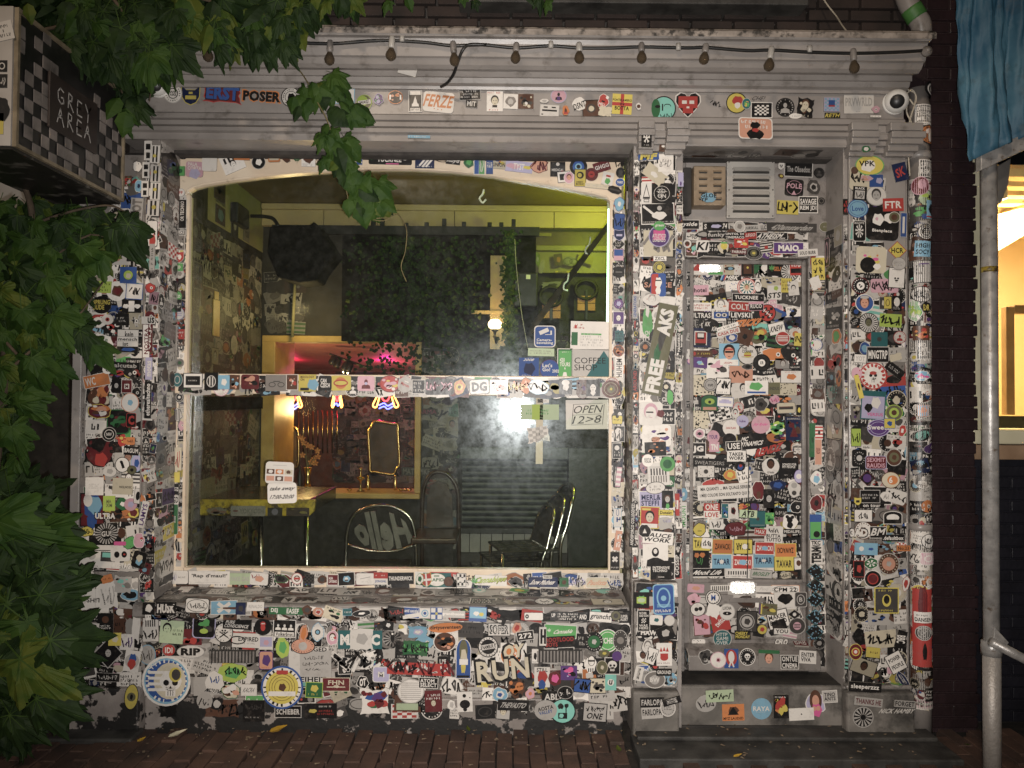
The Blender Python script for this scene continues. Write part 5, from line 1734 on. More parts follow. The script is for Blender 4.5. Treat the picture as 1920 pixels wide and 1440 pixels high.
1148 1146 162 112 1 r B w|t TAVAR N .84 .44;p w 3 .14|pale blue name plate in the middle of the lower row
1310 1172 152 106 1 r y k|t TAVAR k .8 .54|yellow name plate at the right end of the lower row
640 1135 152 150 0 r k -|p o 3 .16 -.15 .2;p o 4 .16 .15 .22;s E 3 .3 .4 0 -.1|black card with orange tulips
706 1240 262 62 1 r k w|t Mook_Life w .84 .6 0 0 .2 0|black sticker with white script at the foot of the door panel
938 1250 192 70 0 r w -|v k 8 .8 .4 0 .1;l g 1 .9 .2 0 -.3
1130 1252 166 62 -3 r s k|t BROGLEY G .8 .5 0 0 .1 0
1325 1262 120 60 4 b c k|s k 3 .8 .5
Z 1160 780 .2361 door pilaster
228 352 92 98 0 c w -|t KOTA/YOUR k .6 .4
385 380 120 120 0 c E -|c G .3
315 460 172 180 3 r w -|z s 4 .8 .1 0 .3;v d 6 .8 .3 0 .1;v g 7 .8 .3 0 -.22|black and white castle print card
290 570 150 90 6 c w k|l g 2 .6 .5
255 668 180 134 1 r V w|t MERL&/STEFFI N .86 .66|lilac square with two rows of navy capitals on the door pilaster
385 660 90 136 0 r k -|F s n .8;p E 3 .2 0 -.4
372 765 116 42 -1 r y k|t Dotekt k .8 .6 0 0 0 0
245 805 140 160 -2 r r y|b y .5 .1 -.2 .4;F c k .8;b w .9 .2 0 -.4|red yellow and black card of a young face
370 850 120 100 0 t s -|s V 3 .5 .3 .1 .2
205 910 110 120 0 b k w|q w .3
310 965 240 100 -5 r w -|t SAUCE/WORK k .9 .7 0 0 .1 0|white tag with black boxed capitals
290 1100 200 170 0 r w -|m k 1.0 0 -.05;F w k .34 0 .16|white card with a hooded black figure
335 1222 168 150 0 r k -|t INTENSIVE/TECHNO w .8 .3 0 .05 0 0;b w .3 .03 0 -.36|black square with white techno lettering low on the door pilaster
300 155 230 170 0 R w -|f BSwP 3 .9 12|pale comic strip card on the door pilaster
290 260 170 110 3 r k -|f oSnd 4 .8 8|dark night photo card on the door pilaster
108 860 350 42 88 r k -|t ANDISPORCO_COLLEGEVEZI w .94 .6
512 790 216 52 90 r w -|t IMOUNT E .8 .7
545 490 116 136 0 R w s|e s .3 .3;s d 3 .4 .4|white card with a grey drawing left of the long white strip
512 620 62 100 0 c B -|p w 3 .2
460 702 40 176 0 R r -|l w 1 .2 .6
460 1180 200 44 90 r k -|t GOSSIP w .8 .7
Z 1160 780 .2361 door jamb
1535 190 50 270 0 r G -|t NEDERLAND k .8 .06 0 0 0 90 
1580 275 52 220 0 r S w|t MOTORSIST m .9 .14 0 0 0 90
1585 130 60 110 0 r w -|z r 4;p k 3 .2
1565 490 106 124 0 b w -|p B 3 .3 0 -.1;c p .1 .1 .2
1565 690 108 150 0 b m w|p k 3 .2|dark red coral shaped cut out on the right door frame
1560 880 86 190 0 r E b|b b 1 .3 0 .36;c k .3 .1 -.3|green and blue strip with a dark ball on the right door frame
1560 1004 92 40 0 r w -|t TKC k .8 .8 0 0 0 0 B
1566 1082 190 100 90 r w -|t TERMO k .9 .8 0 0 0 0 B|white upright strip with huge black capitals on the right door frame
1690 730 150 60 82 r d -|t Subway s .8 .5 0 0 .2 0
Z 1160 1060 .2638 lower door
1393 38 120 96 0 d k t|d B 22
1393 140 116 96 0 d k t|d B 21
1395 242 118 100 0 d k t|d B 23
1392 365 120 106 0 d k t|d B 24|dark diamond with pale blue dots fourth from the top of the five
1392 470 120 110 0 d k t|d B 25|dark diamond with pale blue dots lowest of the five on the door frame
1180 170 200 58 0 R w o|o k .46 .06;t CPM_22 k .8 .5
1030 165 120 44 0 r w -|t Pino s .5 .5 0 0 .2 0 n
720 160 140 46 2 r w -|v d 9 .9 .7
545 160 120 60 -3 R p -|p S 3 .3
670 228 104 102 0 c w k|o k .44 .06;t M b .3 .4;a k .36 14
532 240 106 96 0 b p -|f mp 3 .8
560 310 100 90 0 c w k|c k .16 -.1 0;c k .16 .18 .05
590 420 110 140 4 r p n|f mrn 3 .9 8|reddish painted portrait card on the lower door
720 395 130 140 12 r r -|t twitch w .7 .3 0 .0 0 34|red tilted square with white script
670 320 100 100 -20 t w -
768 328 104 110 0 c w s|t LUCHA k .6 .2 0 .24;e k .3 .12 0 -.1;c w .05 0 -.1
910 398 134 138 0 r d k|o s .4 .04;c s .3;p d 3 .2;l s 1 .7 .1 0 -.44|dark square with a silver coin
878 492 114 66 0 r k -|t CHEEKY/MONDAY y .9 .7
1015 452 66 64 0 c y k|p r 3 .3
735 518 122 116 0 c t s|t HTTP/GAME/OVER w .7 .7 0 0 0 0 n|round teal badge with thin white letters
1058 310 130 80 -3 r O -|f Oyn 3 .9;b P .08 .9 -.44 0;b y .08 .9 -.36 0
1182 250 158 120 1 r w -|p k 4 .38 0 .12;l s 1 .8 .1 0 -.4|white card with a black bird
1130 380 140 120 14 r w k|t MAKER/DIDRO k .9 .6|white tilted card with two black words
1140 430 100 90 20 r k -
1155 465 110 40 0 r w -|t YOU k .8 .7
1265 428 112 108 0 c d s|H p;c p .26;z d 3 .4 .3|round grey badge with a pink heart
1245 345 90 64 0 d k s|c w .2
1290 240 80 100 0 R d s|o s .36 .06;t B s .3 .3
565 540 92 66 0 c w s|d k 14
1152 540 92 54 -3 n - -|t CFLO k 1.05 1.15 0 0 .1 0 B;t CFLO w .95 .85 0 0 .1 0 B
1288 556 98 90 -4 r m -|t BAB w .8 .7 0 0 0 0 n
490 650 122 122 0 b k s|f dB 3 .8;q s .5|dark round emblem with a pale triangle at the left of the weatherboard
620 648 110 116 0 b d s|f sk 3 .8|dark grey winged emblem on the weatherboard
705 670 104 104 0 c w p|p p 3 .2;p m 5 .12
798 660 100 134 0 r b -|e r .4 .42 0 .05;e w .22 .3 0 .08;b w .1 .3 -.1 -.3 -20;b w .1 .3 .1 -.3 20|blue card with red hair and a white face
912 648 104 110 0 c k w|a w .42 20;k w k .5
1065 662 148 120 -2 r g -|F S n .8;b G 1 .2 0 .4|photo card of a bearded man holding something
1212 685 120 90 0 r k w|t ONTUE w .9 .4 0 .24;t CINEMA w .9 .4 0 -.26
1340 650 120 90 -3 r w -|t ENTER/VIVA k .8 .7
618 978 146 120 10 c s -|s d 3 .7 .5|round grey torn badge on the step
716 925 196 84 3 r L -|s k 16 .8 .6|pale green sticker with black graffiti on the step
812 1042 156 116 2 r o -|p n 3 .3 0 .1;q k .5 0 .1;t MYZ_LAUDED k .9 .16 0 -.36|orange sunset picture with black mountain on the step
1012 1016 146 150 0 c B -|t RAYA w .8 .22;l w 1 .5 .05 0 -.16|round pale blue badge with faint white word on the step
1152 1000 108 164 1 r k -|f oyr 3 .9 12;p y 4 .2 0 -.2;l w 1 .8 .1 0 .4|black card with orange flames
1296 1054 176 86 3 r w -|c k .06 0 0|blank white card with a small black dot
1398 975 146 176 4 b V w|e n .3 .42 0 .1;e S .17 .24 0 .08;p h 3 .32 0 -.3;e S .1 .1 -.1 -.22;e S .1 .1 .1 -.22|lilac die cut of a long haired woman in pink
1495 928 100 80 4 r s w|t TINO/ANTS k .8 .7
237 970 170 70 2 r k -|t FARLOPA s .9 .6|dark strip with grey capitals on the plinth left of the step
236 1040 150 90 4 r s -|t FARLOPA k .9 .5|grey card with black capitals on the plinth left of the step
348 1010 100 110 0 c s w|a d .4 18;l d 2 .5 .3
375 960 50 130 -74 r k -|t POST s .7 .6
Z 1160 1060 .2638 door pilaster
160 245 112 112 0 r k -|p E 3 .34 0 0;b l .6 .4 0 .0;e L .24 .14 0 0|black square with a glowing green box shape
318 240 138 200 2 R b B|o B .36 .08 0 .06;c B .14 0 .04;z B 3 .7 .12 0 -.22;l w 1 .9 .14 0 -.4|tall blue sticker with a pale drum drawing
176 390 82 144 0 r k w|t FATHER/AND_SON w .8 .24 0 .3;x w 4 .4 .24;t WAS/HERE w .8 .24 0 -.3
230 440 160 120 -2 r k -|t HAWK w .9 .3 0 -.3 0 0 B|black sticker with bold white letters near the base block
265 385 90 70 -3 R w -|p t 3 .24
358 388 70 70 0 c w s
330 480 120 100 24 r k -|p s 3 .3|black tilted photo of a pale leaf
205 570 90 120 0 b w k|F w g .9
322 630 110 160 1 r w -|b r .5 .2 0 -.06;e r .26 .14 0 -.14;q r .2 -.2 .22;q r .2 .2 .22;q r .2 0 .24;l m 1 .86 .1 0 -.38|white card with a red bowl and crown
230 640 70 110 -20 r w k|s k 3 .8 .7
255 810 140 110 0 c g w|c s .3;t BW w .5 .3|round grey badge at the bottom of the base block
320 755 110 50 0 r k -|t GROUND w .9 .5
140 765 60 100 -12 r w -|t USE k .3 .8
375 800 80 100 0 b B g|f wg 3 .8
Z 800 1060 .2638 wall below the window
545 690 400 280 6 n - -|t OY k .44 .46 .20 .28 .1 0 B;t OY c .36 .34 .20 .28 .1 0 B;t RUN k 1.0 .66 -.02 -.16 0 0 B;t RUN c .92 .52 -.02 -.16|huge cream and black painted letters reading RUN
437 575 130 136 0 c w k|c k .40;a k .44 18;b w .7 .26 0 0 10;t NAMBUR k .6 .2 0 0 0 10|round black and white badge at the top left of the big painted letters
600 636 144 148 0 c o w|o w .42 .02;t Heb/je/It? w .6 .5 0 0 0 150|round orange red badge with upside down words
262 660 98 270 0 A b w|e O .3 .3 0 .2;p c 3 .3 0 0;p y 5 .22 0 -.2;c c .12 0 .2;b k .9 .06 0 -.46|tall arched stained glass saint sticker
116 680 74 76 0 R k -|t Uff w .6 .5
135 440 240 68 4 c o -|t dirtyseventeen k .9 .5 0 0 0 -2|flat orange oval with black gothic lettering
130 540 150 130 0 c n w|f nSko 3 .8 12|round brown photo badge of a dog below the orange oval
515 452 150 84 0 r w k|t SOFER k .9 .8 0 0 0 0 B;t SOFER w .78 .6 0 0 0 0 n|white card with outlined block capitals
700 495 116 60 8 r k w|t 272 w .8 .6
950 465 222 84 -3 r E w|h w .5 -.36 .05;t Cannabia w .6 .34 .1 0 .2 6|green strip with a white leaf and white script
945 540 216 80 3 r k -|t ROOTLOOD/BOYS r .92 .8|black strip with red techno letters
825 500 50 130 0 r w -|b k .3 .8 -.2 0;b k .3 .8 .3 0;b k .6 .14 0 0
1188 540 130 140 0 c k -|c G .34;a s .4 20;p s 3 .16|round dark green bottle top badge
1285 532 140 150 0 c E w|o w .42 .03;t RICHER w .8 .28|round bright green badge with white word
1375 530 96 140 0 c d s|a s .42 16;c g .26|round grey cogged badge right of the green one
365 345 116 92 -2 r B b|p y 3 .18 .2 0;p w 4 .2 -.1 .05;b b 1 .2 0 -.4
760 360 130 50 0 R w k|e k .1 .3 -.36 0;c w .1 -.36 0
1010 362 260 66 -1 r k -|t UP w .1 .4 -.42 .1;l w 3 .6 .8 0 0;t AND w .2 .5 .38 0|long black strip with white contact lines on the sill
1235 365 156 66 -4 r w k|t gruncht k .9 .7 0 0 .1 0
1342 355 66 64 0 c O k|c d .26
1400 370 66 70 0 r k -|t SUPER/ALERT w .8 .6
820 790 110 140 0 r w -|t STILL k .7 .2 0 .36;p r 3 .4 0 0;p b 5 .3 0 -.36|white card with red and blue lettering below the sunk grating
1010 760 116 100 0 r P -|f Vkh 3 .9 10
910 800 110 120 0 b m -|p h 3 .3|maroon torn stain shaped sticker
1165 700 90 130 0 b w -|o k .28 .04 .05 .2;b d .5 .1 .05 .2;v k 3 .5 .2 0 -.3
1245 720 74 90 0 c O c|p c 3 .2
1318 710 100 110 0 r k w|k w k .8
1306 826 78 110 0 r T -|c w .3;t u k .3 .3 0 0 .2 0
1104 850 110 90 -6 r b k|s k 5 .9 .8
1215 850 110 100 0 r c k|f kd 3 .9 10
985 898 104 84 0 c k s|s w 7 .7 .6
930 930 220 80 0 r k -|t ABLE w .6 .56 -.12 0|black strip with large white capitals by the round mint badge
845 1025 160 140 4 c s -|t AOSTA k .7 .2 0 .1 0 8;t VALLEY b .6 .16 0 -.1 0 8|round pale badge with black and blue place name by the mint badge
966 1032 168 160 0 c T k|b k .38 .26 0 -.2;p T 3 .12 -.06 -.2;b k .05 .3 .14 0;p k 5 .16 -.08 .22;p k 6 .12 .16 .24|big round mint badge with black towers
1195 1040 158 120 -4 r s k|s k 7 .8 .34 0 .2;t ONE k .7 .36 0 -.22 .1 0|grey card with black tag letters
616 990 220 76 -2 r k -|t THEVASTO s .8 .5 0 0 .15 0|black strip with grey brush letters
272 965 108 140 3 r w -|c k .12 -.02 .3;e k .34 .22 0 -.12;c k .13 0 -.38;b k .06 .06 .34 .2|white card with a black bear shape
175 850 170 150 0 b w s|s d 4 .7 .7|white skeletal tangle cut out
178 985 60 84 0 b w s|p s 3 .3
520 915 120 110 4 b B w|p w 3 .3;p b 4 .16|pale blue fish shaped cut out
640 870 130 160 0 b n -|f ykon 3 .9 14|brown and yellow painted wizard cut out
735 905 70 80 -20 b p S|p o 3 .2
770 640 46 100 0 r w k|p k 3 .3;l k 1 .8 .1 0 -.4
640 440 70 100 -24 b S -|p r 3 .3
1420 776 34 110 0 R w -|c k .3 .3 0
1260 620 90 60 0 b O -|p y 3 .2
1350 640 70 70 0 c P -
Z 520 1060 .2639 wall below the window
420 842 186 88 0 r m c|t FHN c .6 .36 0 .16;b c .7 .08 0 -.2;p c 3 .14 0 -.16|dark red plate with three cream letters and a skyline
275 700 220 190 2 r s -|s d 3 .6 .14 -.05 .24;s d 8 .8 .14 0 .02;s d 11 .5 .1 -.1 -.18|large grey card with faint handwriting
225 700 280 250 0 r w -|t UNHINGED k .9 .12 0 .42;t FREIHEIT k .9 .14 0 -.42|white card with black capitals behind the handwriting
560 660 330 200 4 n - -|s w 21 1 .9;s k 21 .92 .66|big black and white wild style graffiti letters
1020 720 500 170 -2 n - -|b r .9 .5 -.02 -.06;s w 14 .86 .4;s m 9 .9 .6;s k 5 .4 .5 -.25 0|long red graffiti piece with white outlines
985 585 196 110 -2 t G -|s E 3 .8 .6;s k 7 .9 .6|dark green wave picture
1000 470 146 90 0 t B -|p V 3 .3;p w 4 .16|pale blue cloud picture above the green waves
790 420 76 70 -4 r k -|p w 3 .26
820 520 140 120 0 n - -|r k 14 .46;e k .1 .3 0 .1;c w .06 0 .3|black spread eagle cut out
450 415 190 66 4 n - -|s w 6 1 1.1;s k 6 .95 .8|white and black graffiti signature under the sill
395 510 90 120 0 b p w|F w n .8;c r .1 .2 0
590 525 310 130 0 r t -|t MAGIC w .9 .6 0 0 0 0 B|dark teal block letters card half torn away
600 520 170 160 0 t w -|p s 3 .3|torn grey white paper over the teal block letters
290 470 96 130 0 b w B|c k .2 0 0;c B .13;a s .4 14|white teardrop badge with a ball
190 480 60 140 -8 b S o|p o 3 .4
950 890 176 160 0 c w s|z s 9 .8 .8|round white blank badge with pencil strokes
925 998 152 46 0 r L -
695 960 214 186 2 t w -|f PbrGm 3 .92 16|colourful purple and red painted square with white edge
740 770 110 100 0 R V w|p g 3 .2;t M w .4 .4
610 825 90 90 10 b k w|t OT w .5 .6 0 0 .2 0 B
1075 830 130 70 -2 r k w|t ATOM/SELECT w .9 .8
1110 960 120 150 3 r m -|l w 2 .8 .3 0 .2;F c n .5 0 -.1|dark red picture card of a figure
265 880 112 100 -2 r G l|p y 3 .3 0 .1;l y 1 .7 .2 0 -.3
80 1035 180 76 0 r k w|t SCHIEBER w .9 .5|black strip with white blackletter on a lime patch
310 1030 228 104 1 r k -|p y 3 .16 -.25 0;l r 2 .5 .4 .15 -.1;l w 1 .5 .16 .2 .3|black card with a yellow bird and red print
40 580 110 170 0 b l -|p E 3 .3|lime paint splash left of the grey handwriting
1325 680 60 40 0 r w -
185 570 160 100 0 c S k|a k .42 22;c s .3|round orange badge with black lettering behind the grey card
Z 120 1060 .2639 wall below the window
1570 445 150 116 -2 r k w|m w .4 -.3 .1;m w .4 0 .1;m w .4 .3 .1;b w .9 .26 0 -.34;t Volkerbrot k .8 .22 0 -.34|black and white card with three heads over a white word
1418 432 120 120 0 c k -|e r .14 .2 0 -.05;e r .16 .14 0 .16;c w .04 -.05 .18;c w .04 .06 .18|round black badge with a red toy bear
1235 415 200 70 -3 r k -|t PURE/CONSCIENCE w .84 .7 0 0 .1 0|black sticker with two rows of white italic words below the sill
1140 475 120 130 0 c w k|k w k .5 0 .1;b k .6 .06 0 -.1 35;b k .6 .06 0 -.1 -35;a k .42 16|round white skull and crossbones badge
1295 530 190 100 -2 r w -|o k .3 .08 -.3 0;t EXPIRED k .74 .3 .1 .1;l g 1 .7 .14 .1 -.2|white card with a black C and word
1440 545 98 96 0 r w -|b V .86 .7 0 .06;p p 3 .24
1000 435 148 144 -2 R k V|f OdE 3 .8 10;e l .2 .12 0 -.2|dark card with a green trolley
770 470 166 160 -4 r L -|F L k .6 -.2 .1;l k 2 .4 .3 .25 0|pale green card with a black haired face
620 450 110 170 2 r w g|v k 5 .7 .3 0 .25;s k 3 .8 .4 0 -.2|grey white card with black barcode letters
905 610 186 84 0 c w s|t RIP k .74 .62 0 0 0 0 B|white oval badge reading RIP
752 598 86 80 0 c r -|t IDI w .6 .5
600 630 106 130 4 c s B|s g 3 .6 .6|round pale blue grey worn badge
490 676 108 150 -8 r w -|c s .46 0 0;p b 3 .3 0 .1;p r 4 .3 0 -.14|white card with a blue and red round emblem
735 815 310 320 0 c B w|c b .47;a w .43 26;e c .36 .4 .08 0;z w 4 .5 .5 -.16 0;t GREEK w .3 .1 -.3 .38 0 40;k w k .62 .1 -.06;e y .14 .16 .2 .14;e d .1 .12 .22 .14|large round blue and white badge with a helmeted skull
1555 860 270 276 0 c w b|c y .43;o n .34 .012;o n .27 .012;o n .2 .012;p n 3 .12;b w .7 .12 0 -.16;a k .45 24;b r .3 .1 .0 .38|large round yellow and white crowned badge
1075 825 150 180 0 b w -|s b 3 .4 .3 0 .1;t MOVING k .8 .16 0 -.34 .2 -8|white cut out of piled letters
1190 890 140 120 0 b c G|f nSw 3 .9 12|cream and brown tangled creature cut out
1320 880 110 80 0 r w -|t KACRA k .7 .4 0 0 .2 0 n
1200 760 240 160 0 b l -|p E 3 .3;s k 4 .6 .4 .1 .1|lime paint patch with black marker
1440 670 90 120 0 R S P|p P 3 .4;l o 1 .7 .1 0 -.4
1352 1030 152 148 0 r k -|s d 3 .7 .3 0 .2;l s 1 .8 .1 0 -.3|black card with faint grey lines near the wall foot
300 418 112 162 0 r k -|c n .22 .0 .22;l w 2 .7 .2 0 -.1;l s 1 .6 .04 0 -.34|black upright card with a brown moon on the left pier
225 245 200 160 0 r w -|t SH!T! k .56 .2 .0 .0 0 0;b s .01 1 .02 0|crumpled white sheet reading SHIT on the left pier
120 240 120 90 0 b w -|t what g .6 .3 0 0 .2 20
320 620 190 200 0 d k s|F s k .4|black diamond with a grey face on the left pier
320 790 160 56 -2 r k s|s w 3 .8 .6
140 740 190 130 12 r w -|b d .86 .76;p s 3 .2|white framed dark photo tilted among the shrub leaves
165 445 180 80 -3 r w -|t CLUC k .8 .8 0 0 0 0 B|white card with fat black letters half behind the shrub
320 210 140 200 6 t w -|s s 3 .6 .7|torn white paper with grey smears on the left pier
425 130 130 130 0 t s -|f sgT 3 .9|grey torn paper patch at the top of the lower left pier
190 70 76 70 0 c w -|h E .7
128 55 76 50 6 R o -|p n 3 .2
315 92 80 56 16 R o -|l n 1 .6 .3
215 132 100 52 -14 n - -|t MCR w 1 1 0 0 .2 0 B
122 120 90 100 0 c k -|m d .6
455 540 100 110 0 r w -|s P 3 .7 .7
370 520 90 90 0 r y -|p c 3 .3
485 930 90 170 -6 c y k|c O .34;p k 3 .14|yellow oval wheel badge on the left plinth
520 430 60 220 -4 t w -||long blank white strip on the pier corner
Z 120 760 .2778 left pier
195 705 150 210 0 r m k|p b 3 .5 .0 .1;p B 4 .36 .1 .14;e w .2 .2 -.2 .3;p b 6 .3 .0 -.36|tall purple and blue comic panel
285 745 140 44 0 n - -|t ULTRA k 1.04 1.2 0 0 0 0 B;t ULTRA w .96 .9 0 0 0 0 B
310 660 80 100 0 r l -|t MA/XIM O .5 .5
400 665 110 90 -16 b G -|p w 3 .2
455 668 86 84 0 c p -|p V 3 .3
290 865 150 140 4 r k -|r s 22 .5;c k .26;t GU! w .44 .26|black burst sticker reading GU!
155 850 120 70 0 b y k|s k 3 .7 .5
250 920 310 110 0 r w k|b k .7 .6 .1 .1;p k 3 .1 -.42 0|white card with a black panel beneath the black burst
395 860 60 80 0 b n -|c n .3
450 925 80 110 -40 b E k|d G 8
385 930 80 26 0 R h -
512 910 80 120 0 b p w|c r .12 .2 .1;E .12 -.1 .2
512 1040 90 110 -14 R k -|p B 3 .3 0 -.1;p c 4 .26 0 .1
210 545 122 120 0 r w -|l s 3 .6 .3|plain white card with faint print on the left pier
400 545 136 110 -2 r c -|t NOLNOSC k .6 .14 .15 -.05|plain cream card with one small word
245 1030 270 130 -3 r w -|l g 1 .4 .08 -.25 .42;c s .2 -.2 .1;R d;b d .36 .5 .2 .1;b T .28 .24 .2 .18;l g 1 .5 .08 -.2 -.42|pale card with a dark printed box
385 1005 130 90 2 R w -|e k .14 .24 -.18 0;e k .14 .24 .2 0;p r 3 .08 .2 0|white card with two dark masks
385 1080 140 36 -2 n - -|t LAZETAG w 1 1 0 0 0 0 B
245 330 180 190 8 b m k|r m 12 .5 0 .1;p r 3 .3 0 -.2;p k 4 .3 0 .34|dark red spiky haired cut out on the left pier
310 195 90 90 0 c k s|o w .36 .05;t NRV w .4 .24
370 110 140 150 0 R k G|f nkGm 3 .9 12|dark photo card of a tangled figure
240 40 170 110 -4 b m y|f SonPw 3 .95 14|orange and violet cartoon brawl cut out
460 100 60 90 0 R k r|t C r .7 .7 0 0 0 0 B
455 240 60 52 0 R o -|s n 3 .6 .4
400 235 70 90 -10 b r -|f roy 3 .9
460 305 100 60 -4 r k -|t BAGUM w .9 .5
400 400 90 96 0 c w k|b k .2 .5 0 0 20;c k .1 -.1 .2
465 435 60 56 0 c O k|c k .2
495 390 70 110 0 c V B|p b 3 .3
315 445 90 70 0 c w -|p s 3 .3
115 320 40 70 0 r w b|p r 3 .3 0 .2;p b 4 .3 0 -.2
118 100 180 30 90 n - -|t MACOI d .9 .9
540 735 180 46 78 r w -|t LAMYS P .8 .7
505 610 100 46 84 R w k|e k .3 .3
548 560 90 30 90 r g -|l s 1 .8 .5
Z 120 380 .2778 left pier
438 890 140 62 -1 r w k|t kein k .4 .7 .05 0 0 0
437 922 140 32 -1 r w k|t mensch k .9 .7
436 955 140 32 -1 r w k|t ist k .26 .8 -.1 0
435 992 140 36 -1 r k -|p b 3 .4
258 690 130 120 0 c k -|t SPRUNG/BUDE y .86 .56|round black badge with two rows of yellow capitals on the left pier
265 570 120 80 -3 r l -|l k 3 .8 .8
362 598 144 134 0 c w -|p n 3 .34;p m 4 .22|round white badge with a brown seal
480 600 106 100 -3 r w b|s k 5 .6 .6
438 490 112 110 0 r b -|c d .3;c l .28;p c 3 .2 0 -.05|dark blue square with a yellow ringed face
460 700 130 90 0 r k -|b w .3 .8;p w 3 .2 -.3 0;p w 4 .2 .3 0|black and white torso shirt card
555 490 90 60 -6 n - -|s k 9 1 1
475 165 130 110 0 c k V|b V .5 .16 0 0 30;b p .4 .3 0 0 30|round black and violet hand badge on the left pier
500 245 90 70 -6 b w k|s k 3 .8 .8;b r .3 .2 -.2 -.3
240 180 110 130 0 r w -|s r 3 .7 .3 -.1 .2|white card with red scribble behind the maple leaves
530 360 60 140 0 r w -
300 790 80 70 0 c w -|c r .2;c k .1
400 790 90 80 3 r k -|l s 2 .8 .5
240 810 100 90 0 b w -|c d .2;q k .2
300 1125 66 64 0 c w -|t G k .4 .5
420 1100 190 46 -2 r k -|t alcutab s .8 .6
265 930 170 100 -20 b w -|s G 3 .4 .4;c p .1 .3 -.3|white cut out with green marks on the left pier
240 1310 160 210 0 b n k|f oScnm 3 .95 18|orange brown cartoon crowd cut out
225 1200 170 80 12 r o w|t WC w .4 .7 -.25 0;p o 3 .3 .2 0|orange and white tilted card on the left pier
450 1350 110 120 0 c w S|c w .4;p B 3 .2|round white badge with a pastel ring on the left pier
430 1240 66 84 0 r m w|b w .5 .4;t M m .3 .3
360 1235 64 100 0 R k -|F s k .8
240 1115 130 50 26 r k -
560 935 220 44 90 r w m|t NOSTRA m .8 .6
588 900 210 30 90 r m -|t VELJA w .9 .6
578 1120 150 46 90 r V -|t motas w .7 .7
570 1330 250 44 90 r k -|t etherealtechno w .86 .7|black upright strip with white lower case letters on the pier corner
600 370 180 36 90 r s -|l d 1 .9 .6
600 210 66 170 0 R w k|m k .8 0 .1;p r 3 .4 0 -.3;b w .3 .06 0 -.02|black and red card of a suited figure on the pier corner
660 28 30 60 0 c y k|c k .1
575 795 90 50 0 r w -|t us k .5 .8 .2 0
Z 0 0 .3333 left pier
838 850 44 110 0 r w -|b k .6 .3 0 .2;b k .5 .3 0 -.25
877 870 54 100 -2 r w -|v k 2 .7 .9;c y .18 -.05 -.1
880 980 56 96 -2 r w -|v k 2 .7 .9;c y .18 -.05 .1
878 1078 56 96 -2 r w -|v k 2 .7 .9;c y .18 -.05 .1
866 1172 66 90 -2 r w -|v k 2 .7 .9;c y .18 .05 .05
826 960 40 90 0 r w -|b k .6 .3 0 .2;b k .5 .3 0 -.25
820 1065 40 90 0 r w -|b k .6 .3 0 .2;b k .5 .3 0 -.25
772 1180 130 70 86 r s -|t RIOT g .9 .8 0 0 0 0 B|grey upright block letters on the left edge
785 1050 50 80 0 b B w|p N 3 .2
778 940 56 70 0 b w k|c w .2;d k 5
Z 280 0 .3229 window head
200 900 70 70 0 n - -|o k .42 .08;t CB k .6 .8 0 0 0 0
310 898 100 60 0 b T -|p E 3 .3
185 996 48 56 0 r E -|c G .26
265 985 100 90 -2 R p -|t PALA/CORTA w .8 .5 0 .2;p V 3 .4 0 -.3|pink sticker with white words on the window head
352 950 86 94 -1 R w -||blank white square on the window head
485 945 130 110 24 r w -|v k 4 .8 .3 0 .2;F w k .5 0 -.1|white tilted card of a boy with black bars on the window head
540 905 92 56 0 r o -|l n 1 .8 .4
637 945 76 76 0 c k s|p w 3 .3
727 920 68 48 2 R o -|b c .8 .6;l n 1 .6 .3
800 925 50 50 0 b n -|e g .3 .2 0 .2
860 925 56 56 0 n - -|h G 1.1
926 930 80 80 0 r w -|c n .16 -.22 .06;c n .16 .22 .06;p n 3 .34 0 .0;l g 2 .8 .2 0 -.36
1010 925 70 46 0 n - -|o k .4 .05 -.2 0;p s 3 .3 .3 0
1222 930 34 60 0 r b w|b w .3 .8 0 0 30
1400 928 252 60 -1 R k -|t TUCKNEE w .56 .5 -.02 0;q w .08 .34 0;p E 3 .1 -.46 0;b h .3 .1 .05 -.42|black rounded bar with white capitals on the window head
1600 942 112 76 0 r N -|b w .1 1.0 .1 0 -40;b w .1 1.0 .28 0 -40;b w .1 .8 -.1 0 -40;l w 1 .8 .12 0 -.36|navy sticker with white diagonal bars
1745 935 140 60 -6 n - -|o k .26 .08 -.36 0;R k;b k .6 .7 .14 0;t Royd w .5 .5 .14 0 .2 0|black script plate with a ring on the window head
1855 945 66 70 0 b G -|p E 3 .3
Z 860 0 .3229 window head
120 960 60 108 0 r E w|s w 3 .8 .8
180 960 40 108 0 r b -|t HELLO w .8 .3 0 0 0 90
105 960 26 108 0 r b w
235 945 80 76 -3 r c -|f oyb 3 .8;t UNION k .9 .3 0 -.2
350 970 160 64 -6 r V -|p y 3 .2 .3 0;p p 4 .3 -.2 0;t TYST w .4 .6 0 0|violet and yellow strip on the window head
470 968 108 86 0 b S m|s m 5 .8 .7|pink brain shaped cut out
575 985 88 86 0 r k -|c w .12 0 .34;t MEDICAL w .8 .18 0 -.05;p r 3 .14 .3 -.2
695 970 104 100 0 c k -|c b .34;c B .2;c k .12|round black badge with a blue glowing eye
705 1035 62 96 0 r y k|c k .34 0 .16;c y .2 -.05 .16;t CHEEKY/MONDAY k .8 .24 0 -.32
770 1015 78 76 0 c m -|c r .26;b m .2 .1
830 970 96 60 18 r m -|t GHGG w .86 .4
865 1040 66 76 -12 r w -|p E 3 .3 0 -.2;b r .4 .14 0 .2
938 1005 52 60 0 c k -|p d 3 .3;b d .6 .2 0 -.3
935 1062 50 46 0 c b w|t THIRD w .7 .3
932 952 50 50 0 n - -|s k 3 1 1
610 1030 70 60 6 r w k|b k .7 .6
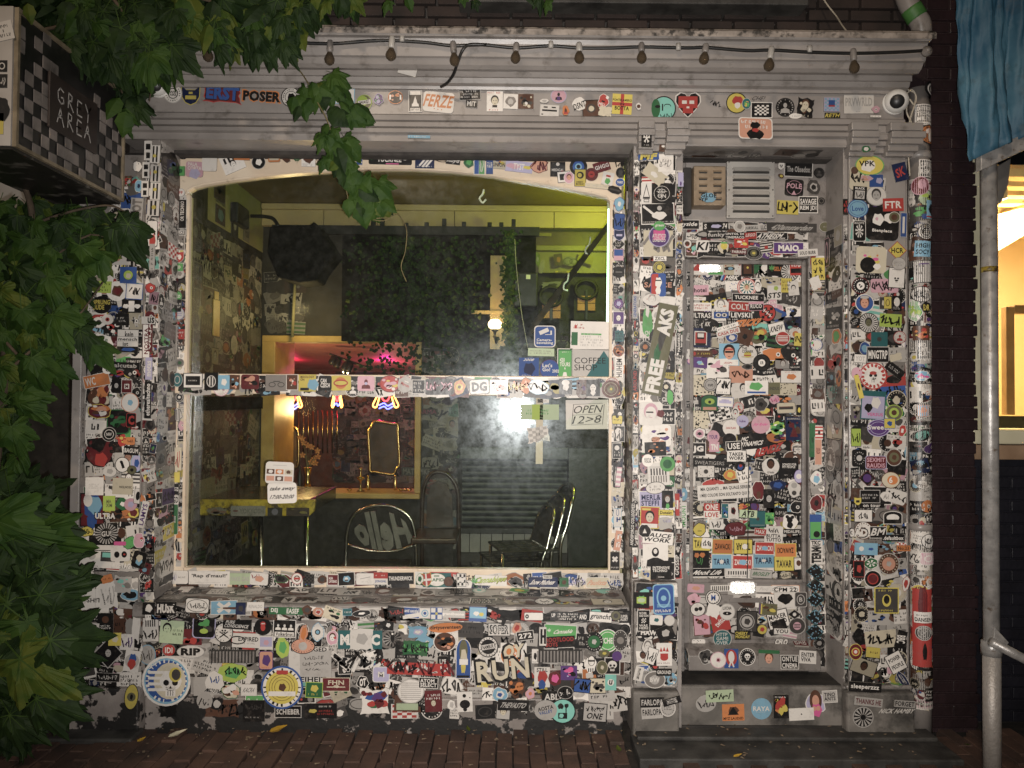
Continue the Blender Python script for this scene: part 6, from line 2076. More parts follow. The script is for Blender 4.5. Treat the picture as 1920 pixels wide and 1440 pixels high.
640 1035 56 66 0 c p w|F S n .8
905 1105 100 50 -14 b k -|b d .6 .2
800 1083 136 26 -5 r c -|l s 1 .9 .4
Z 320 260 .3333 window stile
62 306 42 42 0 c w s|t FF r .5 .4
62 425 160 56 90 r k w|l w 1 .6 .2 0 .3;t OR_TECHNO w .7 .36 .1 -.1|black upright card with white words on the left window stile
52 530 56 20 0 r w -|t POLICE k .9 .8
52 588 60 78 0 r g w|f kw 3 .8
52 668 50 60 0 S r s|p w 3 .3
50 725 46 44 0 r E -|p L 3 .3
54 762 54 52 0 c s g|p g 3 .3
44 820 44 46 0 n - -|o k .4 .1;p k 3 .3
42 888 50 56 0 c E -|t NCD w .7 .3
44 940 40 70 0 R k -|l w 2 .7 .5
50 985 56 64 0 c w V|z V 3 .6 .5
36 1120 140 52 90 r w -|t DE_SAFE k .9 .6 0 0 0 0 B
34 1205 44 50 0 c k s|o s .3 .08
Z 320 680 .3056 window stile
58 212 54 62 0 c k w|c w .16;o w .4 .04
45 320 60 84 0 b w k|v k 4 .7 .8
40 590 60 140 0 r c -|s r 3 .6 .8
36 702 50 62 0 r y -
30 775 46 66 0 r k -|t 315 w .5 .7 0 0 0 90
28 840 52 54 0 r w -|t KGD k .9 .7
22 960 50 180 0 R G s|t streets s .8 .14 0 0 0 90|green upright strip on the left window stile
28 1115 60 100 0 n - -|s k 4 1 1
Z 320 680 .3056 glazing bar
45 105 60 84 0 c t s|o s .3 .08
140 110 110 84 0 r w k|b k .8 .66;l w 1 .5 .14|white framed black card on the bar across the window
252 115 84 108 0 r k -|o w .34 .06;v w 2 .4 .5 0 0|black card with a white striped globe on the bar across the window
330 120 70 86 0 r B -|p w 3 .3
390 120 70 90 -2 r n -|f rSdB 3 .9
490 118 110 90 0 R m -|f nkS 3 .9 10|dark red eye picture on the bar across the window
652 125 136 100 0 r g -|o d .16 .05 -.2 -.1;o d .16 .05 .2 -.1;b d .3 .06 0 .1|grey square with a bicycle on the bar across the window
748 120 66 90 0 r n w|f wrS 3 .8
840 125 106 104 0 r y -|p B 3 .4 .3 -.1;t MIXOLOGY/ON n .8 .3 0 .28;b k .5 .16 -.15 -.36|yellow and blue cocktail poster card on the bar across the window
950 125 80 90 0 R k -|t CAN/CZECH w .7 .6
1045 125 126 92 1 R y -|c o .4;e r .36 .24;e y .3 .14|bright yellow and red burger card on the bar across the window
1200 128 104 92 0 R p -|m m .7;c V .1|pink card of a girl on the bar across the window
1345 130 116 96 0 c r m|f rwpy 3 .9 10|round red floral badge on the bar across the window
1440 135 90 100 -24 c s -|t Maroon r .6 .2;b w .3 .06 0 .2|tilted silver oval on the bar across the window
Z 740 680 .3056 glazing bar
148 148 74 80 0 r k w|l w 3 .8 .8
275 148 178 98 1 R k -|s p 8 .86 .6|black card with pink graffiti on the bar across the window
398 150 72 100 0 b o y|c y .3;c n .14
520 148 116 84 4 R w k|t DG k .8 .7 0 0 0 0 B|white bubble letters on the bar across the window
640 150 110 90 0 r w -|f rsw 3 .9;l r 2 .7 .4|white and red card on the bar across the window
745 145 150 76 6 n - -|s o 7 1 .9;s y 4 .8 .6|orange graffiti letters on the bar across the window
880 150 140 100 -4 b w B|s k 6 .8 .7|white monster cut out on the bar across the window
1048 150 80 90 0 r k -|p w 3 .3;e w .3 .2 0 .3
1145 150 60 90 0 r n -|f mPd 3 .9
1216 155 86 100 0 r k -|F w k .8;p w 4 .2 0 -.3
1326 162 104 100 0 c n m|o c .4 .02;c O .24;p y 3 .1|round brown gold badge at the right end of the bar across the window
Z 740 260 .3333 window stile
1262 370 60 90 0 b B b|p w 3 .2
1310 350 44 100 -4 r m o|s y 3 .7 .6
1262 470 56 90 -4 R b k|s k 3 .8 .6
1262 545 56 60 0 S N V|b V .6 .2
1258 595 72 70 0 d k s|l s 2 .5 .5
1258 655 50 60 0 r b p|b p 1 .4 0 -.3
1260 752 62 66 0 c k -|b s .6 .04;z k 2
1262 850 44 60 0 n - -|b k .14 1 -.2 0;b k .7 .14 0 0 -35;b k .7 .14 0 -.2 35
1258 930 54 56 0 c P -|a p .36 14;p V 3 .3
1258 1010 58 68 0 r P w|F w P .8
1262 1112 50 60 0 r t -|l k 3 .8 .8
1258 1194 58 62 0 c n o|f ro 3 .8
1262 1290 130 46 90 r w -|t HUHEM d .8 .7
Z 740 680 .3056 window stile
1364 350 60 50 0 R y k|l k 1 .7 .3;c k .2 0 .4
1370 440 60 90 0 b w k|s k 3 .7 .8
1362 540 50 90 0 r k w|c w .3 0 .2;l w 2 .6 .4 0 -.2
1362 690 46 150 0 R k -|s w 4 .6 .8
1372 700 30 120 -6 r p -|z w 4
1366 950 46 110 0 r w B|o b .2 .06 0 .3;l b 1 .3 .4 0 -.1
1368 1090 40 120 -8 r S -|l w 2 .3 .8
1350 1215 56 110 0 r k c|b w .7 .12 0 .1 45;b w .7 .12 0 .1 -45;l w 1 .8 .12 0 -.36
Z 320 680 .3056 window bottom rail
55 1315 110 80 0 R w -|s V 3 .3 .5 -.3 0;t INC_OUT g .4 .12 .15 0|white worn card at the left end of the window bottom rail
240 1318 250 80 0 r w -|t 'Rap_d'maul!' k .86 .34 0 .12;l s 1 .7 .08 0 -.36|white strip with quoted black words on the window bottom rail
428 1325 124 70 0 r L -|t FAKE_ZAS s .9 .4
545 1325 110 74 -3 R w -|s r 3 .4 .4 -.2 .2;p S 3 .3
645 1295 86 44 0 n - -|t NON/PLANTS k .9 .9 0 0 0 0 B
680 1325 90 56 -6 b d E|p k 3 .3
778 1322 62 64 0 c w r|o n .3 .1;b r .6 .2
852 1325 60 56 0 r k -|x d 5
932 1328 64 62 0 b n -|p d 3 .3
998 1330 60 60 0 r m w|t HUH/LIVORNO w .8 .6
1080 1325 96 76 4 r k w|p B 3 .3;c w .14;b n .2 .1 0 -.1
1195 1325 106 66 0 R w s|b g .6 .04 0 .1 12;l g 1 .4 .08 0 -.26
1290 1322 86 74 0 r w -|b r 1 .5 0 .25;t JONGNL b .8 .24 0 -.25;l w 1 .7 .16 0 .25
1412 1322 160 70 1 r k -|t THUNDERWICK w .9 .36|long black strip with white capitals on the window bottom rail
Z 740 680 .3056 window bottom rail
155 1325 50 70 0 b w E|p G 3 .3
195 1330 60 80 6 S r y|b w .16 1;b w 1 .16
258 1330 110 76 0 c w G|t RAPID G .8 .26;z G 2 .3 .2 0 .3
260 1332 170 86 0 r t -||dark green card behind the round club badge
332 1340 56 56 0 c n k
410 1330 54 76 0 r w k|x k 4;b w .6 .3
490 1330 64 60 0 n - -|h E 1.2
590 1335 196 62 -2 r w -|t Cannabique m 1 .8 0 0 .2 6;t Cannabique l .96 .72 0 .02 .2 6|white strip with swirling green and red script on the window bottom rail
745 1345 100 66 -14 b d s|f sk 3 .9
910 1345 180 60 0 R N -|t Snow_Madness w .8 .5 0 0 .2 0|navy strip with white gothic script on the window bottom rail
937 1312 56 20 0 r w k|t THIS_IS k .8 .6
1038 1345 56 56 0 r G -|p n 3 .3
1118 1345 100 60 0 n - -|s w 8 1 1.1;s V 8 .94 .8
1245 1348 140 60 0 R c w|t Paulista S .8 .5 0 0 .2 0
1345 1348 76 40 0 n - -|s b 3 1 1
Z 120 1060 .2639 sill
607 305 86 84 0 r k -|p w 3 .36;b w .2 .3 0 .2
730 305 140 90 0 r k -|t HUSK w .9 .7 0 0 0 0 B|black card with white bold letters on the sill
950 285 160 96 -2 R w k|o k .46 .04;s k 3 .6 .4|white plate with an oval coat of arms on the sill
1140 298 180 88 2 r B w|b w .14 1.2 0 0 55;b w .14 1.2 0 0 -55|pale blue flag with white diagonal cross on the sill
1260 305 70 84 0 r N -|p d 3 .3
1365 290 120 60 0 r w -|t RENALDO s .8 .4
1580 322 240 50 -1 r G -|t DEJ w .2 .7 -.34 0;t EASEF w .36 .7 .2 0|dark green strip with white capitals on the sill
1730 315 80 70 0 b n -|p d 3 .3
1810 330 90 76 0 b S -|p w 3 .3;p r 4 .2
Z 520 1060 .2639 sill
500 330 60 44 0 r t B|l w 1 .6 .4
600 340 150 50 6 b k w|p w 3 .2
850 330 110 56 4 r k -|s r 3 .8 .6
955 335 110 70 -3 r b w|t anti_asozial w .9 .34 0 .2;b w 1.1 .4 0 -.3 12
1050 338 76 70 0 r w -|c B .36;c w .26;c b .16
1132 340 76 76 0 r w b|b b .2 1;b b 1 .2;c y .12
1250 345 170 50 -2 r s -|t grandbuono w .9 .5
"""
# ------------------------------------------------------------------ plants
def palm_leaf(lobes=7, teeth=3, droop=.25, seed=0, spread=118):
    """toothed palmate leaf, stalk at the origin, tip along +Y, length 1"""
    r_ = random.Random(seed)
    pts = []
    for i in range(lobes):
        a = -spread + 2 * spread * i / (lobes - 1)
        L_ = 1 - .42 * abs(a / spread) ** 1.3 + r_.uniform(-.06, .06)
        wd = spread / (lobes - 1) * .95
        for k in range(-teeth, teeth + 1):
            t = 1 - abs(k) / (teeth + 1)
            rr = L_ * (.58 + .42 * t ** .8)
            aa = a + wd * (k / (teeth + .6)) * (.9 if t < .9 else 0)
            pts.append((aa, rr * (1.0 if k == 0 else .97), abs(k)))
            if 0 < abs(k) < teeth:
                pts.append((aa + (1 if k > 0 else -1) * wd * .06, rr * .90, 9))
    pts.sort(key=lambda p: p[0])
    v = [(0, 0, 0)]
    for a, rr, k in pts:
        ar = R(a)
        z = -droop * rr * rr + (.05 if k == 0 else -.02) + r_.uniform(-.03, .03)
        v.append((math.sin(ar) * rr * .82, math.cos(ar) * rr, z))
    n = len(pts)
    # inner ring for a bent blade
    for a, rr, k in pts:
        ar = R(a)
        v.append((math.sin(ar) * rr * .42, math.cos(ar) * rr * .5, (.06 if k == 0 else .015) - droop * rr * rr * .2))
    f = []
    for i in range(1, n):
        f.append((0, n + i, n + i + 1))
        f.append((n + i, i, i + 1, n + i + 1))
    nv = len(f)
    for i in range(lobes):  # midribs and stalk
        a = R(-spread + 2 * spread * i / (lobes - 1))
        L_ = .86 * (1 - .42 * abs(math.degrees(a) / spread) ** 1.3)
        k = len(v)
        sx, cx = math.sin(a), math.cos(a)
        for t, wd in ((0, .011), (.5, .007), (1, .002)):
            rr = L_ * t
            z = -droop * rr * rr * (.8 if t == .5 else 1) + .045
            for s_ in (-1, 1):
                v.append((sx * rr * .82 + s_ * cx * wd, cx * rr - s_ * sx * wd, z))
        f += [(k, k + 1, k + 3, k + 2), (k + 2, k + 3, k + 5, k + 4)]
    k = len(v)
    v += [(-.012, .02, .03), (.012, .02, .03), (.02, -.45, -.12), (-.004, -.45, -.12)]
    f.append((k, k + 1, k + 2, k + 3))
    return v, f, nv


def simple_leaf(seed=0, w=.36):
    r_ = random.Random(seed)
    v = [(0, 0, 0)]
    f = []
    m = 6
    for k in range(1, m):
        t = k / m
        ww = w * math.sin(math.pi * t ** .8) * (1 + (.12 if k % 2 else -.06))
        z = -.22 * t * t
        v += [(-ww, t - .04, z - .05), (0, t, z + .03), (ww, t - .04, z - .05)]
    v.append((0, 1, -.26))
    for k in range(m - 2):
        q = 1 + 3 * k
        f += [(q, q + 3, q + 4, q + 1), (q + 1, q + 4, q + 5, q + 2)]
    f += [(0, 1, 2), (0, 2, 3)]
    q = 1 + 3 * (m - 2)
    e = len(v) - 1
    f += [(q, e, q + 1), (q + 1, e, q + 2)]
    return v, f


def leafset(name, geos, mats, parent):
    out = []
    for g in geos:
        v, f = g[0], g[1]
        for m in mats:
            me = bpy.data.meshes.new('leaf')
            me.from_pydata(v, [], f)
            me.materials.append(m)
            if len(g) > 2:
                me.materials.append(M['vein'])
                me.polygons.foreach_set('material_index', [0] * g[2] + [1] * (len(f) - g[2]))
            out.append(me)
    return out


def put_leaf(me, parent, pos, size, ang, tilt=.5, r_=rnd):
    """tip points along image angle ang (0 right, 90 up), face turned towards the street with random tilt"""
    o = bpy.data.objects.new('leaf', me)
    COL.objects.link(o)
    o.parent = parent
    y = Vector((math.cos(R(ang)), 0, math.sin(R(ang)))) + Vector((0, r_.uniform(-tilt, tilt), 0))
    n = Vector((r_.uniform(-tilt, tilt), -1, r_.uniform(-tilt, tilt) + .25))
    y.normalize()
    z = (n - y * n.dot(y)).normalized()
    x = y.cross(z)
    m = Matrix((x, y, z)).transposed().to_4x4()
    m = Matrix.Translation(Vector(pos) - ORG[parent.name]) @ m @ Matrix.Diagonal((size * r_.uniform(.85, 1.15), size, size, 1))
    o.matrix_local = m
    return o


GEO7 = [palm_leaf(5, 4, .3, 1), palm_leaf(7, 2, .75, 2), palm_leaf(7, 3, .45, 3)]
GEO5 = [palm_leaf(5, 3, .35, 5, 105), palm_leaf(5, 2, .8, 6, 100), palm_leaf(3, 3, .55, 7, 70)]
LT = [simple_leaf(1), simple_leaf(2, .28)]


def foliage_stuff(name, parent, boxes, mats, seed, geo):
    r_ = random.Random(seed)
    for mi, m in enumerate(mats):
        mb = MB()
        for (x0, y0, x1, y1, ya, yb, n, smin, smax) in boxes:
            for _ in range(n // len(mats)):
                c = P(r_.uniform(x0, x1), r_.uniform(y0, y1), r_.uniform(ya, yb))
                s_ = sz(r_.uniform(smin, smax), c.y)
                v, f = r_.choice(geo)[:2]
                e = Matrix.Rotation(r_.uniform(0, 6.28), 3, 'Z') @ Matrix.Rotation(r_.uniform(.6, 2.2), 3, 'X') @ Matrix.Rotation(r_.uniform(0, 6.28), 3, 'Z')
                mb.add([c + e @ (Vector(p) * s_) for p in v], f)
        mb.build(name, m, parent, kind='stuff')


# big-leaved shrub, lower left
SH = thing('large_leaf_shrub', 'big hand shaped leaves of a shrub at the lower left of the pier', 'shrub', tuple(PZ(20, 1400, 0)))
ls = leafset('leaf', GEO7, [M['leafd'], M['leafm'], M['leafd'], M['leafd'], M['leafy']], SH)
big = [(0, 975, 150, -30), (35, 1010, 90, -20), (85, 1115, 120, 0), (25, 1130, 170, -30), (60, 1165, 140, -55), (95, 1215, 125, -25), (105, 1200, 130, 5),
       (5, 1190, 160, -60), (50, 1235, 160, -30), (80, 1310, 120, -10), (85, 1290, 120, -20), (20, 1300, 150, -80), (-20, 940, 110, -20), (0, 1060, 120, 10),
       (90, 1065, 80, 25), (110, 1150, 70, 35), (30, 1340, 110, -40), (90, 1245, 90, -70), (-5, 1255, 150, -10), (60, 1085, 100, -90)]
r4 = random.Random(4)
mapk = [0, 2, 1, 3, 4]
for i, (x, y, s_, a) in enumerate(big):
    c = P(x - 10, y, r4.uniform(-1.0, -.55))
    put_leaf(ls[r4.choice([0, 1, 2, 3, 5, 7, 8, 10, 12, 13, 4])], SH, c, sz(s_, c.y) * .8, a + r4.uniform(-12, 12), .35, r4)
for i in range(64):
    x = r4.triangular(-20, 150, 15)
    y = r4.uniform(925, 1330)
    if x > 45 + 90 * ((y - 880) / 450):
        continue
    c = P(x, y, r4.uniform(-.75, -.3))
    put_leaf(r4.choice(ls[:13]), SH, c, sz(r4.uniform(50, 130), c.y), r4.choice([-30, -60, -90, 0, 20, -120]) + r4.uniform(-20, 20), .6, r4)
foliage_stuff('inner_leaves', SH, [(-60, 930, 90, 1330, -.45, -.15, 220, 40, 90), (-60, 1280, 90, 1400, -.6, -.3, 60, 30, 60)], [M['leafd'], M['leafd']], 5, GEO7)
stb = MB()
for i in range(14):
    x0 = r4.uniform(-60, 60)
    p0 = PZ(x0, 1405 + r4.uniform(-10, 25), 0)
    p1 = P(x0 + r4.uniform(-40, 60), r4.uniform(960, 1250), p0.y + r4.uniform(-.1, .1))
    stb.tube(bez([p0, (p0 + p1) / 2 + Vector((r4.uniform(-.04, .04), 0, 0)), p1], 4), .008, 6, r2=.004)
stb.build('stem', M['bark'], SH, smooth=True)

# climbing maple, middle left
MT = thing('young_maple', 'green lobed leaves hanging below the checkered sign at the left edge', 'tree', tuple(PZ(-60, 1395, 0)))
lm = leafset('leaf', GEO5, [M['leafd'], M['leafm'], M['leafd'], M['leafm'], M['leafy']], MT)
tk = MB()
tk.tube(bez([PZ(-60, 1395, 0), P(-40, 1100, -.25), P(0, 800, -.3), P(20, 560, -.3), P(60, 420, -.35), P(40, 330, -.4)], 6), .028, 8, r2=.012)
for pts in ([(20, 560), (80, 500), (170, 440), (240, 470)], [(10, 700), (80, 640), (140, 600), (200, 520)], [(0, 800), (60, 720), (130, 640)], [(40, 430), (120, 400), (200, 385), (240, 400)], [(10, 640), (70, 700), (120, 690)]):
    tk.tube(bez([P(x, y, -.35) for x, y in pts], 4), .008, 6, r2=.003)
tk.build('trunk', M['bark'], MT, smooth=True)
key = [(215, 445, 90, -55), (185, 490, 75, -130), (240, 440, 66, -60), (120, 430, 85, -80), (60, 470, 85, -90), (150, 480, 70, -100), (30, 520, 90, -80), (90, 540, 85, -70), (140, 530, 70, -75),
       (40, 600, 85, -90), (100, 610, 80, -60), (125, 600, 60, -80), (150, 640, 56, -70), (60, 690, 80, -80), (40, 760, 75, -60), (100, 700, 70, -90), (170, 665, 60, -40), (20, 820, 70, -80), (40, 850, 60, -90), (100, 650, 70, -110)]
for x, y, s_, a in key:
    c = P(x, y - 20, r4.uniform(-.6, -.35))
    put_leaf(r4.choice([lm[1], lm[3], lm[6], lm[8], lm[1], lm[13], lm[0]]), MT, c, sz(s_, c.y), a, .4, r4)
cnt = 0
for i in range(330):
    y = r4.uniform(375, 900)
    xm = 235 if y < 490 else (150 if y < 620 else (95 if y < 680 else (40 if y < 870 else 20)))
    if 680 < y < 880 and r4.random() < .7:
        continue
    x = r4.uniform(-20, xm) * (1 if r4.random() < .6 else .6)
    c = P(x, y, r4.uniform(-.5, -.12))
    put_leaf(r4.choice(lm), MT, c, sz(r4.uniform(36, 72), c.y), -90 + r4.uniform(-55, 55), .6, r4)
    cnt += 1
    if cnt >= 135:
        break
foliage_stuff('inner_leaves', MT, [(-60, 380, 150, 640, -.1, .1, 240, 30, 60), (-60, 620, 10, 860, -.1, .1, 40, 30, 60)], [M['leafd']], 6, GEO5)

# canopy along the top left
CT = thing('overhanging_tree', 'dark tree crown hanging over the sign and the left end of the cornice', 'tree', tuple(P(60, 100, .0)))
lc_ = leafset('leaf', LT + GEO5[:2], [M['leafd'], M['leafm'], M['leafd'], M['leafy']], CT)
bb = MB()
for pts in ([(60, 60), (180, 40), (320, 50), (460, 55), (540, 80)], [(120, 30), (240, 70), (290, 110), (280, 190)], [(300, -30), (420, 10), (520, 30), (640, 5)], [(200, -20), (260, 60), (310, 95)]):
    bb.tube(bez([P(x, y, -.42) for x, y in pts], 5), .009, 6, r2=.003)
bb.build('branch', M['bark'], CT, smooth=True)
regs = [(130, 0, 330, 110, 120, 40, 75), (320, -10, 560, 60, 80, 34, 60), (400, 40, 550, 95, 34, 30, 50), (240, 80, 300, 110, 10, 40, 56), (222, 175, 262, 225, 6, 36, 50), (560, -15, 660, 14, 10, 26, 44), (640, -15, 1060, 2, 8, 20, 34), (235, 60, 300, 130, 14, 40, 60)]
for (x0, y0, x1, y1, n, a, b_) in regs:
    for _ in range(n):
        c = P(r4.uniform(x0, x1), r4.uniform(y0, y1), r4.uniform(-.62, -.34))
        me = r4.choice(lc_ if x0 > 300 else lc_[:2] + lc_[4:6] + lc_[8:10] + lc_[8:11] + lc_[12:14])
        put_leaf(me, CT, c, sz(r4.uniform(a, b_), c.y), -90 + r4.uniform(-40, 40), .5, r4)
for x, y, a, m_ in ((180, 118, -70, 'leafo'), (203, 122, -100, 'leafo'), (268, 95, -80, 'leafo'), (282, 105, -100, 'leafo'), (52, 18, -85, 'leafy')):
    me = bpy.data.meshes.new('leaf')
    me.from_pydata(LT[0][0], [], LT[0][1])
    me.materials.append(M[m_])
    c = P(x, y - 12, -.5 if x > 60 else -.98)
    put_leaf(me, CT, c, sz(38, c.y), a, .3, r4)
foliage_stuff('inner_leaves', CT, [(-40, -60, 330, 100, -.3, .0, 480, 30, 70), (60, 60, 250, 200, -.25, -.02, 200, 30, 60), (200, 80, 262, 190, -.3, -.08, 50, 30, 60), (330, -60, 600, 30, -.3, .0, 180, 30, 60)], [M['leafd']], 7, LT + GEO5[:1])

# vine hanging across the window
HV = thing('hanging_vine', 'thin vine with toothed green leaves trailing down across the window', 'vine', tuple(P(530, 90, -.33)))
vp = [(505, 84), (530, 100), (560, 130), (580, 160), (597, 195), (612, 222), (622, 252), (632, 285), (640, 320), (648, 350), (655, 380), (668, 398), (690, 410), (720, 408)]
HY = lambda y: -.33 + .04 * math.sin(y * .02)
sv = MB().tube(bez([P(x, y, HY(y)) for x, y in vp], 4), .0035, 6, r2=.0022)
sv.tube(bez([P(x, y, -.30) for x, y in [(690, 410), (720, 414), (745, 402), (762, 428), (760, 470), (752, 500), (762, 528)]], 4), .0022, 5)
sv.build('stem', M['stem'], HV, smooth=True)
lv_ = leafset('leaf', LT + GEO5[:1], [M['leafm'], M['leafm'], M['leafd'], M['leafy']], HV)
grp = [((612, 150), 60, 12, 30, (-60, -20), 44), ((595, 165), 50, 8, 30, (-125, -70), 40), ((575, 190), 60, 10, 34, (-150, -80), 36), ((640, 200), 60, 12, 34, (-80, -20), 46), ((610, 245), 40, 6, 30, (-160, -80), 34),
       ((640, 270), 30, 9, 40, (-80, -45), 50), ((650, 300), 30, 6, 36, (-110, -40), 44), ((620, 300), 40, 6, 26, (-150, -90), 32), ((680, 345), 70, 14, 30, (-80, -20), 46), ((690, 375), 60, 12, 30, (-90, -30), 46), ((665, 365), 40, 8, 26, (-120, -60), 36), ((655, 320), 30, 5, 30, (-70, -30), 40)]
for (cx, cy), sp, n, jit, (a0, a1), s_ in grp:
    for _ in range(n):
        x, y = cx + r4.uniform(-sp, sp) * .42, cy + r4.uniform(-jit, jit) * .42
        c = P(x, y, HY(cy) + r4.uniform(-.06, .03))
        me = lv_[r4.choice([0, 1, 2, 4, 5, 6, 8, 9, 0, 1, 4, 5, 3])]
        put_leaf(me, HV, c, sz(s_ * r4.uniform(.7, 1.1), c.y), r4.uniform(a0, a1), .4, r4)

# fallen leaves on the paving
for i, (x, y, m_, lab) in enumerate(((505, 1374, 'leafo', 'curled orange leaf lying on the bricks below the real yellow badge'), (315, 1384, 'pale', 'pale torn scrap of leaf lying on the bricks near the pier'), (257, 1393, 'leafo', 'small orange leaf lying on the bricks by the pier foot'),
                                     (880, 1373, 'leafy', 'yellow green leaf lying at the wall foot below the window'), (1162, 1411, 'leafy', 'yellow leaf lying beside the corner of the doorway slab'), (1375, 1421, 'leafo', 'orange leaf lying on the edge of the doorway slab'), (1814, 1397, 'leafy', 'pale yellow leaf lying between the pier and the scaffold post'))):
    c = PZ(x, y, .022 if x > 1180 and x < 1700 else .006)
    me = bpy.data.meshes.new('fallen_leaf')
    me.from_pydata([(p[0] * .8, p[1], -p[2] * .6) for p in LT[i % 2][0]], [], LT[i % 2][1])
    me.materials.append(M[m_])
    o = bpy.data.objects.new('fallen_leaf', me)
    COL.objects.link(o)
    o.location = c + Vector((0, 0, .006))
    s_ = .09 if i < 2 else .045
    o.scale = (s_, s_, s_)
    o.rotation_euler = (.1, .1, R([-70, -60, -40, 20, 10, -80, 150][i]))
    tag(o, lab, 'leaf', 'leaves lying on the paving')
lit = MB()
for _ in range(190):
    c = PZ(r4.uniform(200, 1720), r4.triangular(1362, 1438, 1368), .004)
    if XS0 < c.x < XS1 and c.y > YS:
        c.z = .038 if c.y > -.125 else .015
    s_ = r4.uniform(.002, .007)
    e = Matrix.Rotation(r4.uniform(0, 6), 3, 'Z')
    lit.add([c + e @ Vector((a * s_ * 1.8, b_ * s_, .001 * abs(a - b_))) for a, b_ in ((-1, -1), (1, -.7), (.8, 1), (-.9, .6))], [(0, 1, 2, 3)])
tag(lit.build('litter', M['wood'], kind='stuff'), 'tiny scraps of paper and leaf scattered on the paving', 'litter')
# pale house behind the leaves
ph = thing('pale_house', 'pale house wall glimpsed between the leaves under the sign', 'house', tuple(P(40, 600, 2.5)))
MB().box(fx(-400, 2.5), fx(120, 2.5), 2.5, 2.7, fz(470, 2.5, 50), fz(250, 2.5, 50)).build('wall', mk('pale_render', (.52, .50, .47), (.60, .58, .55), 4, .7), ph)
MB().box(fx(-400, 2.5), fx(190, 2.5), 2.52, 2.8, 0, fz(471, 2.5, 50)).build('dark_yard_wall', M['dark'], ph)

# ------------------------------------------------------------------ the room behind the glass
YB = 2.3
XLW = -1.99
CEIL = fz(385, YB, 600)
MB().box(-2.6, 3.0, .3, 7.0, -.1, .1).build('floor', M['floor'], kind='structure')
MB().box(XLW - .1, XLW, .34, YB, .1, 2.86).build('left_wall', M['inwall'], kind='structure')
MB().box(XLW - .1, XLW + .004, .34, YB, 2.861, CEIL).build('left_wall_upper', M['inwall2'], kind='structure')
MB().box(XLW - .1, 1.6, .31, YB + .1, CEIL, CEIL + .1).build('ceiling', M['ceil'], kind='structure')
MB().box(1.45, 1.55, .34, YB, .1, CEIL).build('right_wall', M['inwall2'], kind='structure')
hx0, hx1 = fx(497, YB), fx(786, YB)
hz0, hz1 = fz(930, YB, 640), fz(631, YB, 640)
bw = MB()
bw.box(XLW - .1, hx0, YB, YB + .1, .1, CEIL)
bw.box(hx1, 1.55, YB, YB + .1, .1, CEIL)
bw.box(hx0, hx1, YB, YB + .1, .1, hz0)
bw.box(hx0, hx1, YB, YB + .1, hz1, CEIL)
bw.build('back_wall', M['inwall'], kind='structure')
bz0, bz1 = fz(428, YB, 800), CEIL - .004
BO = thing('cream_fascia_board', 'smoke stained cream boards across the top of the room', 'boarding', (0, YB - .06, bz0))
xx = XLW + .01
k = 0
while xx < 1.5:
    w = [.5, .43, .62, .8, .45, .7][k % 6]
    MB().box(xx, min(xx + w - .006, 1.5), YB - .06, YB - .004, bz0, bz1 - .05).build('board', M['beam'], BO)
    xx += w
    k += 1
MB().box(XLW + .01, 1.5, YB - .085, YB - .004, bz1 - .049, bz1).build('crown_moulding', M['beam'], BO, bevel=.01)
# green lit tube in the right corner and the leaning strap
tb0, tb1 = P(1140, 645, .42), P(1143, 392, .42)
TL = thing('tube_lamp', 'greenish tube lamp standing upright inside the right end of the window', 'lamp', tuple(tb0))
MB().tube([tb0, tb1], .012, 10).build('tube', M['tube'], TL, smooth=True)
MB().tube([tb0 - Vector((0, 0, .04)), tb0], .016, 10).tube([tb1, tb1 + Vector((0, 0, .04))], .016, 10).build('end_cap', M['white'], TL, smooth=True)
lamp('tube_lamp_light', 'POINT', (.74, 1.60, 2.96), 24, (.80, 1.0, .08), .05)
lamp('tube_lamp_low_light', 'POINT', (tb0.x + .1, .8, 2.3), 2.5, (.5, 1.0, .55), .06)
sa, sb = P(1150, 420, .7), P(985, 640, 2.2)
tag(MB().add([sa + Vector((0, 0, .06)), sa - Vector((.05, 0, .06)), sb - Vector((.05, 0, .08)), sb + Vector((0, 0, .08)), sa + Vector((0, .02, .06)), sa + Vector((-.05, .02, -.06)), sb + Vector((-.05, .02, -.08)), sb + Vector((0, .02, .08))],
             [(0, 1, 2, 3), (7, 6, 5, 4), (0, 4, 5, 1), (1, 5, 6, 2), (2, 6, 7, 3), (3, 7, 4, 0)]).build('awning_strap', M['shutter']), 'dull green strap slanting down from the tube lamp corner', 'strap')

# hatch to the bar
HA = thing('bar_hatch', 'yellow pine framed hatch in the back wall opening onto the bar', 'hatch', (hx0, YB, hz0))
t_ = .085
MB().box(hx0 - .02, hx0 + t_, YB - .03, YB + .55, hz0 + .03, hz1).build('left_post', M['gold'], HA, bevel=.006)
MB().box(hx1 - .03, hx1 + .02, YB - .03, YB + .55, hz0 + .03, hz1).build('right_post', M['gold'], HA, bevel=.006)
MB().box(hx0 - .02, hx1 + .02, YB - .032, YB + .12, hz1 - .05, hz1 + .002).build('head_board', M['gold'], HA, bevel=.006)
MB().box(hx0 - .02, hx1 + .02, YB - .07, YB + .3, hz0 - .012, hz0 + .03).build('counter_board', M['gold'], HA, bevel=.006)
bk = MB()
bk.box(-3.0, .6, 5.2, 5.3, .1, 4)
bk.box(-3.1, -3.0, 2.4, 5.3, .1, 4)
bk.box(.6, .7, 2.4, 5.3, .1, 4)
bk.build('bar_wall', M['maroon'], kind='structure')
CS = lambda y: 2.27 - .25 * (y - 2.41) / 2.8
bc_ = MB()
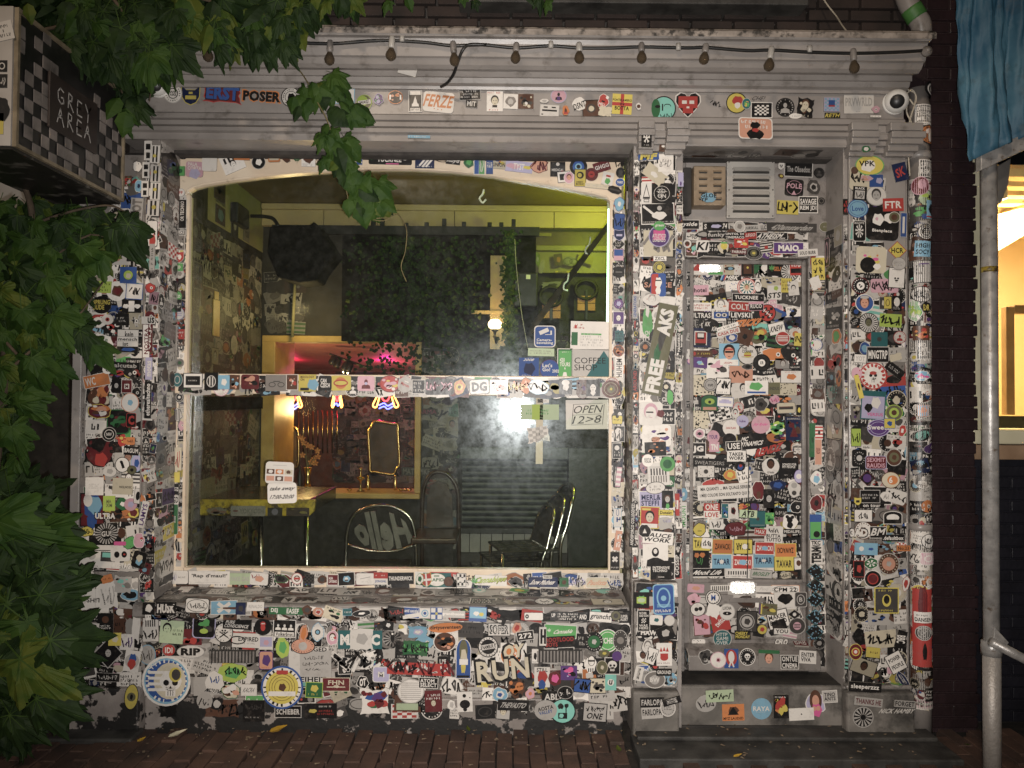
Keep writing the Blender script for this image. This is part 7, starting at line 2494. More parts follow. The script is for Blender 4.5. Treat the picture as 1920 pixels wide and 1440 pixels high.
for k in range(14):  # boarded ceiling sloping down to the back of the bar
    ya, yb_ = 2.41 + .205 * k, 2.41 + .205 * k + .198
    bc_.add([(-3.1, ya, CS(ya)), (.7, ya, CS(ya)), (.7, yb_, CS(yb_) - .006), (-3.1, yb_, CS(yb_) - .006), (-3.1, ya, 2.45), (.7, ya, 2.45), (.7, yb_, 2.45), (-3.1, yb_, 2.45)], [(0, 3, 2, 1), (4, 5, 6, 7), (0, 1, 5, 4), (2, 3, 7, 6), (1, 2, 6, 5), (3, 0, 4, 7)])
bc_.build('bar_ceiling', M['pinkceil'], kind='structure')
lamp('bar_warm_light', 'POINT', (-1.8, 3.0, 1.6), 17, (1.0, .64, .26), .08)
lamp('hatch_light', 'POINT', (-1.55, 1.9, 2.35), 8, (1.0, .72, .34), .05)
lamp('bar_pink_light', 'POINT', tuple(P(722, 682, 4.3)), 8, (1.0, .03, .36), .05)
lamp('bar_red_light', 'POINT', tuple(P(548, 686, 4.3)), 2.2, (1.0, .05, .16), .05)
lamp('bar_wall_light', 'POINT', (-1.2, 4.4, 1.75), 5, (1.0, .40, .30), .08)
# neon signs hanging behind the bar
def neon(cx, w, lab, waves):
    y = 2.95
    o = thing('neon_sign', lab, 'neon sign', tuple(P(cx, 735, y)), 'neon signs over the bar')
    a = MB()
    for s_ in (-1, 1):
        a.tube(bez([P(cx + s_ * w * .22, 728, y), P(cx + s_ * w * .36, 745, y), P(cx + s_ * w * .5, 760, y), P(cx + s_ * w * .36, 763, y), P(cx + s_ * w * .24, 744, y)], 4), .0075, 6)
    a.build('orange_tube', M['neon_y'], o, smooth=True)
    b_ = MB()
    b_.tube(bez([P(cx - w * .22, 732, y), P(cx - w * .12, 748, y), P(cx, 752, y), P(cx + w * .12, 748, y), P(cx + w * .22, 732, y)], 4), .007, 6)
    b_.build('red_tube', M['neon_r'], o, smooth=True)
    c = MB()
    for k in range(waves):
        c.tube(bez([P(cx - w * .26, 760 + 6 * k, y), P(cx - w * .06, 756 + 6 * k, y), P(cx + w * .08, 761 + 6 * k, y), P(cx + w * .28, 756 + 6 * k, y)], 4), .0065, 6)
    c.build('blue_tube', M['neon_b'], o, smooth=True)


neon(549, 34, 'small orange and blue neon sign nearest the left hatch post', 2)
neon(632, 20, 'narrow orange and blue neon sign in the middle of the hatch', 1)
neon(723, 48, 'wide orange neon sign with blue waves at the right of the hatch', 2)
# track of black spots
TS = thing('track_spots', 'black spot lamps on a slanting ceiling track above the bar', 'spot lamps', tuple(P(640, 680, 3.3)))
MB().tube([P(618, 664, 3.3), P(690, 690, 3.3)], .012, 8).build('track', M['black'], TS)
for (x, y, lit_) in ((624, 676, 0), (633, 682, 0), (647, 688, 1), (655, 690, 1)):
    c = P(x, y, 3.28)
    h = MB().lathe([(.02, .05), (.03, .03), (.034, -.03), (.028, -.04)], c, 10, axis=(.4, .3, 1)).build('spot', M['black'], TS, smooth=True)
    if lit_:
        MB().lathe([(.001, 0), (.012, -.004), (.001, -.02)], P(x - 3, y + 8, 3.2), 8, axis=(0, 0, 1)).build('lit_bulb', M['ledbulb'], h)


def lathe_thing(name, label, cat, px, pyb, y, prof, mat, group=None):
    c = P(px, pyb, y)
    return tag(MB().lathe(prof, c, 14).build(name, mat, smooth=True), label, cat, group)


VS = thing('flower_vase', 'narrow glass vase of orange blossoms on the hatch counter', 'vase', tuple(P(575, 916, 2.36)))
MB().lathe([(.028, 0), (.022, .05), (.02, .10), (.034, .17)], P(577, 916, 2.36), 12).build('vase', M['brass'], VS, smooth=True)
fm = mk('orange_blossom', (.55, .20, .06), (.70, .34, .14), 30, .6)
sm_ = MB()
r5 = random.Random(5)
blm = []
for (x, y) in ((568, 822), (578, 835), (585, 838), (592, 868), (568, 853), (590, 860), (596, 845), (584, 866), (563, 820), (570, 830), (597, 856)):
    p1 = P(x, y, 2.36 + r5.uniform(-.05, .05))
    sm_.tube([P(576, 880, 2.36), (P(576, 880, 2.36) + p1) / 2 + Vector((.01, 0, .02)), p1], .003, 5)
    b_ = MB()
    for k in range(5):
        q = Matrix.Rotation(k * 1.257, 3, 'Y')
        b_.add([p1 + q @ Vector(v) * .026 for v in ((0, -.2, 0), (-.35, -.5, .6), (0, -.3, 1.1), (.35, -.5, .6))], [(0, 1, 2, 3)])
    blm.append(b_)
sm_.build('stem', M['stem'], VS)
for b_ in blm:
    b_.build('blossom', fm, VS)
lathe_thing('candlestick', 'brass candlestick standing on the counter in the middle of the hatch', 'candlestick', 676, 921, 2.34, [(.035, 0), (.008, .02), (.007, .08), (.03, .10), (.032, .11), (.008, .12), (.008, .17), (.016, .19)], M['brass'])
lathe_thing('bottle', 'small amber bottle right of the brass candlestick', 'bottle', 690, 919, 2.38, [(.016, 0), (.018, .01), (.018, .07), (.008, .095), (.008, .12)], M['brass'], 'bottles on the hatch counter')
lathe_thing('bottle', 'slim amber bottle near the right end of the hatch counter', 'bottle', 741, 919, 2.38, [(.012, 0), (.014, .01), (.014, .08), (.007, .10), (.007, .125)], M['brass'], 'bottles on the hatch counter')
lathe_thing('dark_bottle', 'black bottle with a ring label beside the flower vase', 'bottle', 562, 917, 2.45, [(.02, 0), (.022, .01), (.022, .11), (.009, .15), (.009, .19)], M['black'], 'bottles on the hatch counter')
for i, px in enumerate((655, 752, 760, 768)):
    lathe_thing('brass_bowl', ['little brass bowl left of the candlestick', 'first little brass bowl at the right end of the counter', 'second little brass bowl at the right end of the counter', 'last little brass bowl at the right end of the counter'][i], 'bowl', px, 921, 2.33, [(.008, 0), (.02, .008), (.022, .018), (.019, .018), (.004, .024)], M['brass'], 'brass bowls on the hatch counter')
# ornate mirrors behind the bar
def mirror(x0, y0, x1, y1, y, lab, wavy):
    cx, cy = (x0 + x1) / 2, (y0 + y1) / 2
    n = 40
    pts = []
    for k in range(n + 1):
        a = 2 * math.pi * k / n
        ca, sa_ = math.cos(a), math.sin(a)
        e = 2 / 5
        ux = math.copysign(abs(ca) ** e, ca)
        uy = math.copysign(abs(sa_) ** e, sa_)
        w = 1 + (wavy * math.sin(6 * a) if wavy else 0)
        pts.append(P(cx + ux * (x1 - x0) / 2 * w, cy + uy * (y1 - y0) / 2 * w, y))
    o = thing('ornate_mirror', lab, 'mirror', tuple(P(cx, cy, y)))
    MB().tube(pts, .014, 7, cap=False).build('frame', M['brass'], o, smooth=True)
    MB().add([p + Vector((0, .015, 0)) for p in pts[:-1]] + [p + Vector((0, .03, 0)) for p in pts[:-1]], [tuple(range(n)), tuple(range(2 * n - 1, n - 1, -1))]).build('mirror_glass', mk('dim_mirror', (.05, .035, .025), (.09, .06, .04), 8, .3), o)


mirror(692, 792, 748, 888, 3.1, 'wavy gilt framed mirror on the wall behind the bar', .05)
mirror(515, 800, 560, 880, 3.3, 'plain brass framed mirror beside the left hatch post', 0)
# slatted mirror chair, pipes of brass behind the bar
MB2 = MB()
for k in range(9):
    MB2.tube([P(560 + 9 * k, 770, 4.2), P(560 + 9 * k, 850, 4.2)], .008, 6)
for k in range(3):
    MB2.tube([P(535, 778 + 7 * k, 4.0), P(552, 778 + 7 * k, 4.0)], .01, 6)
tag(MB2.build('brass_rail', M['brass'], smooth=True), 'rack of thin brass pipes gleaming at the back of the bar', 'rail')

# black board with ivy
bx0_, bx1_ = fx(512, 2.12), fx(985, 2.12)
IB = thing('black_canopy_board', 'black board hung across the room under the cream boards', 'board', (bx0_, 2.12, fz(640, 2.12, 700)))
MB().box(fx(640, 2.12), fx(1003, 2.12), 2.10, 2.16, fz(640, 2.12, 700), fz(429, 2.12, 700)).build('board', M['hoodcloth'], IB)
MB().box(bx0_, fx(1010, 2.0), 2.04, 2.09, fz(440, 2.06, 700), fz(424, 2.06, 700)).build('top_rail', M['black'], IB)
for px, h in ((700, 12), (717, 14), (833, 14), (963, 13), (870, 8), (800, 7), (762, 6), (918, 7), (940, 7)):
    c = P(px, 424, 2.05)
    MB().box(c.x - sz(4, 2.05), c.x + sz(4, 2.05), 2.04, 2.07, c.z, c.z + sz(h, 2.05)).build('clip', M['black'], IB, bevel=.003)
poly = [(555, 490), (785, 485), (800, 462), (835, 490), (930, 640), (850, 740), (820, 800), (720, 810), (600, 780), (540, 640)]
pp = [P(320 + x * .3333, 260 + y * .3333, 1.75) for x, y in poly]
HD = thing('black_hood', 'large black fabric hood hanging left of the ivy', 'hood', tuple(P(565, 470, 1.8)))
MB().prismy([(p.x, p.z) for p in pp], 1.75, 2.02).build('hood', M['hoodcloth'], HD, bevel=.03)
MB().tube(bez([P(470, 405, 2.0), P(495, 406, 1.95), P(512, 410, 1.9), P(522, 424, 1.85)], 4), .014, 8).build('arm', M['black'], HD, smooth=True)
MB().box(XLW + .005, XLW + .06, 1.55, 1.8, fz(425, 1.7, 465), fz(388, 1.7, 465)).build('wall_plate', M['black'], HD, bevel=.01)
MB().tube([P(553, 530, 2.2), P(548, 632, 2.2)], .012, 8).build('pole', M['inwall2'], HD, smooth=True)
iv = {0: MB(), 1: MB(), 2: MB()}
r6 = random.Random(6)
for i in range(3000):
    if r6.random() < .72:
        x, y = r6.triangular(630, 965, 780), r6.uniform(442, 700)
        if y > 640 and r6.random() < .5:
            continue
        if 905 < x < 950 and 470 < y < 660 and r6.random() < .8:
            continue
    else:
        x, y = r6.gauss(957, 7), r6.uniform(430, 700)
    c = P(x, y, r6.uniform(1.88, 2.03))
    s_ = r6.uniform(.018, .040)
    e = Matrix.Rotation(r6.uniform(-.6, .6) + 3.14, 3, 'Y') @ Matrix.Rotation(r6.uniform(.9, 1.9), 3, 'X') @ Matrix.Rotation(r6.uniform(-1, 1), 3, 'Z')
    iv[(1 if r6.random() < .8 else 2) if x > 940 or r6.random() < .30 else 0].add([c + e @ (Vector(v) * s_) for v in ((0, 0, 0), (-.5, .35, .12), (-.3, .7, .05), (0, 1.1, -.1), (.3, .7, .05), (.5, .35, .12))], [(0, 1, 2, 3), (0, 3, 4, 5)])
IV = thing('hanging_ivy', 'ivy trailing thickly over the black board inside the window', 'ivy', tuple(P(800, 440, 2.0)))
for k, m_ in ((0, M['leafd']), (1, M['leafm']), (2, M['leafy'])):
    iv[k].build('leaves', m_, IV, kind='stuff')
# black board, and yellow colour standing in for a lit slit, left wall
tag(MB().box(XLW + .004, XLW + .03, PX(366, 755, XLW).y, PX(488, 755, XLW).y, PX(430, 768, XLW).z, PX(430, 744, XLW).z).build('wall_board', M['hoodcloth']), 'flat black board on the left wall of the room below the bar level', 'board')
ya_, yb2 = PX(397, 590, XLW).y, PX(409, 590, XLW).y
tag(MB().box(XLW + .004, XLW + .012, ya_, yb2, PX(402, 630, XLW).z, PX(402, 562, XLW).z).box(XLW + .004, XLW + .011, ya_ + .02, yb2 - .02, PX(402, 561, XLW).z, PX(402, 546, XLW).z).build('painted_light_slit', M['gold']), 'narrow yellow strip painted as a lit slit in the left wall of the room', 'light slit')
# lit pillar with globe lamp
PL = thing('lit_pillar', 'yellowish pillar lit by the globe lamp right of the ivy', 'pillar', tuple(P(933, 650, 2.2)))
MB().box(fx(918, 2.05), fx(948, 2.05), 2.03, 2.09, fz(655, 2.05, 930), fz(480, 2.05, 930)).build('shaft', M['beam'], PL)
MB().box(fx(882, 2.05), fx(949, 2.05), 2.01, 2.029, fz(590, 2.05, 930), fz(583, 2.05, 930)).build('band', M['beam'], PL, bevel=.005)
gl_ = P(928, 608, 1.93)
LG = thing('globe_wall_lamp', 'glowing globe wall lamp on a dark bracket amid the ivy', 'wall lamp', tuple(gl_))
MB().lathe([(.001, .040), (.03, .036), (.05, .015), (.053, -.005), (.046, -.026), (.02, -.038)], gl_, 18).build('globe', M['globe'], LG, smooth=True)
MB().lathe([(.022, -.036), (.03, -.045), (.012, -.06), (.01, -.09), (.018, -.1)], gl_, 12).tube(bez([gl_ + Vector((0, 0, -.09)), gl_ + Vector((.01, .05, -.14)), gl_ + Vector((.02, .11, -.10))], 4), .008, 6).build('bracket', M['black'], LG, smooth=True)
lamp('globe_lamp_light', 'POINT', tuple(gl_ + Vector((0, -.09, .02))), 2.6, (1.0, .62, .26), .05)
# speaker, posters, carved screen on the right
SPK = thing('speaker', 'black speaker box with a small square badge right of the ivy', 'speaker', tuple(P(985, 575, 1.95)))
MB().box(fx(962, 1.95), fx(1007, 1.95), 1.95, 2.2, fz(575, 1.95, 985), fz(511, 1.95, 985)).build('cabinet', M['black'], SPK, bevel=.01)
MB().box(fx(985, 1.94), fx(993, 1.94), 1.942, 1.95, fz(523, 1.94, 985), fz(515, 1.94, 985)).build('badge', M['white'], SPK)
olive = mk('olive_board', (.16, .135, .06), (.22, .19, .09), 4, .6)
OV = thing('overdoor_panel', 'olive panelled board over the dark doorway at the right of the room', 'panel', tuple(P(1060, 512, 2.2)))
MB().box(fx(1003, 2.22), fx(1150, 2.22), 2.24, 2.29, fz(510, 2.2, 1060), fz(462, 2.2, 1060)).build('board', olive, OV)
MB().box(fx(1003, 2.2), fx(1150, 2.2), 2.20, 2.24, fz(470, 2.2, 1060), fz(460, 2.2, 1060)).build('top_rail', olive, OV, bevel=.006)
MB().box(fx(1003, 2.22), fx(1150, 2.22), 2.235, 2.29, fz(459, 2.2, 1060), fz(433, 2.2, 1060)).build('dark_plank', mk('dark_plank_wood', (.05, .032, .018), (.08, .05, .03), 5, .5), OV)
MB().box(fx(1040, 2.2), fx(1078, 2.2), 2.225, 2.238, fz(511, 2.2, 1060), fz(507, 2.2, 1060)).build('yellow_strip', M['yedge'], OV)
def screen(x0, x1, y0, y1, lab):
    y = 2.18
    o = thing('carved_screen', lab, 'screen', tuple(P((x0 + x1) / 2, y1, y)), 'carved screens')
    cx = (x0 + x1) / 2
    cyy = y0 + (x1 - x0) * .46
    MB().box(fx(x0, y), fx(x1, y), y + .03, y + .05, fz(y1, y, cx), fz(y0, y, cx)).build('back_board', M['inwall'], o)
    rr = (x1 - x0) * .44
    MB().tube([P(cx + rr * math.cos(k * .2618), cyy + rr * .85 * math.sin(k * .2618), y) for k in range(25)], .014, 6, cap=False).build('ring', M['inwall'], o, smooth=True)
    og = mk('amber_pane', (.42, .17, .07), (.52, .24, .11), 9, .5)
    for s_ in (-1, 1):
        xa, xb = (cx + s_ * 3, cx + s_ * (x1 - x0) * .36)
        for (ya, yb_) in ((cyy + rr * .55, cyy + rr * 1.2), (cyy + rr * 1.27, cyy + rr * 1.9)):
            MB().box(fx(xa, y), fx(xb, y), y + .012, y + .029, fz(yb_, y, cx), fz(ya, y, cx)).build('pane', og, o)
    MB().box(fx(cx - 2, y), fx(cx + 2, y), y, y + .028, fz(y1, y, cx), fz(cyy, y, cx)).build('mullion', M['black'], o)


screen(1009, 1057, 534, 600, 'carved screen with amber panes next to the speaker')
screen(1076, 1122, 522, 600, 'carved screen with amber panes near the tube lamp')
for (x, y, lab) in ((1105, 462, 'pale hook high up near the tube lamp'), (1064, 530, 'pale hook hanging between the two carved screens')):
    tag(MB().tube(bez([P(x + 2, y - 18, 1.0), P(x, y - 4, 1.0), P(x - 6, y + 2, 1.0), P(x - 7, y + 12, 1.0), P(x + 1, y + 15, 1.0)], 4), .006, 7).build('hook', M['white'], smooth=True), lab, 'hook', 'hooks inside the window')
hs = P(904, 372, .34)
tag(MB().tube(bez([P(907, 355, .3), P(905, 364, .3), P(899, 372, .3), P(905, 380, .3), P(911, 374, .3)], 4), .006, 7).build('hanging_charm', M['white'], smooth=True), 'pale curled charm hanging high in the window', 'charm')
tag(MB().tube(bez([P(965, 448, 1.2), P(968, 500, 1.2), P(977, 580, 1.2), P(990, 655, 1.2)], 4), .003, 5).build('pull_cord', M['ycable'], smooth=True), 'thin pale cord slanting down beside the speaker', 'cord')

# shutter, planking and right side
SR = thing('roller_shutter', 'grey slatted roller shutter on the back wall behind the stacked chairs', 'shutter', tuple(P(960, 990, 2.25)))
sx0, sx1 = fx(868, 2.24), fx(1064, 2.24)
szt, szb = fz(862, 2.24, 960), fz(988, 2.24, 960)
ns = 12
hh = (szt - szb) / ns
sl = MB().prismx([(0, -hh * .47), (-.012, -hh * .3), (-.016, 0), (-.012, hh * .3), (0, hh * .44), (.01, hh * .44), (.01, -hh * .47)], 0, sx1 - sx0).build('slat', M['shutter'], SR, local=True)
for k in range(ns):
    o = sl if k == 0 else sl.copy()
    if k:
        COL.objects.link(o)
    o.location = Vector((sx0, 2.26, szb + (k + .5) * hh)) - ORG[SR.name]
MB().box(sx0 - .02, sx1 + .02, 2.20, 2.29, szb - .05, szb - .004).build('bottom_bar', M['black'], SR, bevel=.005)
MB().box(sx0 - .02, sx1 + .02, 2.20, 2.29, szt + .004, szt + .10).build('housing', M['shutter'], SR, bevel=.008)
WP = thing('plank_panelling', 'pale upright planks along the bottom of the back wall under the shutter', 'panelling', tuple(P(960, 1030, 2.26)))
wz0_, wz1_ = fz(1036, 2.25, 960), fz(993, 2.25, 960)
xk = fx(862, 2.25)
wk = sz(20.6, 2.25)
pk = MB().box(.003, wk - .003, 2.25, 2.29, wz0_, wz1_).build('plank', mk('pale_planks', (.26, .25, .23), (.34, .32, .30), 5, .5), WP)
for k in range(10):
    o = pk if k == 0 else pk.copy()
    if k:
        COL.objects.link(o)
    o.location = (xk + k * wk, 0, 0)
MB().box(fx(862, 2.24), fx(1066, 2.24), 2.24, 2.295, wz0_ - .2, wz0_ - .004).build('skirting', M['floor'], WP)
MB().box(fx(1066, 2.2), 1.45, 2.12, 2.29, .1, fz(840, 2.2, 1100)).build('cupboard_wall', mk('dark_green_cupboard', (.016, .02, .016), (.026, .03, .024), 5, .4), None, kind='structure')

# bar table
TB = thing('bar_table', 'high table with a yellow stickered edge behind the take away notice', 'table', tuple(P(480, 965, 1.2)))
ty_ = 1.05
tx0, tx1 = XLW + .03, fx(585, ty_)
tz = fz(936, ty_, 480)
tbz = fz(966, ty_, 480)
MB().box(tx0, tx1, ty_ + .004, ty_ + .75, tbz + .01, tz).build('top', mk('dark_table_top', (.03, .026, .022), (.06, .05, .042), 8, .2), TB, bevel=.01)
MB().prismy([(tx0, tbz), (tx1, tbz), (tx1 + .03, tbz + .03), (tx1 + .04, tz), (tx0, tz)], ty_ - .03, ty_ + .003).build('edge', M['yedge'], TB, bevel=.006)
for x in (tx0 + .35, tx1 - .05):
    MB().tube([(x, ty_ + .1, tbz), (x + .02, ty_ + .1, .1)], .014, 8).build('leg', M['chrome'], TB, smooth=True)


def metal_chair(label, loc, rz):
    """seat faces +X locally"""
    c = thing('metal_chair', label, 'chair', (0, 0, 0), 'stacked metal chairs')
    MB().box(-.20, .22, -.20, .20, .44, .455).build('seat', M['chairseat'], c, bevel=.02)
    so = MB()
    for k in range(5):
        for j in range(4):
            so.box(-.14 + k * .075, -.14 + k * .075 + .05, -.15 + j * .08, -.15 + j * .08 + .02, .4555, .459)
    so.build('embossing', M['chrome'], c)
    b_ = MB()
    for s_ in (-1, 1):
        b_.tube(bez([(-.22, s_ * .19, 0), (-.20, s_ * .19, .44), (-.25, s_ * .185, .62), (-.30, s_ * .17, .80)], 4), .012, 8)
    b_.tube(bez([(-.30, -.17, .80), (-.325, -.10, .86), (-.33, 0, .875), (-.325, .10, .86), (-.30, .17, .80)], 4), .012, 8)
    b_.build('back_frame', M['chrome'], c, smooth=True)
    MB().add([(-.245, -.175, .60), (-.245, .175, .60), (-.305, .16, .80), (-.305, -.16, .80), (-.335, 0, .862), (-.235, -.175, .60), (-.235, .175, .60), (-.295, .16, .80), (-.295, -.16, .80), (-.325, 0, .862)],
             [(0, 1, 2, 4, 3), (8, 9, 7, 6, 5), (0, 5, 6, 1), (1, 6, 7, 2), (2, 7, 9, 4), (4, 9, 8, 3), (3, 8, 5, 0)]).build('backrest', M['chairseat'], c)
    for s_ in (-1, 1):
        MB().tube([(.20, s_ * .18, .44), (.22, s_ * .19, 0)], .011, 8).build('leg', M['chrome'], c, smooth=True)
    c.location = loc
    c.rotation_euler = (0, 0, rz)
    return c


M['chairseat'] = mk('dark_pressed_metal', (.10, .095, .085), (.16, .15, .14), 10, .25, metal=.8)
base = P(960, 1065, 1.55)
cz = fz(1062, 1.5, 960) - .455
c1 = metal_chair('lowest chair of the metal stack in front of the shutter', (fx(950, 1.5), 1.5, cz), math.pi + .25)
dup(c1, (fx(958, 1.5) + .04, 1.5, cz + .075), math.pi + .25, 'middle chair of the metal stack in front of the shutter')
dup(c1, (fx(962, 1.5) + .09, 1.5, cz + .15), math.pi + .25, 'topmost chair of the metal stack in front of the shutter')
tag(MB().box(fx(905, 1.5), fx(1040, 1.5), 1.2, 1.9, .1, cz - .003).build('chair_platform', M['floor'], bevel=.01), 'dark low platform under the metal chair stack', 'platform')
# ------------------------------------------------------------------ all the printed things: parse, make their letters, place them
WIN_SIGNS = r"""
Z 740 260 .3333
845 1113 110 112 0 R b w|b w .5 .2 -.05 .26 24;b w .08 .2 .32 .2;b w .34 .03 .18 .1;t Camera-/bewaking w .84 .32 0 -.26|blue sign with a white camera reading Camerabewaking|sign
955 1128 92 100 0 n - -|o k .46 .02;t ?9 k .5 .4|thin black circle drawn with question mark on the glass|sign
1105 1108 232 160 -1 r w -|b G .15 .46 -.4 -.12;l r 2 .3 .2 -.28 .32;b E .5 .06 .0 .05;l s 5 .6 .5 .05 -.14;b r .06 .12 -.38 .3|white notice with a green corner at the right of the upper pane|notice
824 1201 148 44 -1 r L -|l g 2 .86 .6|pale green paper strip under the blue camera sign|notice
755 1290 112 116 0 r b -|t 2008 w .5 .12 0 .4 .2 0;p N 3 .36 0 -.05;s w 4 .5 .1 -.1 -.36|dark blue sign dated 2008 at the foot of the upper pane|sign
872 1298 112 112 0 c P -|c b .47;t Let's/Go! w .5 .4 -.12 .1;t 2002 w .34 .16 .3 -.08;l w 1 .6 .08 0 -.36|round violet guide badge dated 2002 on the glass|sign
958 1265 78 162 0 r G w|b E .9 .9;t 420/TOURS w .74 .3 0 .05;l w 1 .7 .06 0 .4;q w .4 0 -.3;b E .3 .1 0 -.25|green upright sign with white numerals and arrow on the glass|sign
1110 1268 222 166 0 r s -|q t .9 .3 0;b t .5 .5 .25 -.25;t COFFEE/SHOP k .8 .44 -.05 .0 0 0 n|grey and teal sign reading COFFEE SHOP on the glass|sign
Z 740 680 .3056
1181 318 262 180 1 r w -|b d .012 .7 -.34 0 -6;b d .7 .012 0 .0 2;b d .7 .012 .02 .36 2;b d .7 .012 -.02 -.34 2;b d .012 .7 .38 0 -6;t OPEN d .66 .26 .02 .18 .1 2 n;t 12>8 d .66 .26 0 -.17 .1 2 n|white paper with outlined letters reading OPEN 12>8|notice
890 303 236 94 0 r L -|l E 2 .7 .4;b l .2 1 -.1 0|pale green notice beside the bright lamp reflection|notice
888 415 43 412 0 r c -|p s 3 .1|long beige strip of tape hanging down the lower pane|tape
880 440 140 104 8 t w -|x s 5 .8 .8|crumpled white sheet behind the beige tape|notice
912 235 70 22 0 r w -|l g 1 .6 .5|narrow white label above the pale green notice|notice
Z 320 680 .3056
668 676 172 134 -2 R w -|b s .5 .02 0 .34;b n .28 .22 -.32 .05;b o .28 .22 0 .05;b c .28 .22 .32 .05;b S .28 .22 -.32 -.26;b n .28 .22 0 -.26;b S .28 .22 .32 -.26;p w 3 .1 -.32 .05;p w 4 .1 0 .05;p n 5 .1 .32 .05;p w 6 .1 0 -.26|white menu card with six little food photos on the glass|notice
684 800 178 126 2 R w -|t take_away k .84 .24 0 .2 .15 0;t 17:00-20:00 k .8 .2 0 -.18 .1 0|handwritten white card reading take away 17:00-20:00|notice
"""
ROOM_CARDS = r"""
Z 320 680 .3056
475 910 212 62 0 R w -|t YOKYOSH s .7 .5 .1 0;p r 3 .1 -.36 0
285 910 136 56 0 b c -|f nS 3 .9
640 915 90 50 0 r k -|c V .4
780 915 140 50 0 r n -|f kyn 3 .9
"""


def parse(block):
    ox = oy = 0
    s_ = 1
    zone = ''
    for line in block.strip().splitlines():
        if line.startswith('Z '):
            a = line.split(None, 4)
            ox, oy, s_ = float(a[1]), float(a[2]), float(a[3])
            zone = a[4] if len(a) > 4 else ''
            continue
        q = line.split('|')
        a = q[0].split()
        yield dict(px=ox + float(a[0]) * s_, py=oy + float(a[1]) * s_, w=float(a[2]) * s_, h=float(a[3]) * s_, rot=float(a[4]), shape=a[5], bg=a[6], edge=a[7], ops=(q[1] if len(q) > 1 else '').split(';'), label=q[2] if len(q) > 2 else '', cat=q[3] if len(q) > 3 else 'sticker', zone=zone)


ST = list(parse(STICKERS))
WS = list(parse(WIN_SIGNS))
RC = list(parse(ROOM_CARDS))
keys = {('Hello', 2), ('GREY/AREA'.replace('/', '\n'), 0), ('COSTA RULA', 1), ('KARMA', 1), ('MATT PIKE', 1), ('I \u2665\nYOU'.replace('\u2665', 'o'), 1)}
for d in ST + WS + RC:
    for op in d['ops']:
        a = op.split()
        if a and a[0] == 't':
            b_ = 1
            if a[-1] in ('n', 'B'):
                b_ = 0 if a[-1] == 'n' else 2
            keys.add((a[1].replace('_', ' ').replace('/', '\n'), b_))
make_texts(sorted(keys))
BVH = BVHTree.FromPolygons(FACV, FACF)
r8 = random.Random(8)
FN = Vector((0, -1, 0))


def hit(px, py):
    d = ray(px, py).normalized()
    loc, n, i, dist = BVH.ray_cast(CAM, d)
    if loc is None:
        return None, None
    if n.dot(d) > 0:
        n = -n
    return loc, n


def solid_art(A, lift):
    """world-local vertices (u, v, height) with the base given a little thickness"""
    v = [(x, y, lift + l * LAYG) for x, y, l in A.v]
    f = list(A.f)
    c = list(A.c)
    o = getattr(A, 'out', None)
    if o:
        k = len(v)
        m = len(o)
        v += [(x, y, lift) for x, y in o] + [(x, y, min(.0, lift)) for x, y in o]
        for i in range(m):
            f.append((k + i, k + m + i, k + m + (i + 1) % m, k + (i + 1) % m))
            c.append((.3, .28, .25))
    return v, f, c


def place_flat(d, loc, n, lift, name, mat, scale):
    rr, uu, nn = frame_from_normal(n)
    q = R(d['rot'])
    r2 = rr * math.cos(q) + uu * math.sin(q)
    u2 = uu * math.cos(q) - rr * math.sin(q)
    A = art(d['shape'], d['w'] * scale, d['h'] * scale, d['bg'], d['edge'], d['ops'], random.Random(int(d['px'] * 7 + d['py'])))
    v, f, c = solid_art(A, lift)
    fade = random.Random(int(d['px'] * 13 + d['py'])).uniform(.72, 1.0)
    c = [(a * fade, b * fade * .99, e * fade * .97) for a, b, e in c]
    M4 = Matrix((r2, u2, nn)).transposed().to_4x4()
    M4.translation = loc
    return v, f, c, M4


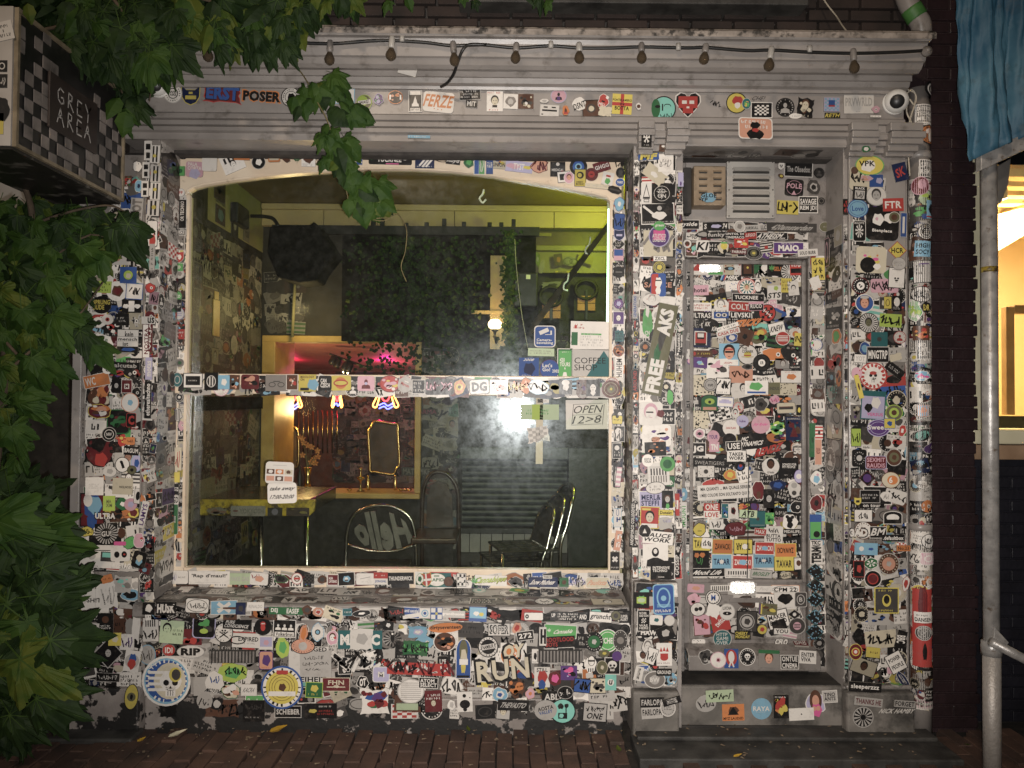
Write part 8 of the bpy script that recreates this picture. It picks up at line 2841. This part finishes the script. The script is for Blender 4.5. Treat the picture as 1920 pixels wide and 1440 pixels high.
ON_TOP = ('huge cream', 'long army', 'long white strip with two', 'long red graffiti', 'bright flag', 'large round blue', 'large round yellow')
for d in sorted(ST, key=lambda d: -(d['w'] * d['h']))[:300]:
    d['own'] = True
ST.sort(key=lambda d: -(d['w'] * d['h']) * (.02 if d['label'].startswith(ON_TOP) else 1))
restv, restf, restc = [], [], []
n_ind = 0
for i, d in enumerate(ST):
    lift = .0054 + i * .000008 + (.003 if d['zone'].startswith('wall') else 0)
    on_pipe = 'downpipe' in d['label'] or d['zone'] == 'downpipe'
    if on_pipe:
        c0 = P(d['px'], d['py'], PYC - PR * .7)
        sc_ = (c0.y + CAMD) / FOC
        A = art(d['shape'], d['w'] * sc_, d['h'] * sc_, d['bg'], d['edge'], d['ops'], random.Random(i), strips=d['rot'] or True)
        th0 = math.asin(max(-.8, min(.8, (c0.x - PXC) / PR)))
        q = R(d['rot'])
        v = []
        rad = PR + .0046 + i * .000008
        for x, y, l in A.v:
            X_, Y_ = x, y
            th = th0 + X_ / PR
            rr = rad + l * LAYG
            v.append((PXC + rr * math.sin(th), PYC - rr * math.cos(th), c0.z + Y_))
        f, c = A.f, A.c
        M4 = Matrix.Translation((PXC, PYC - PR, c0.z))
        v = [tuple(Vector(p) - M4.translation) for p in v]
    else:
        loc, n = hit(d['px'], d['py'])
        if loc is None:
            continue
        if abs(n.y) > .55:
            sc_ = (loc.y + CAMD) / FOC
        else:
            sc_ = (loc.y + CAMD) / FOC
        v, f, c, M4 = place_flat(d, loc, n, lift, 'sticker', M['sticker'], sc_)
    if d.get('own'):
        me = mesh_from('sticker', v, f, c, M['sticker'])
        o = bpy.data.objects.new('sticker', me)
        o.matrix_world = M4
        COL.objects.link(o)
        zone = d['zone']
        tag(o, d['label'], 'sticker', 'stickers on the ' + {'fascia': 'fascia', 'transom stickers': 'door transom', 'above the door': 'rails above the door'}.get(zone, zone))
        n_ind += 1
    else:
        k = len(restv)
        restv += [M4 @ Vector(p) for p in v]
        restf += [tuple(j + k for j in q) for q in f]
        restc += c

for o in list(bpy.data.objects):
    if str(o.get('label', '')).startswith('bright flag sticker'):
        loc = o.matrix_world.translation
        b = prism_tape(Vector((.008, -.0140, -.006)), .122, .048, .0021)
        m_ = b.build('reflective_print', M['letter'])
        m_.parent = o
        m_.matrix_parent_inverse = Matrix.Identity(4)
        m_.matrix_local = o.matrix_world.to_3x3().inverted().to_4x4()
# window signs on the glass, cards inside
for i, d in enumerate(WS):
    loc = P(d['px'], d['py'], GY - .0016)
    d2 = dict(d)
    v, f, c, M4 = place_flat(d2, loc, Vector((0, -1, 0)), .0004, 'sign', M['paper'], (loc.y + CAMD) / FOC)
    nm = {'sign': 'window_sign', 'notice': 'paper_notice', 'tape': 'tape_strip'}[d['cat']]
    o = bpy.data.objects.new(nm, mesh_from(nm, v, f, c, M['paper']))
    o.matrix_world = M4
    COL.objects.link(o)
    tag(o, d['label'], d['cat'], 'signs and notices on the glass')
rcv, rcf, rcc = [], [], []


def add_to(acc, v, f, c, M4):
    k = len(acc[0])
    acc[0].extend(M4 @ Vector(p) for p in v)
    acc[1].extend(tuple(j + k for j in q) for q in f)
    acc[2].extend(c)


ROOM = ([], [], [])
for d in RC:
    loc = P(d['px'], d['py'], ty_ - .031)
    add_to(ROOM, *place_flat(d, loc, Vector((0, -1, 0)), .002, '', None, (loc.y + CAMD) / FOC))
for px, py, w, h, t, col in ((798, 772, 46, 12, 'KARMA', 'h'), (781, 884, 56, 16, 'MATT PIKE', 's')):
    loc = P(px, py, YB - .012)
    d = dict(px=px, py=py, w=w, h=h, rot=0, shape='r', bg='d', edge='-', ops=['t %s %s .9 .7' % (t.replace(' ', '_'), col)])
    add_to(ROOM, *place_flat(d, loc, Vector((0, -1, 0)), .006, '', None, (loc.y + CAMD) / FOC))
for px, py, w, h, bgc, ops in ((413, 377, 70, 34, '-', ['t COSTA_RULA k .9 .4']), (413, 404, 60, 34, 'n', ['p B 3 .4']), (440, 422, 46, 50, 'k', ['F w k .8']), (375, 375, 90, 80, 'd', ['p k 3 .4']), (412, 352, 70, 50, 'n', ['f nk 3']), (378, 404, 60, 20, 'd', []), (462, 433, 40, 40, 'c', ['t I_o/YOU k .7 .6'])):
    loc = PX(px, py, XLW + .006)
    d = dict(px=px, py=py, w=w * .36 * 2.2, h=h * .5 * 2, rot=0, shape='r', bg=bgc, edge='-', ops=ops)
    add_to(ROOM, *place_flat(d, loc, Vector((1, 0, 0)), .003, '', None, (loc.y + CAMD) / FOC))

for px, py, w, h, rot, bgc, sh, ops in ((988, 493, 25, 36, 0, 'o', 'r', ['p n 3 .4', 'c y .2 .1 .05']), (1008, 486, 12, 32, 3, 'l', 'b', ['p w 3 .2']), (1047, 487, 16, 22, 8, 'n', 'r', ['p o 3 .3']), (1069, 490, 30, 22, -4, 's', 'b', ['o d .3 .06 -.15 0', 'o d .25 .06 .2 0']), (1098, 485, 30, 16, -20, 'y', 'r', []), (1016, 500, 12, 30, -10, 'c', 'b', []), (985, 508, 26, 14, 0, 'c', 'b', ['p y 3 .3']), (1035, 535, 40, 14, 4, 's', 't', ['p k 3 .3']), (1022, 440, 24, 6, 0, 'y', 'r', [])):
    loc = P(px, py, 2.19)
    d = dict(px=px, py=py, w=w, h=h, rot=rot, shape=sh, bg=bgc, edge='-', ops=ops)
    add_to(ROOM, *place_flat(d, loc, FN, .003, '', None, (loc.y + CAMD) / FOC))

# ------------------------------------------------------------------ the countless smaller and older stickers underneath
DARKS, LIGHTS, ACC = 'kkkkkdgN', 'wwwwssc', 'rrrbbooyyGEBpPmmnnTkkwwsgcdk'


def random_sticker(q, muted=0):
    t = q.random()
    pick = q.choice
    if muted and q.random() < muted:
        bgc = pick('gsdgsnk')
        return pick('rrctbb'), bgc, '-', [pick(['p %s %d .35' % (pick('gsdk'), q.randint(1, 99)), 'l %s 2 .8 .5' % pick('dsk'), 's %s %d .7 .6' % (pick('dks'), q.randint(1, 99)), 'o d .36 .06'])]
    if t < .12:
        return 'r', 'w', '-', ['l k %d .86 .7' % q.randint(1, 3)]
    if t < .17:
        return 'r', pick('wwsc'), '-', ['l k 1 .8 .2 0 .34', 'f %s %d .7 8' % (pick(('kgk', 'kds', 'knr', 'kb', 'kkG')), q.randint(1, 999))]
    if t < .27:
        return 'r', 'k', pick('-w-'), ['l w %d .86 .7' % q.randint(1, 3)]
    if t < .31:
        return 'r', 'k', '-', ['f %s %d .75 8' % (pick(('wgs', 'wss', 'wr', 'wn', 'gds')), q.randint(1, 999)), 'l w 1 .8 .16 0 -.38']
    if t < .44:
        a, b = (pick(DARKS), pick(LIGHTS)) if q.random() < .6 else (pick(LIGHTS), pick(DARKS + ACC))
        return 'c', a, b, ['a %s .42 18' % b, pick(['p %s %d .26' % (b, q.randint(1, 99)), 'c %s .22' % pick(ACC + LIGHTS), 's %s %d .5 .4' % (b, q.randint(1, 99)), 'm %s .6' % b])]
    if t < .54:
        return 'r', pick(ACC), pick('-w-'), [pick(['l %s 2 .8 .6' % pick('wk'), 'p %s %d .36' % (pick('wky'), q.randint(1, 99)), 's %s %d .8 .7' % (pick('wk'), q.randint(1, 99))])]
    if t < .66:
        pal = ''.join(q.sample(ACC + 'nnkkgs', 4))
        return 'r', pick(DARKS + 'nnm'), pick('-w--'), ['f %s %d .95 10' % (pal, q.randint(1, 999))]
    if t < .76:
        return pick('rRn'), 'w', '-', ['s k %d .9 .7' % q.randint(1, 999)]
    if t < .87:
        a = pick(ACC + 'wwk')
        return 'b', a, pick('wwk-'), [pick(['p %s %d .35' % (pick(DARKS + ACC), q.randint(1, 99)), 'E .18 -.12 .1;E .18 .14 .1', 'f %s %d .8 7' % (''.join(q.sample(ACC + 'wk', 3)), q.randint(1, 99))])]
    if t < .90:
        return 'r', pick('wk'), '-', [pick(['z %s 3' % pick(ACC), 'x %s 5' % pick('kr'), 'd %s 22' % pick(ACC + 'k')])]
    if t < .93:
        return 'r', pick('wsc'), pick('-k'), ['F %s %s .8' % (pick('wnSc'), pick('kkn'))]
    return 't', pick('wwsc'), '-', ['p s %d .3' % q.randint(1, 99)]


SLOT = [0]


def fill(acc, O, U, V, n, cell, cover=1.0, passes=2, seed=1, muted=0., aspect=(.7, 1.9), h0=.0004, pipe=False, jit=.5, size=(.75, 1.35)):
    """patchwork over the rectangle O + u U + v V"""
    q = random.Random(seed)
    W_, H_ = U.length, V.length
    u1, v1 = U.normalized(), V.normalized()
    for p in range(passes):
        ny = max(1, round(H_ / (cell * .82)))
        for j in range(ny):
            x = q.uniform(-.5, .2) * cell
            while x < W_:
                asp = q.uniform(*aspect)
                hgt = cell * q.uniform(*size)
                wid = hgt * asp
                wid = min(wid, W_ * .98)
                cx, cy = x + wid / 2, (j + .5 + q.uniform(-jit, jit) * .5) * H_ / ny
                x += wid * q.uniform(.78, 1.02)
                if q.random() > cover:
                    continue
                sh, bgc, ed, ops = random_sticker(q, muted)
                if sh == 'c':
                    wid = hgt = min(wid, hgt * 1.1)
                cx = min(max(cx, wid / 2), max(W_ - wid / 2, W_ / 2))
                cy = min(max(cy, hgt / 2), max(H_ - hgt / 2, H_ / 2))
                rot = q.gauss(0, 4) if q.random() < .8 else q.uniform(-25, 25)
                ops = [o_ for op in ops for o_ in op.split(';')]
                SLOT[0] += 1
                lift = h0 + p * .0011 + (SLOT[0] % 8) * .00013
                A = art(sh, wid, hgt, bgc, ed, ops, q, strips=(rot or True) if pipe else False)
                if pipe:
                    v = []
                    rad = PR + .0002 + lift * .8
                    cr, sr = math.cos(R(rot)), math.sin(R(rot))
                    for a, b_, l in A.v:
                        th = -1.5 + (cx + a) / PR
                        rr = rad + l * .00006
                        v.append(Vector((PXC + rr * math.sin(th), PYC - rr * math.cos(th), O.z + cy + b_)))
                else:
                    c0 = O + u1 * cx + v1 * cy
                    cr, sr = math.cos(R(rot)), math.sin(R(rot))
                    v = [c0 + u1 * (a * cr - b_ * sr) + v1 * (a * sr + b_ * cr) + n * (lift + l * .00007) for a, b_, l in A.v]
                k = len(acc[0])
                fade = q.uniform(.45, 1.0)  # every sticker has aged on its own
                acc[0].extend(v)
                acc[1].extend(tuple(i + k for i in fc) for fc in A.f)
                acc[2].extend((c_[0] * fade, c_[1] * fade * .985, c_[2] * fade * .96) for c_ in A.c)


FN = Vector((0, -1, 0))


def fpx(acc, x0, y0, x1, y1, y, cell, **kw):
    a, b_, c = P(x0, y1, y), P(x1, y1, y), P(x0, y0, y)
    xm = (x0 + x1) / 2
    b_ = Vector((fx(x1, y, (y0 + y1) / 2), y, a.z))
    a = Vector((fx(x0, y, (y0 + y1) / 2), y, a.z))
    c = Vector((a.x, y, fz(y0, y, xm)))
    fill(acc, a, b_ - a, c - a, FN, cell, **kw)


Lay = {k: ([], [], []) for k in ('pier', 'window', 'wall', 'door', 'pilaster', 'pipe', 'old')}
# left pier and its corner
fpx(Lay['pier'], 162, 430, 267, 1070, 0, 0.066, seed=21, passes=4)
fpx(Lay['pier'], 205, 330, 267, 430, 0, 0.066, seed=22, passes=2, cover=.7)
fpx(Lay['pier'], 155, 1082, 267, 1290, 0, 0.068, seed=23, passes=3, cover=.85, muted=.35)
fpx(Lay['pier'], 269, 285, 295, 1155, -.022, 0.055, seed=24, passes=3, aspect=(.6, 1.1), muted=.2)
# reveal at the left of the window: a thick skin of old stickers
zlo, zhi = fz(1110, .0), SOF
fill(Lay['old'], Vector((xc, -.02, zlo)), Vector((0, .238, 0)), Vector((0, 0, zhi - zlo)), Vector((1, 0, 0)), .075, seed=25, passes=3, muted=.35)
fill(Lay['old'], Vector((fx(1186, 0) - .0003, .215, zlo)), Vector((0, -.21, 0)), Vector((0, 0, zhi - zlo)), Vector((-1, 0, 0)), .07, seed=26, passes=2, muted=.4)
fill(Lay['old'], Vector((-1.8, .0, SOF)), Vector((2.4, 0, 0)), Vector((0, .21, 0)), Vector((0, 0, -1)), .085, seed=27, passes=2, muted=.6, cover=.8)
# sill
fpx(Lay['window'], 272, 1140, 1182, 1161, -.056, 0.05, seed=28, passes=2, cover=.8, aspect=(.8, 2.6), muted=.3)
zs1 = fz(1121, .08)
fill(Lay['old'], Vector((-1.87, -.03, zs1 - .005)), Vector((2.47, 0, 0)), Vector((0, .108, .005)), Vector((0, 0, 1)), .075, seed=29, passes=2, muted=.55, cover=.85)
fill(Lay['old'], Vector((-1.8, .095, s1 - .0145)), Vector((2.4, 0, 0)), Vector((0, .12, .012)), Vector((0, 0, 1)), .075, seed=30, passes=2, muted=.55, cover=.85)
# window frame
fpx(Lay['window'], 332, 366, 348, 700, WY, .05, seed=31, passes=2, cover=.6, aspect=(.6, 1.0))
fpx(Lay['window'], 332, 745, 346, 1062, WY, .05, seed=32, passes=2, cover=.6, aspect=(.6, 1.0))
fpx(Lay['window'], 1147, 380, 1171, 1066, WY, .06, seed=33, passes=2, cover=.7, aspect=(.6, 1.0))
fpx(Lay['window'], 336, 706, 1168, 741, WY - .022, .072, seed=34, passes=2, cover=.8, aspect=(.7, 1.6))
fpx(Lay['window'], 330, 1072, 1168, 1102, WY, .06, seed=35, passes=2, cover=.6, aspect=(.8, 2.0))
# wall below the window
fpx(Lay['wall'], 272, 1166, 1182, 1300, .03, 0.07, seed=36, passes=3, cover=.72, muted=.42)
fpx(Lay['wall'], 300, 1270, 1175, 1345, .027, .07, seed=37, passes=2, cover=.30, muted=.5)
# pilasters
fpx(Lay['pilaster'], 1199, 290, 1265, 1085, -.022, 0.064, seed=38, passes=4)
fpx(Lay['pilaster'], 1187, 300, 1197, 1085, 0, .05, seed=39, passes=2, aspect=(.4, .8), muted=.3)
fpx(Lay['pilaster'], 1267, 320, 1279, 1085, 0, .055, seed=40, passes=2, aspect=(.4, .8), cover=.85)
fpx(Lay['pilaster'], 1192, 1094, 1270, 1286, -.045, 0.066, seed=41, passes=3, cover=.7, muted=.25)
fpx(Lay['pilaster'], 1595, 500, 1698, 1285, -.022, 0.066, seed=42, passes=4, muted=.18)
fpx(Lay['pilaster'], 1595, 330, 1660, 500, -.022, 0.066, seed=43, passes=2, cover=.55)
fpx(Lay['pilaster'], 1583, 420, 1591, 1285, 0, .05, seed=44, passes=2, aspect=(.4, .8), cover=.8, muted=.3)
# door
fpx(Lay['door'], 1298, 490, 1505, 1085, LY + .018, 0.064, seed=45, passes=4)
fpx(Lay['door'], 1286, 417, 1515, 450, DY + .004, 0.05, seed=46, passes=3, cover=.75, aspect=(.8, 2.2), muted=.2)
fpx(Lay['door'], 1286, 454, 1515, 480, DY - .02, 0.055, seed=47, passes=3, cover=.9)
fpx(Lay['door'], 1519, 480, 1546, 1250, DY, 0.056, seed=48, passes=3, aspect=(.6, 1.2), muted=.25)
fpx(Lay['door'], 1300, 1114, 1500, 1195, LY - .012, 0.065, seed=49, passes=2, cover=.55, muted=.4)
fpx(Lay['door'], 1287, 490, 1296, 1080, LY, .04, seed=50, passes=1, aspect=(.5, .9), cover=.3)
fill(Lay['old'], Vector((dr - .0042, .215, .45)), Vector((0, -.2, 0)), Vector((0, 0, 2.15)), Vector((-1, 0, 0)), .09, seed=51, passes=3, muted=.45)
fill(Lay['old'], Vector((jl, .0, DH - .007)), Vector((jr - jl, 0, 0)), Vector((0, .2, 0)), Vector((0, 0, -1)), .09, seed=52, passes=1, muted=.8, cover=.4)
# rain pipe
fill(Lay['pipe'], Vector((0, 0, fz(1330, 0, 1728))), Vector((3.0 * PR, 0, 0)), Vector((0, 0, fz(335, 0, 1728) - fz(1330, 0, 1728))), FN, 0.064, seed=53, passes=4, pipe=True)
names = {'pier': 'small stickers covering the left pier', 'window': 'small stickers along the window frame and sill', 'wall': 'small stickers and torn scraps on the wall below the window', 'door': 'small stickers covering the door',
         'pilaster': 'small stickers covering the two pilasters', 'pipe': 'small stickers wrapped round the downpipe', 'old': 'old dulled stickers skinning the window and door reveals'}
for k, a in Lay.items():
    o = bpy.data.objects.new('sticker_layer', mesh_from('sticker_layer', *a, M['oldsticker']))
    COL.objects.link(o)
    tag(o, names[k], 'stickers', None, 'stuff')
o = bpy.data.objects.new('sticker_layer', mesh_from('sticker_layer', restv, restf, restc, M['sticker']))
COL.objects.link(o)
tag(o, 'lesser stickers scattered all over the shop front', 'stickers', None, 'stuff')

# the sticker-papered room
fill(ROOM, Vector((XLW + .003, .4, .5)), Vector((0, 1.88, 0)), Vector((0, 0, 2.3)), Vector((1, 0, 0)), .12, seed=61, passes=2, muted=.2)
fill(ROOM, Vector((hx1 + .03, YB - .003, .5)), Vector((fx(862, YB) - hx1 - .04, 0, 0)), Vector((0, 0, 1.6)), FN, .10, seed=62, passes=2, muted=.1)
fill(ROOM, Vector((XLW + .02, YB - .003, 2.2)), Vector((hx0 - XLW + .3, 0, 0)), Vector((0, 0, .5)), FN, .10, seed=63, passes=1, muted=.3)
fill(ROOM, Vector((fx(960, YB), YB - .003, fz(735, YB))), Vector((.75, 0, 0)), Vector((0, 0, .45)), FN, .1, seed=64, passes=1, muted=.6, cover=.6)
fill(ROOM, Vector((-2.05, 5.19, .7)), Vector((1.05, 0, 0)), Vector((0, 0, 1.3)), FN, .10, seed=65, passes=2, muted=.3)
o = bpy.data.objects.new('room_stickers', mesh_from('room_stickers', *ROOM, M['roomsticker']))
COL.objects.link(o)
tag(o, 'stickers papering the walls inside the room, colours darkened for its dimness', 'stickers', None, 'stuff')

# chalked name on the projecting sign
ny0, ny1, nz0, nz1 = SIGNBOARD
A = Art()
GL = {'G': [(.8, .85), (.4, 1), (.1, .7), (.15, .2), (.5, 0), (.85, .15), (.8, .45), (.5, .42)], 'R': [(.2, 0), (.25, 1), (.7, .9), (.65, .55), (.25, .5), (.9, -.1)], 'E': [(.8, .95), (.25, 1), (.2, .5), (.7, .52), (.2, .5), (.2, 0), (.85, .02)],
      'Y': [(.1, 1), (.5, .5), (.9, 1), (.5, .5), (.45, -.15)], 'A': [(.05, 0), (.45, 1), (.6, .6), (.2, .4), (.65, .4), (.9, -.1)]}
cw_, ch_ = (ny1 - ny0) * .19, (nz1 - nz0) * .30
for li, wd in enumerate(('GREY', 'AREA')):
    for ci, ch in enumerate(wd):
        x0_, y0_ = (ci - 2 + .06) * cw_, (.10 if li == 0 else -1.12) * ch_ + (ci % 2) * .06 * ch_
        A.stroke([(x0_ + a * cw_ * .82, y0_ + b_ * ch_ * .92) for a, b_ in GL[ch]], .0065, 's')
mv = [Vector((XSG + .0075, (ny0 + ny1) / 2 + x, (nz0 + nz1) / 2 + y)) - ORG[SG.name] for x, y, l in A.v]
o = bpy.data.objects.new('chalk_lettering', mesh_from('chalk_lettering', mv, A.f, A.c, M['paper']))
COL.objects.link(o)
o.parent = SG
for k, (px, py, w, h, rot, bgc, ops, lab) in enumerate(((8, 58, 34, 36, 14, 'w', ['l k 3 .8 .7'], 'white card with bar marks on the end of the checkered sign'), (4, 124, 20, 22, 0, 'k', ['o w .3 .1'], 'small black and white square on the end of the checkered sign'),
                                                         (4, 152, 20, 26, 0, 'k', ['s w 3 .6 .6'], 'small black scribbled square on the end of the checkered sign'), (2, 205, 40, 50, 0, 'k', [], 'black blob on the end of the checkered sign'), (0, 232, 14, 40, 0, 'y', [], 'yellow strip on the end of the checkered sign'))):
    loc = P(px, py, ytop - .009)
    d = dict(px=px, py=py, w=w, h=h, rot=rot, shape='b' if k == 3 else 'r', bg=bgc, edge='-', ops=ops)
    v, f, c, M4 = place_flat(d, loc, FN, .0015, '', None, (loc.y + CAMD) / FOC)
    o = bpy.data.objects.new('sticker', mesh_from('sticker', v, f, c, M['paper']))
    o.matrix_world = M4
    COL.objects.link(o)
    tag(o, lab, 'sticker', 'stickers on the checkered sign')

# metal chair whose back spells a greeting, seen from behind the glass
HC = thing('lettered_chair', 'metal chair with a backrest of cut out letters seen in reverse', 'chair', tuple(P(712, 1060, 1.6)))
hy = 1.6
MB().tube(bez([P(x, y, hy) for x, y in ((648, 1066), (649, 1030), (651, 1000), (662, 968), (690, 952), (715, 948), (742, 952), (768, 970), (778, 1000), (780, 1030), (781, 1066))], 5), .012, 8).build('back_frame', M['chrome'], HC, smooth=True)
MB().tube(bez([P(x, y, hy) for x, y in ((652, 1022), (690, 1032), (715, 1034), (745, 1032), (777, 1022))], 5), .010, 8).build('lower_rail', M['chrome'], HC, smooth=True)
vs, fs = TXT[('Hello', 2)]
lb_ = MB()
p0, p1 = P(658, 1030, hy), P(773, 956, hy)
cx_, cz_ = (p0.x + p1.x) / 2, (p0.z + p1.z) / 2
wv, hv = abs(p1.x - p0.x) * .92, abs(p1.z - p0.z)
fv = [(cx_ - x * wv - y * .06, hy - .006, cz_ + y * hv * (1.0 - .55 * abs(2 * x) ** 2.5) - .01) for x, y in vs]
bk_ = [(x, hy + .006, z) for x, y, z in fv]
nf = len(fv)
edges = {}
for q in fs:
    for a, b_ in zip(q, q[1:] + q[:1]):
        if (b_, a) in edges:
            del edges[(b_, a)]
        else:
            edges[(a, b_)] = 1
lb_.add(fv + bk_, list(fs) + [tuple(reversed([i + nf for i in q])) for q in fs] + [(a, b_, b_ + nf, a + nf) for a, b_ in edges])
lb_.build('cut_out_letters', mk('dull_pressed_metal', (.16, .15, .135), (.24, .225, .20), 12, .4, metal=.5), HC)
sc0 = P(712, 1062, hy)
MB().box(sc0.x - .24, sc0.x + .24, hy - .42, hy, .52, .54).build('seat', M['chairseat'], HC, bevel=.015)
for sx in (-.22, .22):
    MB().tube([(sc0.x + sx, hy, sc0.z + .02), (sc0.x + sx, hy, .1)], .012, 8).tube([(sc0.x + sx, hy - .4, .52), (sc0.x + sx, hy - .42, .1)], .012, 8).build('leg', M['chrome'], HC, smooth=True)
# dark wooden armchair by the hatch wall
WC = thing('wooden_chair', 'dark wooden chair with arched back left of the shutter', 'chair', tuple(P(825, 1060, 2.0)))
wy = 1.95
dw = mk('dark_varnished_wood', (.03, .018, .010), (.055, .03, .018), 10, .3)
MB().tube(bez([P(x, y, wy) for x, y in ((792, 1066), (791, 980), (794, 920), (806, 892), (822, 885), (842, 892), (858, 920), (860, 980), (861, 1066))], 5), .016, 8).build('back_frame', dw, WC, smooth=True)
MB().prismy([(P(x, y, wy).x, P(x, y, wy).z) for x, y in ((800, 988), (850, 988), (848, 930), (838, 908), (822, 902), (808, 910), (801, 935))], wy - .008, wy + .008).build('back_panel', dw, WC)
MB().box(fx(786, wy), fx(866, wy), wy - .45, wy, fz(1000, wy, 825), fz(990, wy, 825)).build('seat', dw, WC, bevel=.012)
MB().box(fx(802, wy), fx(852, wy), wy - .012, wy + .01, fz(1066, wy, 825), fz(1006, wy, 825)).build('lower_panel', M['inwall'], WC)
